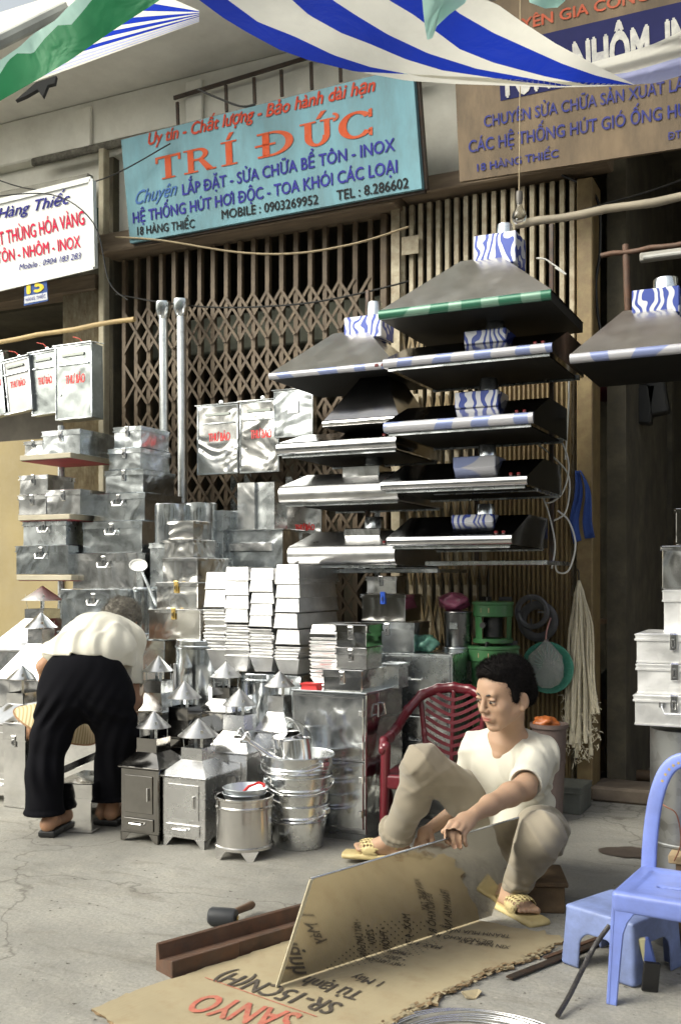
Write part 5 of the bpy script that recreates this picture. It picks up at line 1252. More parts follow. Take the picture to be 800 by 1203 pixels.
# ------------------------------------------------------------------ voxel surfaces (smooth unions of primitives, meshed by surface nets)
class Vox:
    def __init__(s,lo,hi,h):
        s.lo=np.array(lo,float); s.h=h; s.n=(np.ceil((np.array(hi)-s.lo)/h)).astype(int)+1
        s.f=np.full(tuple(s.n),1.0,np.float32)
    def _sub(s,lo,hi,m):
        a=np.maximum(np.floor((np.array(lo)-m-s.lo)/s.h).astype(int),0); b=np.minimum(np.ceil((np.array(hi)+m-s.lo)/s.h).astype(int)+1,s.n)
        if (b<=a).any(): return None
        sl=tuple(slice(int(i),int(j)) for i,j in zip(a,b))
        g=[(s.lo[k]+s.h*np.arange(a[k],b[k])).astype(np.float32) for k in range(3)]
        return sl,g[0][:,None,None],g[1][None,:,None],g[2][None,None,:]
    def _comb(s,sl,d,k,op):
        f=s.f[sl]
        if op=='u':
            if k>0: hh=np.maximum(k-np.abs(f-d),0)/k; s.f[sl]=np.minimum(f,d)-hh*hh*k*.25
            else: s.f[sl]=np.minimum(f,d)
        else:
            d=-d
            if k>0: hh=np.maximum(k-np.abs(f-d),0)/k; s.f[sl]=np.maximum(f,d)+hh*hh*k*.25
            else: s.f[sl]=np.maximum(f,d)
    def cap(s,a,b,ra,rb=None,k=.01,op='u',flat=None):
        rb=ra if rb is None else rb; a=np.array(a,float); b=np.array(b,float); R=max(ra,rb)
        r=s._sub(np.minimum(a,b)-R,np.maximum(a,b)+R,k+3*s.h)
        if r is None: return s
        sl,x,y,z=r; d=b-a; L=max(float(d@d),1e-12)
        t=np.clip(((x-a[0])*d[0]+(y-a[1])*d[1]+(z-a[2])*d[2])/L,0,1)
        q=np.sqrt((x-a[0]-t*d[0])**2+(y-a[1]-t*d[1])**2+(z-a[2]-t*d[2])**2)-(ra+(rb-ra)*t)
        s._comb(sl,q,k,op); return s
    def chain(s,pts,rs,k=.01):
        for i in range(len(pts)-1): s.cap(pts[i],pts[i+1],rs[i],rs[i+1],k)
        return s
    def ell(s,c,r,M=None,k=.01,op='u'):
        "ellipsoid, M: 3x3 rotation whose columns are local axes"
        c=np.array(c,float); r=np.array(r,float); R=r.max(); q=s._sub(c-R,c+R,k+3*s.h)
        if q is None: return s
        sl,x,y,z=q; x=x-c[0];y=y-c[1];z=z-c[2]
        if M is not None:
            M=np.array(M,float); X=x*M[0,0]+y*M[1,0]+z*M[2,0]; Y=x*M[0,1]+y*M[1,1]+z*M[2,1]; Z=x*M[0,2]+y*M[1,2]+z*M[2,2]
        else: X,Y,Z=x,y,z
        k0=np.sqrt((X/r[0])**2+(Y/r[1])**2+(Z/r[2])**2); k1=np.sqrt((X/r[0]**2)**2+(Y/r[1]**2)**2+(Z/r[2]**2)**2)
        s._comb(sl,k0*(k0-1)/np.maximum(k1,1e-6),k,op); return s
    def rbox(s,c,hx,M=None,rad=.005,k=.0,op='u'):
        c=np.array(c,float); hx=np.array(hx,float); R=float(np.linalg.norm(hx)); q=s._sub(c-R,c+R,k+3*s.h)
        if q is None: return s
        sl,x,y,z=q; x=x-c[0];y=y-c[1];z=z-c[2]
        if M is not None:
            M=np.array(M,float); X=x*M[0,0]+y*M[1,0]+z*M[2,0]; Y=x*M[0,1]+y*M[1,1]+z*M[2,1]; Z=x*M[0,2]+y*M[1,2]+z*M[2,2]
        else: X,Y,Z=np.broadcast_arrays(x,y,z)
        qx=np.abs(X)-hx[0]+rad; qy=np.abs(Y)-hx[1]+rad; qz=np.abs(Z)-hx[2]+rad
        d=np.sqrt(np.maximum(qx,0)**2+np.maximum(qy,0)**2+np.maximum(qz,0)**2)+np.minimum(np.maximum(qx,np.maximum(qy,qz)),0)-rad
        s._comb(sl,d,k,op); return s
    def disp(s,fn):
        "fn(x,y,z)->offset added to the field near the surface"
        idx=np.argwhere(np.abs(s.f)<.04); P=s.lo+idx*s.h
        s.f[tuple(idx.T)]+=fn(P[:,0],P[:,1],P[:,2]).astype(np.float32); return s
    def mesh(s):
        f=s.f; h=s.h; neg=f<0
        nx,ny,nz=f.shape
        cnt=np.zeros((nx-1,ny-1,nz-1),np.int8)
        for i in (0,1):
            for j in (0,1):
                for k in (0,1): cnt+=neg[i:nx-1+i,j:ny-1+j,k:nz-1+k]
        act=np.argwhere((cnt>0)&(cnt<8)); idm=-np.ones(cnt.shape,np.int32); idm[tuple(act.T)]=np.arange(len(act))
        cor=np.array([(i,j,k) for i in (0,1) for j in (0,1) for k in (0,1)])
        val=np.stack([f[act[:,0]+c[0],act[:,1]+c[1],act[:,2]+c[2]] for c in cor],1)
        P=np.zeros((len(act),3)); N=np.zeros(len(act))
        for a in range(8):
            for b in range(a+1,8):
                if abs(cor[a]-cor[b]).sum()!=1: continue
                va,vb=val[:,a],val[:,b]; m=(va<0)!=(vb<0); t=np.where(m,va/np.where(m,va-vb,1),0)
                P+=np.where(m[:,None],cor[a]+(cor[b]-cor[a])*t[:,None],0); N+=m
        V=s.lo+(act+P/N[:,None])*h
        Q=[]
        for ax in range(3):
            o1,o2=[(1,2),(2,0),(0,1)][ax]
            sl0=[slice(None)]*3; sl1=[slice(None)]*3; sl0[ax]=slice(0,-1); sl1[ax]=slice(1,None)
            ch=neg[tuple(sl0)]!=neg[tuple(sl1)]
            e=np.argwhere(ch); e=e[(e[:,o1]>0)&(e[:,o2]>0)&(e[:,o1]<f.shape[o1]-1)&(e[:,o2]<f.shape[o2]-1)]
            def g(d1,d2): q=e.copy(); q[:,o1]-=d1; q[:,o2]-=d2; return idm[tuple(q.T)]
            q=np.stack([g(1,1),g(0,1),g(0,0),g(1,0)],1); inside=neg[tuple(e.T)]
            q[~inside]=q[~inside][:,::-1]; Q.append(q)
        return V,np.concatenate(Q)
def vobj(name,vx,mat,parent=None,loc=(0,0,0),smooth=True,label=None,crop=None,iters=1):
    V,Q=vx.mesh()
    # a little laplacian smoothing
    for _ in range(iters):
        acc=np.zeros_like(V); n=np.zeros(len(V))
        for i in range(4):
            a=Q[:,i]; b=Q[:,(i+1)%4]; np.add.at(acc,a,V[b]); np.add.at(n,a,1); np.add.at(acc,b,V[a]); np.add.at(n,b,1)
        V=V*.5+acc/np.maximum(n,1)[:,None]*.5
    if crop is not None:
        keep=crop(V[Q].mean(1)); Q=Q[keep]
        u=np.unique(Q); re=-np.ones(len(V),int); re[u]=np.arange(len(u)); V=V[u]; Q=re[Q]
    me=bpy.data.meshes.new(name); me.vertices.add(len(V)); me.vertices.foreach_set('co',V.astype(np.float32).ravel())
    me.loops.add(Q.size); me.loops.foreach_set('vertex_index',Q.astype(np.int32).ravel()); me.polygons.add(len(Q)); me.polygons.foreach_set('loop_start',np.arange(0,Q.size,4,dtype=np.int32)); me.update(calc_edges=True)
    me.polygons.foreach_set('use_smooth',[smooth]*len(Q)); me.materials.append(mat)
    o=bpy.data.objects.new(name,me); COL.objects.link(o); o.location=loc
    if parent is not None: o.parent=parent
    if label: o['label']=label
    return o
def basis(x,y=None,z=None):
    "3x3 with given local axes as columns"
    X=Vector(x).normalized(); Y=Vector(y); Y=(Y-X*Y.dot(X)).normalized(); Z=X.cross(Y)
    return np.array([[X.x,Y.x,Z.x],[X.y,Y.y,Z.y],[X.z,Y.z,Z.z]])
# ------------------------------------------------------------------ plastic chairs
bluepl=paint('lavender_blue_plastic',(.16,.22,.56),.42,.09,4,0,.2,.002,30,dirt=(.09,.11,.24),dirtamt=.55,spec=.5)
bluest=paint('scuffed_blue_plastic',(.20,.26,.50),.5,.12,5,0,.3,.002,40,dirt=(.08,.09,.13),dirtamt=.75)
redpl=paint('wine_red_plastic',(.115,.008,.016),.28,.08,4,0,.1,.002,20,spec=.6,coat=.3)
def frame3(cam_d,cam_w):
    "directions given in camera-ground coordinates (X right, Z away)"
    d=(W(cam_d[0],cam_d[1])-W(0,0)).normalized(); w_=(W(cam_w[0],cam_w[1])-W(0,0)).normalized(); return d,w_
def sweep(b,path,ra,rb,inw,n=12):
    "flat band: section half-width ra along inw(i), half-thickness rb"
    P=[Vector(p) for p in path]; N=len(P); vs=[]
    for i,p in enumerate(P):
        t=(P[min(i+1,N-1)]-P[max(i-1,0)]).normalized(); u=Vector(inw(i)); u=(u-t*u.dot(t)).normalized(); w_=t.cross(u)
        for k in range(n):
            a=2*pi*k/n; c,s_=cos(a),sin(a); e=.55
            vs.append(p+u*(ra*(abs(c)**e)*(1 if c>0 else -1))+w_*(rb*(abs(s_)**e)*(1 if s_>0 else -1)))
    fs=[(i*n+k,i*n+(k+1)%n,(i+1)*n+(k+1)%n,(i+1)*n+k) for i in range(N-1) for k in range(n)]+[tuple(range(n)),tuple((N-1)*n+k for k in range(n-1,-1,-1))]
    b.add(vs,fs)
def blue_chair():
    FL=G(719,1180); d,w_=frame3((.52,.85),(.85,-.52)); hs=.29; D=.27; Wd=.29
    yaw=atan2(w_.y,w_.x); t=thing('plastic_chair','lavender blue low plastic chair with oval open back at the right edge','chair',FL,yaw)
    def leg(x0,y0,sx,sy):
        "L section leg flaring into the seat apron; (sx,sy) point towards the seat middle"
        for ax in (0,1):
            pl=[]; n=9; H=hs-.012
            for i in range(n+1):
                f=i/n; z=H*f; wd=.026+.010*f+.060*max(0,(f-.62)/.38)**2.2; pl.append((wd,z))
            ins=.012
            def P(u,z,off):
                f=z/H; bx=x0+sx*ins*f; by=y0+sy*ins*f
                return (bx+sx*u,by+sy*off,z) if ax==0 else (bx+sx*off,by+sy*u,z)
            b=MB(); vs=[P(-.001,z,0) for _,z in pl]+[P(u,z,0) for u,z in pl]+[P(-.001,z,.009) for _,z in pl]+[P(u,z,.009) for u,z in pl]; m=n+1; fs=[]
            for i in range(n):
                fs+=[(i,i+1,m+i+1,m+i),(2*m+i,3*m+i,3*m+i+1,2*m+i+1),(m+i,m+i+1,3*m+i+1,3*m+i),(i,2*m+i,2*m+i+1,i+1)]
            fs+=[(0,m,3*m,2*m),(m-1,3*m-1,4*m-1,2*m-1)]
            b.add(vs,fs)
            if ax==0: bb=b
            else: bb.add(b.v,b.f)
        o=bb.build('leg',bluepl,t,smooth=35); md=o.modifiers.new('round','BEVEL'); md.width=.0022; md.segments=2; md.limit_method='ANGLE'; md.angle_limit=.7
    leg(-.012,-.010,1,1); leg(Wd+.032,-.010,-1,1); leg(-.014,D+.03,1,-1); leg(Wd+.034,D+.03,-1,-1)
    v=Vox((-.04,-.04,hs-.07),(Wd+.06,D+.06,hs+.04),.004)
    v.rbox((Wd/2+.01,D/2+.01,hs-.026),(Wd/2+.014,D/2+.012,.028),rad=.013)
    v.rbox((Wd/2+.01,D/2+.01,hs+.006),(Wd/2-.032,D/2-.030,.008),rad=.007,k=.010,op='s')
    v.rbox((Wd/2+.01,D/2+.01,hs-.045),(Wd/2+.006,D/2+.004,.030),rad=.008,op='s')
    v.rbox((Wd*.42,D*.45,hs),(.035,.008,.05),basis((1,.1,0),(0,1,0)),rad=.007,op='s')
    vobj('seat',v,bluepl,t,iters=2)
    xc=Wd/2+.01; top=.315; path=[]
    N=48
    for i in range(N+1):
        a=pi*i/N; c=cos(a); s_=sin(a); xx=(Wd/2-.012)*(abs(c)**.5)*(1 if c>0 else -1)*(1.02-.08*s_); zz=hs-.012+(top)*s_**.62
        path.append((xc-xx,D+.012+.05*((zz-hs)/top if zz>hs else 0),zz))
    ctr=Vector((xc,D+.035,hs+.14))
    b=MB(); sweep(b,path,.021,.0085,lambda i:ctr-Vector(path[i]),16); b.build('backrest',bluepl,t,smooth=60)
    b=MB()
    for i in range(11):
        k=12+i*2; p=Vector(path[k]); p=p+(ctr-p).normalized()*.004; 
        b.add([(p.x+.0055*cos(m*2*pi/10+.3)*(1 if m%2 else .5),p.y-.0095,p.z+.0055*sin(m*2*pi/10+.3)*(1 if m%2 else .5)) for m in range(10)],[tuple(range(10))])
    b.build('gold_print',paint('gold_print',(.45,.33,.10),.4),t)
blue_chair()
def blue_stool():
    P0=G(671,1133); P1=G(742,1158); w_=(P1-P0); Wd=w_.length; yaw=atan2(w_.y,w_.x); hs=.172; D=.20
    t=thing('plastic_stool','scuffed low blue plastic stool beside the blue chair','stool',P0,yaw)
    v=Vox((-.03,-.03,-.01),(Wd+.04,D+.04,hs+.02),.004)
    # hollow tapered block with arched openings
    v.rbox((Wd/2,D/2,hs/2),(Wd/2+.012,D/2+.012,hs/2),rad=.012)
    v.rbox((Wd/2,D/2,hs/2-.008),(Wd/2+.004,D/2+.004,hs/2),rad=.010,op='s')
    for ax in (0,1):
        if ax==0: v.rbox((Wd/2,D/2,.03),(Wd/2-.045,D,.075),rad=.035,op='s')
        else: v.rbox((Wd/2,D/2,.03),(Wd,D/2-.045,.075),rad=.035,op='s')
    v.rbox((Wd/2,D/2,hs+.003),(Wd/2-.02,D/2-.02,.004),rad=.003,op='s')
    v.rbox((Wd/2,D/2,hs-.006),(Wd/2+.012,D/2+.012,.004),rad=.003,k=.004)
    V=vobj('body',v,bluest,t)
    # taper legs outward
    me=V.data; co=np.zeros(len(me.vertices)*3,np.float32); me.vertices.foreach_get('co',co); co=co.reshape(-1,3)
    f=1+.10*(1-co[:,2]/hs); co[:,0]=(co[:,0]-Wd/2)*f+Wd/2; co[:,1]=(co[:,1]-D/2)*f+D/2; me.vertices.foreach_set('co',co.ravel()); me.update()
blue_stool()
def red_chair():
    FLc=(.175,4.17); d,w_=frame3((.30,.95),(.95,-.30)); O=W(*FLc); yaw=atan2(w_.y,w_.x); hs=.30; D=.36; Wd=.42; ha=.435
    t=thing('red_armchair','dark red plastic armchair with slatted fan back behind the sitting man','chair',O,yaw)
    for i,(x,y,x1,y1,h1) in enumerate(((0,0,.01,.0,ha-.02),(Wd,0,Wd-.01,.0,ha-.02),(-.01,D+.05,.02,D-.02,hs),(Wd+.01,D+.05,Wd-.02,D-.02,hs))):
        v=Vox((min(x,x1)-.06,min(y,y1)-.06,-.01),(max(x,x1)+.06,max(y,y1)+.07,h1+.05),.005)
        v.cap((x,y,.012),(x1,y1,h1),.017,.021,.01); s_=1 if x<.2 else -1
        v.cap((x+s_*.002,y+.02,.012),(x1+s_*.002,y1+.025,h1),.008,.012,.014)
        vobj('leg',v,redpl,t)
    v=Vox((-.04,-.05,hs-.08),(Wd+.04,D+.05,hs+.03),.005)
    v.rbox((Wd/2,D/2,hs-.01),(Wd/2-.002,D/2+.01,.011),rad=.010); v.rbox((Wd/2,-.0,hs-.03),(Wd/2,.014,.028),rad=.010,k=.01); v.rbox((0,D/2,hs-.03),(.012,D/2,.028),rad=.008,k=.01); v.rbox((Wd,D/2,hs-.03),(.012,D/2,.028),rad=.008,k=.01)
    vobj('seat',v,redpl,t)
    v=Vox((-.07,-.06,ha-.12),(Wd+.07,D+.20,ha+.26),.005)
    rail=[(.0,-.01,ha-.03),(-.005,.03,ha-.002),(-.008,.14,ha+.002),(-.005,.24,ha+.025),(.02,.33,ha+.09),(.07,.385,ha+.155),(.14,.41,ha+.182),(.21,.415,ha+.19)]
    rail=rail+[(Wd-x,y,z) for x,y,z in rail[::-1][1:]]
    for i in range(len(rail)-1):
        v.cap(rail[i],rail[i+1],.018,.018,.012)
        a,b=rail[i],rail[i+1]; o=.016; v.cap((a[0],a[1]-.0,a[2]-.014),(b[0],b[1],b[2]-.014),.013,.013,.012)
    vobj('arm_rail',v,redpl,t)
    # back posts and fan slats
    for s_ in (0,1):
        X=lambda x:x if s_==0 else Wd-x
        v=Vox((-.03,D-.06,hs-.04),(Wd+.03,D+.12,ha+.2),.005); v.chain([(X(.10),D-.01,hs),(X(.085),D+.015,hs+.12),(X(.065),D+.03,ha+.13)],[.012,.012,.012],.01); vobj('back_post',v,redpl,t)
    for s_ in (0,1):
        for k in range(8):
            z0=hs+.035+k*.033; X=lambda x:x if s_==0 else Wd-x
            pts=[]
            for i in range(9):
                f=i/8; x=.09+(Wd/2-.09)*f; z=z0+.055*(1-f)**1.4; y=D+.0+(z-hs)*.14
                if z>ha+.17-.5*abs(.14-x)*0: z=min(z,ha+.16)
                pts.append((X(x),y,z))
            b=MB()
            for i in range(8): b.bar(pts[i],pts[i+1],.015,.008,up=(0,-1,.2))
            b.build('slat',redpl,t)
    v=Vox((Wd/2-.04,D-.05,hs-.03),(Wd/2+.04,D+.12,ha+.2),.005); v.cap((Wd/2,D,hs),(Wd/2,D+.045,ha+.17),.010,.010); vobj('back_post',v,redpl,t)
red_chair()
# ------------------------------------------------------------------ working floor: cardboard, steel sheet, angle iron, mallet ...
def card_mat():
    m,t,b=nodes('corrugated_cardboard'); v=coord(t,(1,1,1),False)
    n=noise(t,v,3,6,.6); c=ramp(t,n,[(.3,(.29,.24,.15)),(.7,(.38,.32,.20))])
    c=mix(t,ramp(t,noise(t,v,14,7,.7),[(.5,g3(0)),(.75,g3(.45))]),c,(.25,.17,.09))
    wv=t.nodes.new('ShaderNodeTexWave'); wv.inputs['Scale'].default_value=40; wv.bands_direction='Y'; t.links.new(v,wv.inputs['Vector'])
    t.links.new(c,b.inputs['Base Color']); b.inputs['Roughness'].default_value=.85
    p=bump(t,b,wv.outputs['Fac'],.12,.002); bump(t,b,noise(t,v,5,3),.4,.01,p); MATS['card']=m; return m
card=card_mat(); cardd=paint('torn_cardboard_edge',(.22,.15,.08),.9,.35,30,0,.8,.004,80)
O=G(110,1186,.012); 
outl=[(108,1186),(150,1167),(215,1146),(280,1125),(330,1108),(380,1098),(450,1088),(520,1078),(578,1084),(600,1090),(617,1092),(630,1096),(640,1093),(642,1098),(663,1100),(655,1109),(640,1117),(625,1124),(600,1135),(580,1141),(560,1152),(540,1160),(520,1168),(505,1178),(480,1190),(455,1207),(430,1230),(300,1290),(180,1240),(150,1215)]
t=thing('cardboard_sheet','flattened brown cardboard box printed SANYO lying under the steel sheet','cardboard',O)
pts=[G(x,y,.010)-O for x,y in outl]
rnd=random.Random(12)
# densify with ragged edge on the near right side
dp=[]
for i in range(len(pts)):
    a,b_=pts[i],pts[(i+1)%len(pts)]; rag=.010 if 14<=i<=26 else .003; f_=0.0; Ls=(b_-a).length; nn_=(b_-a).normalized().cross(Vector((0,0,1)))
    while f_<Ls:
        q=a+(b_-a)*(f_/Ls); q=q+nn_*(rnd.gauss(0,rag*.6)+rag*.9*sin(f_*31+i)+rag*.5*sin(f_*83+i*2)); dp.append(q); f_+=rnd.choice([.004,.007,.012,.022,.03]) if rag>.005 else .02
b=MB(); b.add([p for p in dp],[tuple(range(len(dp)))]); b.build('top_liner',card,t)
b=MB(); n=len(dp); lo=[Vector((p.x+rnd.uniform(-.003,.003),p.y+rnd.uniform(-.003,.003),-.009)) for p in dp]; b.add(list(dp)+lo,[(i,(i+1)%n,n+(i+1)%n,n+i) for i in range(n)]); b.build('corrugated_edge',cardd,t)
# curled torn plies on the near right edge
b=MB()
for k in range(260):
    f=rnd.random(); i0=15+int(f*10); a,c_=pts[i0],pts[i0+1]; q=a+(c_-a)*rnd.random()+Vector((rnd.uniform(-.014,.010),rnd.uniform(-.014,.008),-.004+rnd.random()*.010)); d=(c_-a).normalized(); s_=rnd.uniform(.006,.022); u=Vector((rnd.uniform(-.4,.4),rnd.uniform(-.4,.4),rnd.uniform(-.2,.5)))
    w2=d.cross(Vector((0,0,1)))*rnd.uniform(.003,.010); b.add([q,q+d*s_,q+d*s_+w2+u*.006,q+w2+u*.008],[(0,1,2,3)],rnd.choice([0,1]))
o=b.build('torn_plies',[cardd,card],t); o['kind']='stuff'
def ground_text(parent,body,p0,p1,hpx,mat,z=.0125,bold=.02,flip=True,name='lettering'):
    "text lying on the cardboard: baseline runs from pixel p0 to p1, letter tops point towards the viewer when flip"
    v,f=text_geo(body,0); xs=[a[0] for a in v]; x0,x1=min(xs),max(xs); A_=G(*p0,z); B_=G(*p1,z); d=B_-A_; L=d.length; d.normalize(); e=Vector((-d.y,d.x,0))
    m=((p0[0]+p1[0])/2,(p0[1]+p1[1])/2); H=(G(m[0],m[1]+hpx,z)-G(m[0],m[1],z)).length; k=H/.7; out=[];ff=[]
    for q,(dx,dy) in enumerate(((0,0),(bold,0),(-bold,0),(0,bold))):
        out+=[A_+d*((a-x0+dx)/(x1-x0)*L)+e*((c_+dy)*k)+Vector((0,0,q*.0001))-O for a,c_,_ in v]; ff+=[tuple(i+q*len(v) for i in g) for g in f]
    b=MB(); b.add(out,ff); b.build(name,mat,parent)
ink=paint('black_print',(.045,.04,.035),.7,.2,30,0,0,dirt=(.2,.14,.08),dirtamt=.35); rink=paint('red_print',(.42,.10,.07),.7,.2,30,0,0,dirt=(.42,.3,.18),dirtamt=.5)
ground_text(t,'SANYO',(356,1192),(243,1168),22,rink,bold=.03)
ground_text(t,'SR-15CN(H)',(404,1180),(268,1141),14,ink)
ground_text(t,'Tủ lạnh',(430,1166),(364,1148),11,ink)
ground_text(t,'1 Máy',(452,1154),(418,1145),7,ink,bold=.01)
for k,(s_,x0,x1,y0,y1) in enumerate((('• MÁY LÀM LẠNH',478,430,1133,1124),('• 220V',478,455,1127,1122),('• PHÒNG ẨM',484,440,1120,1112),('MAX. 4 THÙNG',520,455,1112,1102),('ĐỂ NƠI KHÔ RÁO',580,500,1106,1096),('TRÁNH MƯA NẮNG',600,515,1099,1090),('XIN NHẸ TAY',600,540,1112,1104))):
    ground_text(t,s_,(x0,y0),(x1,y1),4,ink,bold=0)
b=MB(); b.bar(G(241,1149,.0122)-O,G(372,1195,.0122)-O,.003,.0004,up=(0,0,1)); b.build('red_line',rink,t)
# dotted block print
b=MB(); q0=G(470,1128,.0123)
for i in range(16):
    for j in range(7):
        q=G(492-i*7+j*5,1122+i*1.2-j*3.2,.0123)-O; b.add([q+Vector((.003*cos(a),.003*sin(a),0)) for a in (0,1.57,3.14,4.71)],[(0,1,2,3)])
o=b.build('dot_print',ink,t); o['kind']='stuff'
# the steel sheet
def sheet():
    A0=W(-.170,2.722,.014); B0=W(.487,3.285,.014); A1=PZ(365,1033,2.655); B1=PZ(609,961,3.20)
    t=thing('steel_sheet','mirror polished steel sheet folded up on edge, held by the sitting man','sheet metal',A0)
    n=14; m=24; vs=[];fs=[]; nrm=(B0-A0).cross(A1-A0).normalized(); 
    if nrm.dot(Vector((CX,CY,CZ))-A0)<0: nrm=-nrm
    for s_ in (0,1):
        for i in range(m+1):
            for j in range(n+1):
                u,v=i/m,j/n; p=(A0*(1-u)+B0*u)*(1-v)+(A1*(1-u)+B1*u)*v
                # slight bow and small waves of hand-held sheet
                p=p+nrm*(.010*sin(pi*v)*(u-.3)+.0022*sin(9*u+5*v)*v+.0014*sin(17*u*v+4))
                if s_: p=p-nrm*.0018
                vs.append(p-A0)
    K_=(m+1)*(n+1)
    for i in range(m):
        for j in range(n):
            a=i*(n+1)+j; q=(a,a+n+1,a+n+2,a+1); fs.append(q); fs.append(tuple(K_+k for k in q[::-1]))
    for i in range(m):
        a=i*(n+1); fs.append((a,K_+a,K_+a+n+1,a+n+1)); a+=n; fs.append((a,a+n+1,K_+a+n+1,K_+a))
    for j in range(n):
        fs.append((j,j+1,K_+j+1,K_+j)); a=m*(n+1)+j; fs.append((a,K_+a,K_+a+1,a+1))
    mm,tt,bb=nodes('polished_sheet'); bb.inputs['Metallic'].default_value=1; bb.inputs['Base Color'].default_value=(.74,.70,.62,1); bb.inputs['Roughness'].default_value=.07
    vv=coord(tt,(1,1,1),False); p=bump(tt,bb,noise(tt,vv,5,2,.5,1.0),.12,.01)
    b=MB(); b.add(vs,fs); b.build('mirror_face',mm,t,smooth=40)
    e=paint('protective_film_edge',(.55,.50,.36),.5,.1)
    b=MB(); b.bar(A0-A0+nrm*.002,A1-A0+nrm*.002,.012,.003,up=nrm); b.build('film_edge',e,t)
    b=MB(); b.tube([A1-A0,(A1*.5+B1*.5)-A0,B1-A0],.0032,6); b.build('folded_rim',metal('rim_steel',.5,.2),t)
sheet()
# angle iron pair
def angle_iron():
    A_=G(201,1150); B_=G(362,1101); d=(B_-A_); L=d.length+.25; d.normalize(); yaw=atan2(d.y,d.x)
    t=thing('steel_rail','heavy rusty U-shaped steel rail lying on the pavement','rail',A_,yaw)
    P=[(0,0),(0,.045),(.010,.048),(.016,.044),(.06,.034),(.066,.075),(.074,.078),(.078,.07),(.078,0)]
    b=MB(); b.prism([(0,y,z) for y,z in P],(L,0,0)); b.build('web',rust,t)
    b=MB(); b.box(-.004,L*.3,-.012,-.001,.0,.05,ch=.002); b.build('side_plate',rust,t)
angle_iron()
def mallet():
    c=G(262,1089); d=(G(297,1070)-G(255,1088)).normalized(); yaw=atan2(d.y,d.x); t=thing('rubber_mallet','black rubber mallet with short wooden handle on the pavement','mallet',(c.x,c.y,.03),yaw)
    rub=paint('black_rubber',(.022,.024,.028),.55,.2,12,0,.3)
    b=MB(); M=Matrix.Rotation(pi/2,4,'X')@Matrix.Translation((0,0,-.035)); b.lathe([(0,-.012),(.024,-.010),(.029,-.002),(.029,.07),(.025,.078),(0,.08)],28,M=Matrix.Rotation(.35,4,'Z')@M); b.build('head',rub,t,smooth=30)
    b=MB(); b.tube([(.02,0,0),(.09,0,.0),(.14,0,.0),(.15,0,0)],[.011,.012,.014,.011],10); b.build('handle',paint('handle_wood',(.12,.07,.04),.5,.2,10),t,smooth=40)
    b=MB(); b.lathe([(.006,.0),(.008,.003),(0,.004)],12,M=Matrix.Rotation(.35,4,'Z')@Matrix.Translation((0,-.047,0))@Matrix.Rotation(pi/2,4,'X')); b.build('rivet',brass,t)
mallet()
def strip(label,a,b_,wd,th,mat,z=.006,name='steel_strip'):
    A_=G(*a); B_=G(*b_); b=MB(); b.bar((0,0,z),(B_-A_)+Vector((0,0,z)),wd,th,up=(0,0,1)); o=b.build(name,mat,loc=A_); tag(o,label,'strip','dark strips near the cardboard'); return o
strip('dark flat steel strip running from the cardboard towards the stool',(598,1153),(712,1108),.022,.005,iron)
strip('thin brown strip lying just beyond the dark one',(640,1128),(706,1103),.014,.004,rust,.003)
# cardboard scrap
c=G(554,1171); b=MB(); rnd=random.Random(1); pp=[(.026*cos(a)*rnd.uniform(.7,1.2),.03*sin(a)*rnd.uniform(.7,1.2),.004+.006*sin(a*2)) for a in [2*pi*i/11 for i in range(11)]]; b.prism(pp,(0,0,.003)); o=b.build('cardboard_scrap',card,loc=c); tag(o,'small torn cardboard scrap beside the sheet edge','scrap')
c=G(528,1165); b=MB(); pp=[(.012*cos(a)*rnd.uniform(.7,1.2),.02*sin(a)*rnd.uniform(.7,1.2),.003) for a in [2*pi*i/9 for i in range(9)]]; b.prism(pp,(0,0,.002)); o=b.build('cardboard_scrap',card,loc=c); tag(o,'tiny cardboard crumb left of the larger scrap','scrap')
# wire coil at the bottom edge
c=G(560,1240); t=thing('wire_coil','coil of galvanized wire on the pavement at the bottom edge','wire',c)
for k in range(7):
    b=MB(); r=.245-.012*k; b.tube([(r*cos(a)*1.02+.006*sin(k*3),r*sin(a)*.95+.004*cos(k*2),.006+.003*(k%3)+.002*sin(3*a+k)) for a in [2*pi*i/60 for i in range(60)]],.0022,6,closed=True); b.build('loop',latchm,t,smooth=70)
# black twisted cable to the stool
P=[G(655,1194,.01),G(668,1172,.03),PZ(684,1140,2.68),PZ(700,1110,2.72),PZ(716,1088,2.74)]
cord('black tape wound cable leaning against the stool',P,.0075,paint('tape_cable',(.03,.027,.025),.4,.4,40,0,.8,.004,120))
# springy yellow packet and black cloth behind stool
c=G(766,1165); b=MB(); b.box(-.016,.016,-.006,.006,0,.10,ch=.005); o=b.build('printed_packet',film('yellow_packet_film',(.45,.42,.25),(.08,.12,.35),6,5),loc=(c.x,c.y+.02,.035),rot=(-.1,-.25,.2)); tag(o,'yellow and blue printed packet between stool and chair leg','packet')
b=MB(); b.box(-.022,.022,-.005,.005,0,.08,ch=.003); o=b.build('black_offcut',black,loc=(c.x-.005,c.y-.01,.001),rot=(0,.08,.3)); tag(o,'glossy black sheet offcut standing under the chair','offcut')
# wooden block the man sits by
q=G(606,1070); t=thing('wooden_block','rough brown wooden block seat under the man','block',(q.x+.055,q.y+.09,0),.35)
b=MB(); b.box(-.075,.075,-.09,.11,.0,.088,ch=.004); b.build('block_body',paint('old_block_wood',(.13,.085,.045),.8,.3,10,0,.6,.003,60,dirt=(.05,.035,.025)),t); b=MB(); b.box(-.085,.085,-.10,.12,.0885,.104,ch=.003); b.build('top_board',paint('old_block_wood',(.13,.085,.045)),t)
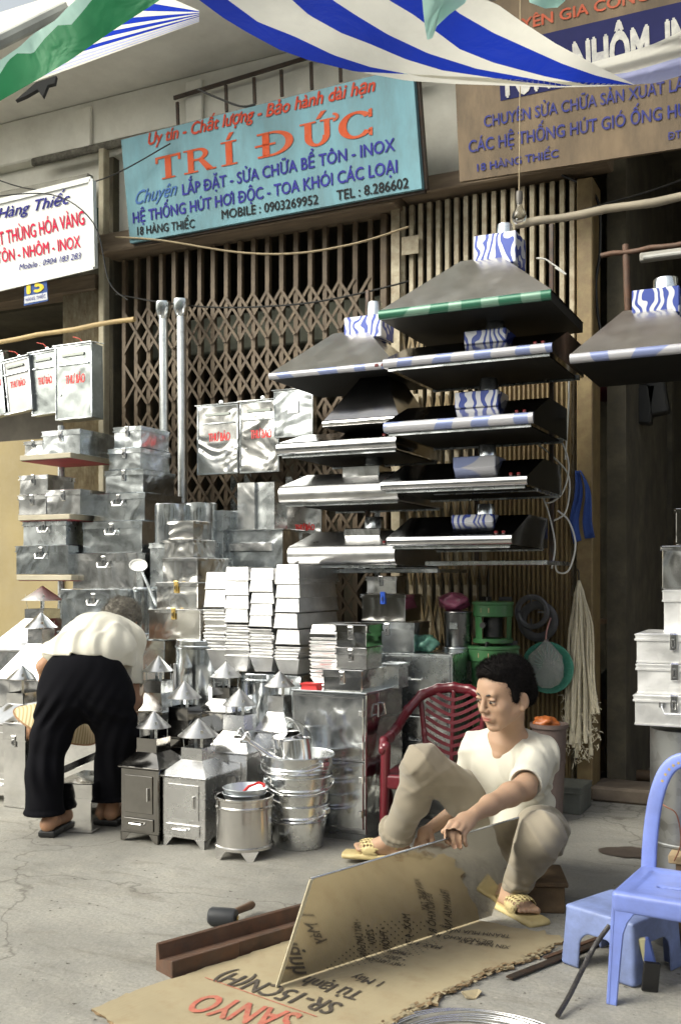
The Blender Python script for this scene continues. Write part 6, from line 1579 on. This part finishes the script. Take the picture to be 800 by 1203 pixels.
# flat wooden box on the right behind chair
q=PZ(796,1006,3.0); b=MB(); b.box(-.02,.1,-.05,.05,-.012,.012,ch=.002); o=b.build('wood_offcut',wood,loc=q); tag(o,'small raw wood offcut at the right edge behind the blue chair','wood')
b=MB(); b.box(.0,.08,-.04,.04,-.34,-.0125); o=b.build('wooden_crate_post',woodd,loc=q); tag(o,'dark wooden post carrying the raw wood offcut','post')
cord('red thin wire looped on the duct',[PZ(770,940,2.98),PZ(782,948,2.95),PZ(795,958,2.93),PZ(800,990,2.93),PZ(792,1012,2.95)],.002,paint('copper_wire',(.25,.10,.06),.5),'wire')
# ------------------------------------------------------------------ people
def skin_mat(name,col):
    m,t,b=nodes(name); v=coord(t,(1,1,1),False); at_=t.nodes.new('ShaderNodeAttribute'); at_.attribute_name='tint'
    c=mix(t,ramp(t,noise(t,v,30,4),[(.35,g3(.0)),(.7,g3(.22))]),at_.outputs['Color'],tuple(x*.8 for x in col))
    t.links.new(c,b.inputs['Base Color']); b.inputs['Roughness'].default_value=.62; b.inputs['Subsurface Weight'].default_value=.12; b.inputs['Subsurface Scale'].default_value=.01
    b.inputs['Subsurface Radius'].default_value=(1,.35,.2); bump(t,b,noise(t,v,220,3),.12,.001); return m
def tint(o,base,regions):
    me=o.data; n=len(me.vertices); co=np.zeros(n*3,np.float32); me.vertices.foreach_get('co',co); co=co.reshape(-1,3)
    c=np.ones((n,4),np.float32); c[:,:3]=base
    for fn,col in regions:
        w_=np.clip(fn(co),0,1)[:,None]; c[:,:3]=c[:,:3]*(1-w_)+np.array(col)*w_
    a=me.color_attributes.new('tint','FLOAT_COLOR','POINT'); a.data.foreach_set('color',c.ravel())
def fabric(name,col,weave=400,rough=.9,var=.08,sheen=.2,dirt=None,amt=.3):
    m,t,b=nodes(name); v=coord(t,(1,1,1),False); n=noise(t,v,6,5); c=ramp(t,n,[(.3,tuple(x*(1-var) for x in col)),(.7,tuple(min(1,x*(1+var)) for x in col))])
    if dirt: c=mix(t,ramp(t,noise(t,v,5,6,.6),[(.5,g3(0)),(.8,g3(amt))]),c,dirt)
    t.links.new(c,b.inputs['Base Color']); b.inputs['Roughness'].default_value=rough; b.inputs['Sheen Weight'].default_value=sheen
    nz=t.nodes.new('ShaderNodeTexNoise'); nz.noise_type='RIDGED_MULTIFRACTAL'; nz.inputs['Scale'].default_value=5.5; nz.inputs['Detail'].default_value=3; nz.inputs['Distortion'].default_value=.7; t.links.new(coord(t,(1.3,1,.65),False),nz.inputs['Vector'])
    p=bump(t,b,nz.outputs['Fac'],.6,.035); bump(t,b,noise(t,v,weave,2),.25,.001,p); return m
SK=(.37,.235,.155)
skin=skin_mat('man_skin',SK); skinw=skin_mat('woman_skin',(.40,.22,.13))
def hat3(f,l):   # orthonormal columns (left, forward, up)
    f=np.array(f,float); f/=np.linalg.norm(f); l=np.array(l,float); l-=f*(l@f); l/=np.linalg.norm(l); u=np.cross(l,f)
    if u[2]<0: u=-u
    return np.stack([l,f,u],1)
def folds(terms):
    def fn(x,y,z):
        d=np.zeros_like(x)
        for (a,kx,ky,kz,ph,mod) in terms: d+=a*np.sin(kx*x+ky*y+kz*z+ph+mod*np.sin(21*x+17*z+13*y))
        return d
    return fn
def noise3(seed,amp,sc,n=14):
    r=np.random.RandomState(seed); K=r.randn(n,3)*sc; P=r.rand(n)*6.28
    def fn(x,y,z):
        d=np.zeros_like(x)
        for k,p in zip(K,P): d+=np.sin(k[0]*x+k[1]*y+k[2]*z+p)
        return d*amp/sqrt(n)
    return fn
def head(v,C,M,sc=1.0,h=None):
    C=np.array(C,float)
    def w(p): return C+M@(np.array(p,float)*sc)
    def E(c,r,k=.012,R=None,op='u'): v.ell(w(c),np.array(r)*sc,M if R is None else M@R,k,op)
    def Cp(a,b,ra,rb,k=.012,op='u'): v.cap(w(a),w(b),ra*sc,rb*sc,k,op)
    E((0,-.014,.035),(.074,.092,.080),.01)
    E((0,.016,-.025),(.063,.072,.076),.03)
    E((0,.035,.035),(.060,.052,.045),.02)                      # forehead
    for s in (-1,1):
        Cp((s*.056,-.005,-.050),(s*.020,.060,-.098),.016,.013,.025)   # jaw line
        E((s*.036,.058,-.030),(.024,.022,.024),.02)            # cheekbones
        E((s*.030,.052,-.066),(.022,.022,.024),.02)
    E((0,.068,-.100),(.018,.016,.014),.016)                    # chin
    Cp((-.034,.078,.021),(.034,.078,.021),.010,.010,.014)      # brow ridge
    for s in (-1,1): E((s*.031,.096,.001),(.017,.012,.010),.014,None,'s')
    Cp((0,.086,.014),(0,.103,-.026),.0062,.0095,.010)          # nose bridge
    E((0,.105,-.030),(.0105,.010,.009),.008)
    for s in (-1,1): E((s*.011,.095,-.034),(.0075,.010,.0065),.006)
    E((0,.083,-.062),(.026,.012,.018),.015)                    # muzzle
    E((0,.094,-.0575),(.019,.007,.0048),.004); E((0,.092,-.0680),(.016,.0075,.0058),.004)
    E((0,.1005,-.0622),(.021,.006,.0013),.002,None,'s')
    E((0,.087,-.079),(.018,.006,.004),.008,None,'s')
    for s in (-1,1):
        # eyelids
        E((s*.030,.0825,.0045),(.0158,.0075,.0072),.004); E((s*.030,.081,-.0085),(.014,.0075,.0048),.005)
        R=np.array([[cos(s*.35),-sin(s*.35),0],[sin(s*.35),cos(s*.35),0],[0,0,1]])
        E((s*.077,-.016,-.022),(.007,.018,.030),.006,R); E((s*.083,-.010,-.019),(.005,.010,.018),.004,R,'s'); E((s*.078,-.006,-.046),(.006,.008,.009),.006)
    return w
def eyes(parent,w,M,sc=1.0,down=.4,off=(0,0,0)):
    wm=paint('eye_white',(.30,.26,.22),.25,.02,4,0,0); im=paint('dark_iris',(.025,.015,.01),.15,.05,4,0,0)
    for s in (-1,1):
        c=w((s*.030,.0795,-.002)); b=MB(); b.lathe([(.0102*sin(pi*i/12),.0102*cos(pi*i/12)) for i in range(13)],18); o=b.build('eyeball',wm,parent,smooth=180,loc=Vector(c)-Vector(off))
        c=w((s*.030-.002,.0888,-.0042)); b=MB(); b.lathe([(.0052*sin(pi*i/8),.0052*cos(pi*i/8)) for i in range(9)],12); b.build('iris',im,parent,smooth=180,loc=Vector(c)-Vector(off))
        b=MB(); b.tube([Vector(w((s*(.030+.0150*cos(a)),.0885-.0055*cos(a)**2+.0008,.0005+.0022*sin(a))))-Vector(off) for a in [pi*i/8 for i in range(9)]],[.0004,.0009,.0011,.0012,.0012,.0012,.0011,.0009,.0004],5); b.build('eyelash',im,parent)
        b=MB(); b.tube([Vector(w((s*(.014+.032*f),.0915-.022*f*f+.001,.0185+.004*sin(pi*f*.9)-.001*f)))-Vector(off) for f in [i/8 for i in range(9)]],[.0016,.0028,.0034,.0036,.0035,.0032,.0026,.0018,.0008],6); b.build('eyebrow',paint('black_hair',(.012,.010,.010),.55,.3,60,0,.4,.002,200),parent)
# ---- the man
BX,BZ=.62,3.7
MAN=thing('person','young man in white shirt and khaki trousers crouching with one hand on the steel sheet','person',W(BX,BZ,0),TH)
def q(X,Z,z): return (X-BX,Z-BZ,z)
def clampbounds(pts,m): a=np.array(pts); return a.min(0)-m,a.max(0)+m
HC=q(.566,3.550,.702); fd=np.array((-.80,-.56,-.22)); HM=hat3(fd,(.62,-.78,-.02))
v=Vox(q(-.04,2.98,-.004),q(.86,4.10,.86),.0033)
hw=head(v,HC,HM,1.03)
neckb=q(.600,3.650,.535)
v.cap(hw((0,-.028,-.055)),neckb,.046,.053,.03)
# torso under the shirt
tf=np.array((-.62,-.76,-.12)); TM=hat3(tf,(.80,-.60,0))
v.ell(q(.618,3.69,.415),(.135,.078,.125),TM,.03); v.ell(q(.645,3.765,.255),(.125,.085,.12),TM,.04)
shL=q(.700,3.585,.482); shR=q(.500,3.765,.470)
v.cap(neckb,shL,.045,.045,.03); v.cap(neckb,shR,.045,.045,.03)
v.cap(q(.58,3.63,.50),q(.570,3.625,.475),.045,.035,.03)
def hq(X,Z,z,f=.968): return q(X*f,Z*f,1.1-(1.1-z)*f)
elL=hq(.600,3.335,.415,.985); wrL=hq(.415,3.172,.366)
v.cap(shL,elL,.043,.037,.02); v.chain([elL,hq(.545,3.285,.405,.982),hq(.47,3.22,.385,.977),wrL],[.038,.036,.029,.0225],.02)
# left hand over the rim
KN=[hq(.338,3.108,.356),hq(.355,3.101,.352),hq(.372,3.103,.346),hq(.388,3.111,.339)]
v.ell(tuple((np.array(wrL)+np.array(KN[1])*1.0)/2+np.array((.002,.003,-.002))),(.030,.036,.016),hat3(np.array(KN[1])-np.array(wrL),(.6,-.3,-.4)),.015)
for i,k in enumerate(KN): v.cap(tuple(np.array(wrL)*.75+np.array(k)*.25),k,.014,.0105,.010)
L3=[(.030,.024,.017),(.033,.027,.018),(.031,.025,.018),(.025,.020,.016)]
for i,k in enumerate(KN):
    a,b_,c_=L3[i]; r=.0096 if i<3 else .0084
    p=np.array(k); p1=p+np.array((-.55,-.62,-.52))*a/.98; p2=p1+np.array((.06,-.05,-1.0))*b_; p3=p2+np.array((.35,.30,-.85))*c_
    v.cap(p,p1,r*1.08,r,.004); v.cap(p1,p2,r,r*.93,.003); v.cap(p2,p3,r*.93,r*.8,.003)
v.chain([hq(.392,3.165,.356),hq(.360,3.155,.342),hq(.332,3.140,.330),hq(.315,3.125,.325)],[.014,.0115,.0105,.0085],.008)
# right arm down behind the raised leg
elR=q(.455,3.86,.235); wrR=q(.345,3.885,.150)
v.cap(shR,elR,.040,.034,.02); v.cap(elR,wrR,.034,.023,.02)
v.ell(q(.318,3.875,.125),(.028,.022,.036),None,.012)
for i in range(4):
    a=np.array(q(.322-.010*i,3.852+.012*i,.105)); v.cap(a,a+np.array((-.010,-.016,-.028)),.009,.0085,.004); v.cap(a+np.array((-.010,-.016,-.028)),a+np.array((-.002,-.022,-.048)),.0085,.007,.003)
v.chain([q(.340,3.86,.14),q(.345,3.835,.115),q(.338,3.82,.095)],[.012,.010,.008],.006)
# lower legs and feet
ankR=q(.205,3.90,.105); ankL=q(.562,3.405,.075)
v.cap(q(.262,3.70,.33),ankR,.045,.030,.02); v.cap(q(.62,3.22,.27),ankL,.045,.030,.02)
def foot(v,heel,ball,toe,ank,side):
    heel,ball,toe,ank=map(np.array,(heel,ball,toe,ank)); v.cap(ank,heel,.030,.028,.02); v.cap(heel,ball,.027,.030,.02); v.cap(ank*.6+ball*.4+np.array((0,0,.0)),ball,.030,.022,.02)
    d=toe-ball; d/=np.linalg.norm(d); l=np.cross(d,(0,0,1)); l/=np.linalg.norm(l)
    for i in range(5):
        o=(i-2)*.0135*side; L=[.040,.038,.034,.028,.022][i]; a=ball+l*o*1.0+d*.010; v.cap(a,a+d*L+np.array((0,0,-.003)),.0125 if i==0 else .0095,.011 if i==0 else .0075,.005)
foot(v,q(.238,3.925,.058),q(.105,3.955,.055),q(.04,3.97,.062),ankR,-1)
foot(v,q(.535,3.435,.040),q(.588,3.320,.036),q(.615,3.262,.032),ankL,1)
body=vobj('body',v,skin,MAN,iters=1)
HCa=np.array(HC)
def lips(co):
    p=((co-HCa)@HM)/1.03; return 1.3-(((p[:,0])/.021)**2+((p[:,2]+.0625)/.0105)**2+((p[:,1]-.094)/.014)**2)
def stub(co):
    p=((co-HCa)@HM)/1.03; return .22*((p[:,1]>.03)&(p[:,2]<-.045)&(p[:,2]>-.056)&(abs(p[:,0])<.03))
def sock_shade(co):  # shade of the eye sockets and lids put into the skin colour
    p=((co-HCa)@HM)/1.03; d=(np.abs(np.abs(p[:,0])-.03)/.018)**2+((p[:,2]-.001)/.009)**2; return .35*(p[:,1]>.05)*np.clip(1.2-d,0,1)
def nos(co):
    p=((co-HCa)@HM)/1.03; d=(np.abs(np.abs(p[:,0])-.0065)/.004)**2+((p[:,2]+.040)/.003)**2; return .8*(p[:,1]>.085)*np.clip(1.2-d,0,1)
tint(body,SK,[(lips,(.36,.12,.10)),(stub,(.20,.13,.09)),(sock_shade,(.24,.13,.08)),(nos,(.10,.04,.03))])
eyes(MAN,hw,HM)
# hair
hairm=paint('short_black_hair',(.008,.007,.007),.95,.3,60,0,.8,.004,240,spec=.1)
v=Vox(np.array(HC)-.14,np.array(HC)+.14,.003)
Hc=lambda c,r,k=.01,op='u': v.ell(hw(c),np.array(r)*1.03,HM,k,op)
Hc((0,-.022,.042),(.0805,.101,.083),.0); Hc((0,-.066,-.008),(.074,.058,.066),.02); Hc((0,.024,.088),(.058,.062,.034),.02)
for s in (-1,1): Hc((s*.068,.012,.012),(.012,.016,.035),.006)
Hc((0,.112,.018),(.086,.060,.080),.006,'s'); Hc((0,.02,-.095),(.12,.12,.062),.006,'s')
for s in (-1,1): Hc((s*.088,-.012,-.030),(.024,.026,.034),.004,'s')
v.disp(noise3(5,.0009,160)); hair=vobj('hair',v,hairm,MAN,iters=0)
me=hair.data; rnd=random.Random(8); b=MB(); nv=len(me.vertices)
for i in range(9000):
    k=rnd.randrange(nv); p=me.vertices[k].co; n=me.vertices[k].normal
    if n.length<.5: continue
    dirv=(Vector(n)+Vector(HM[:,2])*.45*max(0,n.dot(Vector(HM[:,2])))+Vector(HM[:,2])*(-.5 if n.dot(Vector(HM[:,2]))<.1 else .1)+Vector(HM[:,1])*.3+Vector((rnd.gauss(0,.16),rnd.gauss(0,.16),rnd.gauss(0,.16)))).normalized()
    L=rnd.uniform(.005,.011)+.006*max(0,n.dot(Vector(HM[:,2]))); sd=dirv.cross(Vector((rnd.random()-.5,rnd.random()-.5,rnd.random()-.5))).normalized()*.0007
    b.add([p-sd,p+sd,p+dirv*L],[(0,1,2)])
o=b.build('hair_tips',hairm,MAN); o['kind']='stuff'
# trousers
khaki=fabric('khaki_cotton',(.235,.205,.155),500,.9,.08,dirt=(.20,.17,.13)); shirtm=fabric('white_cotton',(.52,.50,.43),450,.9,.04,dirt=(.50,.47,.40),amt=.35)
v=Vox(q(.08,3.02,.02),q(.86,4.06,.56),.0042)
pel=q(.650,3.79,.195); hR=q(.585,3.84,.185); hL=q(.705,3.67,.19); kR=q(.290,3.615,.445); kL=q(.628,3.185,.300)
v.ell(pel,(.150,.105,.105),TM,.03); v.chain([hR,q(.46,3.745,.305),kR],[.094,.078,.061],.04); v.chain([hL,q(.675,3.44,.245),kL],[.096,.082,.063],.04)
v.chain([kR,q(.262,3.74,.285),q(.222,3.868,.158)],[.061,.061,.056],.03); v.chain([kL,q(.606,3.29,.205),q(.580,3.352,.142)],[.064,.061,.056],.03)
# rolled cuffs
def cuff(v,c,d,r,t_):
    c=np.array(c);d=np.array(d,float);d/=np.linalg.norm(d); u=np.cross(d,(0,0,1.)); u/=np.linalg.norm(u); w_=np.cross(d,u)
    for i in range(18):
        a=2*pi*i/18; b_=2*pi*(i+1)/18; p=c+(u*cos(a)+w_*sin(a))*r; p2=c+(u*cos(b_)+w_*sin(b_))*r; v.cap(p,p2,t_,t_,.004); v.cap(p-d*.022,p2-d*.022,t_,t_,.006)
dR=np.array(q(.205,3.90,.105))-np.array(kR); cuff(v,q(.214,3.893,.130),dR,.058,.009)
dL=np.array(ankL)-np.array(kL); cuff(v,q(.575,3.372,.120),dL,.058,.009)
v.cap(q(.205,3.915,.105),q(.195,3.95,.05),.046,.046,.008,'s'); v.cap(q(.566,3.395,.092),q(.55,3.43,.02),.046,.046,.008,'s')
def ridge(t,k=5): return np.exp(-k*np.sin(t)**2)
def tf_(x,y,z):
    X=x+BX; Z=y+BZ; wv=1.5*np.sin(9*z+5*X)+1.0*np.sin(15*Z+4*z)
    g1=np.clip(.35+.9*np.sin(8*z-6*X+5*Z),0,1); g2=np.clip(.2+.9*np.sin(10*X+7*z+2),0,1)
    d=-.0075*ridge(40*(.75*X+.45*z)+wv,4)*g1-.0050*ridge(34*(.8*z-.55*X)+1.6*np.sin(12*X+9*Z),4)*g2
    for kk,ph in ((np.array(kR),0.),(np.array(kL),1.)):
        r1=np.sqrt((x-kk[0])**2+(y-kk[1])**2+(z-kk[2])**2); d-=.005*np.exp(-((r1-.13)/.05)**2)*ridge(46*(z+.3*x)+1.5*np.sin(24*y)+ph,3)
    return d
v.disp(tf_); v.disp(noise3(3,.0016,26)); vobj('trousers',v,khaki,MAN,iters=1)
# shirt
v=Vox(q(.36,3.28,.10),q(.86,3.98,.62),.0036)
v.ell(q(.612,3.685,.430),(.160,.106,.135),TM,.03); v.ell(q(.640,3.755,.270),(.152,.112,.13),TM,.05); v.ell(q(.655,3.785,.185),(.158,.118,.075),TM,.03)
v.cap(q(.625,3.670,.515),q(.700,3.60,.482),.052,.058,.03); v.cap(q(.575,3.70,.512),shR,.050,.056,.03)
eL=np.array(shL)*.20+np.array(elL)*.80; v.cap(shL,eL,.058,.060,.025)
eR=np.array(shR)*.45+np.array(elR)*.55; v.cap(shR,tuple(eR),.056,.058,.02)
v.chain([q(.60,3.62,.22),q(.59,3.60,.165)],[.06,.045],.05)
v.disp(noise3(11,.0020,24))
shl=np.array(shL)
def sf(x,y,z):
    X=x+BX; Z=y+BZ; wv=1.4*np.sin(10*z+6*X)+.9*np.sin(13*Z-5*z)
    g1=np.clip(.4+.9*np.sin(9*z+7*X+3*Z),0,1); g2=np.clip(.25+.9*np.sin(12*X-8*z+1),0,1)
    d=-.0085*ridge(34*(.9*X+.5*z)+wv,4)*g1-.0070*ridge(38*(.9*z-.35*X)+1.8*np.sin(11*X+7*Z),4)*g2
    r1=np.sqrt((x-shl[0]+.03)**2+(y-shl[1]+.02)**2+(z-shl[2]+.06)**2); d-=.006*np.exp(-((r1-.09)/.04)**2)*ridge(60*(z*.6+x)+1.5*np.sin(20*z),3)
    return d-.006*np.exp(-((z-.20)/.06)**2)*ridge(40*z+10*X+1.5*np.sin(18*X),3)
v.disp(sf)
# openings: neck and V, sleeve ends, hem
v.cap(hw((0,-.02,-.07)),q(.594,3.635,.535),.051,.058,.008,'s'); v.cap(q(.585,3.612,.540),q(.545,3.555,.482),.052,.008,.010,'s')
dL_=(np.array(elL)-np.array(shL)); dL_/=np.linalg.norm(dL_); p=eL+dL_*.045; v.cap(p,p+dL_*.10,.051,.060,.004,'s')
dR_=(np.array(elR)-np.array(shR)); dR_/=np.linalg.norm(dR_); p=eR+dR_*.045; v.cap(p,p+dR_*.08,.047,.055,.004,'s')
sh=vobj('shirt',v,shirtm,MAN,iters=1)
# sandals
sand=paint('straw_yellow_plastic',(.50,.41,.20),.5,.1,10,0,.2,.002,60,dirt=(.28,.2,.1),dirtamt=.4)
def sandal(heel,ball,toe,zs):
    heel,ball,toe=map(np.array,(heel,ball,toe)); lo=np.minimum(np.minimum(heel,ball),toe)-.07; hi=np.maximum(np.maximum(heel,ball),toe)+.07
    v=Vox(lo,hi,.003); d=toe-heel; d[2]*=.5; d/=np.linalg.norm(d); l=np.cross(d,(0,0,1)); l/=np.linalg.norm(l); u=np.cross(l,d)
    M=np.stack([l,d,u],1); c=(heel+toe)/2-u*.030; L=np.linalg.norm(toe-heel)/2+.030
    v.rbox(c+d*.005,(.040,L,.010),M,.009); v.ell(c+d*(L-.035),(.046,.045,.010),M,.01)
    # woven upper: shell over the forefoot with holes
    cu=heel+(toe-heel)*.62-u*.004; v.ell(cu,(.047,.070,.040),M,.004); v.ell(cu-u*.002,(.043,.085,.036),M,.002,'s')
    for i in range(-4,5):
        for j in range(-3,4):
            p=cu+d*(i*.0135+(.0067 if j%2 else 0))+l*(j*.0125)+u*.035; v.cap(p-u*.02,p+u*.03,.0038,.0038,.001,'s')
    v.rbox(heel+d*.02+u*.018,(.052,.006,.008),M,.004,.003); v.rbox(heel+d*.02+u*.010,(.036,.02,.03),M,.004,0,'s')
    v.rbox(c+d*.005,(.040,L,.010),M,.009,.002)
    vobj('sandal',v,sand,MAN,iters=1)
sandal(q(.240,3.925,.058),q(.105,3.955,.055),q(.045,3.967,.060),0)
sandal(q(.530,3.440,.042),q(.588,3.320,.038),q(.618,3.258,.036),0)
# ---- the woman
WX,WZ=-1.11,4.45
WOM=thing('person','woman in cream blouse and wide black trousers bending over among the stoves, seen from behind','person',W(WX,WZ,0),TH)
def r_(X,Z,z): return (X-WX,Z-WZ,z)
v=Vox(r_(-1.56,4.18,-.004),r_(-.84,5.14,1.0),.004)
WH=r_(-1.07,5.02,.872); WM=hat3((.15,.80,-.60),(-1,.15,0)); ww=head(v,WH,WM,.97)
v.cap(ww((0,-.03,-.055)),r_(-1.07,4.86,.84),.045,.05,.03)
v.ell(r_(-1.10,4.75,.82),(.115,.11,.08),None,.03); v.ell(r_(-1.10,4.52,.74),(.14,.13,.12),None,.04)
sl=r_(-1.235,4.80,.83); sr=r_(-.985,4.80,.81)
v.cap(r_(-1.07,4.80,.84),sl,.05,.045,.03); v.cap(r_(-1.07,4.80,.84),sr,.05,.045,.03)
v.chain([sl,r_(-1.385,4.78,.69),r_(-1.392,4.84,.62),r_(-1.34,4.92,.44)],[.042,.036,.034,.024],.02)
v.chain([sr,r_(-.975,4.74,.60),r_(-.960,4.72,.53),r_(-.960,4.74,.33)],[.042,.037,.036,.023],.02)
for (wr,dx) in ((np.array(r_(-.960,4.74,.33)),1),(np.array(r_(-1.34,4.92,.44)),-1)):
    v.ell(wr+np.array((0,.005,-.045)),(.034,.016,.045),None,.015)
    for i in range(4):
        a=wr+np.array(((i-1.5)*.018,.008,-.080)); m_=a+np.array((0,.006,-.032+.004*abs(i-1.5))); e=m_+np.array((0,.016,-.022)); v.cap(a,m_,.0095,.009,.004); v.cap(m_,e,.009,.0075,.003)
    v.chain([wr+np.array((-dx*.026,.0,-.03)),wr+np.array((-dx*.045,.012,-.055)),wr+np.array((-dx*.046,.022,-.078))],[.013,.011,.009],.006)
# ankles and heels
for (ank,hl,tl) in ((r_(-1.235,4.37,.10),r_(-1.245,4.345,.055),r_(-1.225,4.52,.045)),(r_(-1.020,4.565,.10),r_(-1.022,4.545,.055),r_(-.99,4.72,.045))):
    ank,hl,tl=map(np.array,(ank,hl,tl)); v.cap(ank+np.array((0,0,.20)),ank,.034,.028,.02); v.cap(ank,hl,.028,.028,.02); v.cap(hl,tl,.029,.026,.02)
wb=vobj('body',v,skinw,WOM,iters=1); tint(wb,(.40,.22,.13),[])
v=Vox(np.array(WH)-.15,np.array(WH)+.15,.0035)
for c,r in (((0,-.020,.045),(.086,.104,.086)),((0,-.070,.0),(.080,.058,.07)),((0,-.110,-.015),(.036,.03,.03))): v.ell(ww(c),np.array(r),WM,.02)
v.ell(ww((0,.11,-.02)),(.085,.065,.075),WM,.006,'s'); v.disp(noise3(7,.005,90)); 
gh=paint('greying_hair',(.16,.145,.12),.6,.6,90,0,.8,.004,180,cscale=(1,1,1)); h2=vobj('hair',v,gh,WOM,iters=0)
me=h2.data; b=MB(); rnd=random.Random(3); nv=len(me.vertices)
for i in range(2500):
    k=rnd.randrange(nv); p=me.vertices[k].co; n=Vector(me.vertices[k].normal); tdir=(Vector(WM[:,1])*-1+Vector((rnd.gauss(0,.35),rnd.gauss(0,.35),rnd.gauss(0,.35)))); tdir=(tdir-n*tdir.dot(n)*.8).normalized()
    L=rnd.uniform(.02,.045); sd=n.cross(tdir).normalized()*.001; b.add([p-sd,p+sd,p+tdir*L+n*.006],[(0,1,2)])
o=b.build('hair_strands',gh,WOM); o['kind']='stuff'
eyes(WOM,ww,WM,.97)
# black trousers
blk=fabric('black_trouser_cloth',(.006,.006,.008),500,1.0,.15,0); blk.node_tree.nodes['Principled BSDF'].inputs['Specular IOR Level'].default_value=.1
v=Vox(r_(-1.42,4.14,.06),r_(-.82,4.80,.90),.0042)
v.ell(r_(-1.115,4.44,.665),(.180,.135,.150),None,.04); v.ell(r_(-1.165,4.42,.61),(.112,.12,.13),None,.05); v.ell(r_(-1.045,4.45,.60),(.112,.12,.13),None,.05)
v.chain([r_(-1.205,4.42,.58),r_(-1.250,4.405,.42),r_(-1.272,4.385,.27),r_(-1.268,4.375,.125)],[.104,.078,.073,.080],.05)
v.chain([r_(-1.005,4.45,.58),r_(-.985,4.50,.42),r_(-1.005,4.54,.27),r_(-1.022,4.56,.145)],[.108,.086,.080,.084],.05)
for (c,z0) in ((r_(-1.268,4.375,0),.098),(r_(-1.022,4.56,0),.118)):
    for i in range(20):
        a=2*pi*i/20; b_=2*pi*(i+1)/20; R=.076; v.cap((c[0]+R*cos(a),c[1]+R*sin(a),z0),(c[0]+R*cos(b_),c[1]+R*sin(b_),z0),.006,.006,.02)
    v.cap((c[0],c[1],z0-.06),(c[0],c[1],z0+.05),.080,.066,.004,'s')
    v.rbox((c[0],c[1],z0-.05),(.15,.15,.045),None,.002,0,'s')
def wf(x,y,z):
    X=x+WX; d=.0045*np.clip((.75-z)*2,0,1)*np.sin(110*X+14*np.sin(5*z)+25*(y))
    d+=.005*np.exp(-((z-.52)/.07)**2)*np.sin(75*(z+.9*np.abs(x))+2*np.sin(22*x)); return d*np.clip((z-.15)/.12,0,1)
v.disp(wf); vobj('trousers',v,blk,WOM,iters=1)
# blouse
cream=fabric('cream_blouse_cloth',(.68,.65,.55),450,.9,.05,.2,dirt=(.5,.45,.36),amt=.3)
v=Vox(r_(-1.50,4.20,.50),r_(-.80,5.02,1.06),.0042)
v.ell(r_(-1.12,4.50,.765),(.175,.155,.115),None,.04); v.ell(r_(-1.11,4.66,.835),(.155,.16,.112),None,.05); v.ell(r_(-1.10,4.79,.830),(.145,.10,.095),None,.04)
v.cap(sl,r_(-1.345,4.77,.745),.060,.060,.03); v.cap(r_(-1.06,4.80,.84),sr,.078,.068,.03); v.chain([sr,r_(-.985,4.755,.70),r_(-.972,4.735,.63)],[.060,.056,.058],.03)
v.chain([r_(-1.01,4.56,.77),r_(-.985,4.58,.68)],[.10,.055],.05)
def bf(x,y,z):
    d=-.007*np.exp(-5*np.sin(26*(x-.7*y)+8*z+1.4*np.sin(8*x+7*y))**2); d+=.005*np.exp(-((y+.0)/.12)**2)*np.sin(80*x+2*np.sin(9*z)); return d
v.disp(bf); v.disp(noise3(31,.002,22))
v.rbox(r_(-1.19,4.40,.665),(.17,.30,.105),None,.004,.006,'s')       # hem line over the hips
M_=basis((1,0,-.35),(0,1,0)); v.rbox(r_(-1.02,4.36,.63),(.17,.22,.105),M_,.004,.006,'s')
for (a,c) in ((sl,r_(-1.345,4.77,.745)),(r_(-.985,4.755,.70),r_(-.972,4.735,.63))):
    a=np.array(a);c=np.array(c);d=(c-a)/np.linalg.norm(c-a); v.cap(c+d*.05,c+d*.12,.052,.056,.004,'s')
vobj('blouse',v,cream,WOM,iters=1)
shoe=paint('black_slipper',(.015,.015,.015),.45,.2,8)
for (hl,tl) in ((r_(-1.245,4.335,.0),r_(-1.225,4.54,.0)),(r_(-1.022,4.535,.0),r_(-.985,4.735,.0))):
    hl,tl=np.array(hl),np.array(tl); d=(tl-hl); L=np.linalg.norm(d)/2; d/=2*L; l=np.array((d[1],-d[0],0)); c=(hl+tl)/2; v=Vox(np.minimum(hl,tl)-.07,np.maximum(hl,tl)+np.array((.07,.07,.10)),.0035)
    M_=np.stack([l,d,(0,0,1)],1); v.rbox(c+np.array((0,0,.016)),(.038,L+.012,.014),M_,.008); v.rbox(hl+d*.03+np.array((0,0,.012)),(.034,.035,.014),M_,.006,.003); v.ell(tl-d*.05+np.array((0,0,.035)),(.044,.065,.036),M_,.005); v.ell(tl-d*.08+np.array((0,0,.045)),(.034,.07,.030),M_,.002,'s')
    vobj('slipper',v,shoe,WOM,iters=1)
bpy.context.view_layer.update()
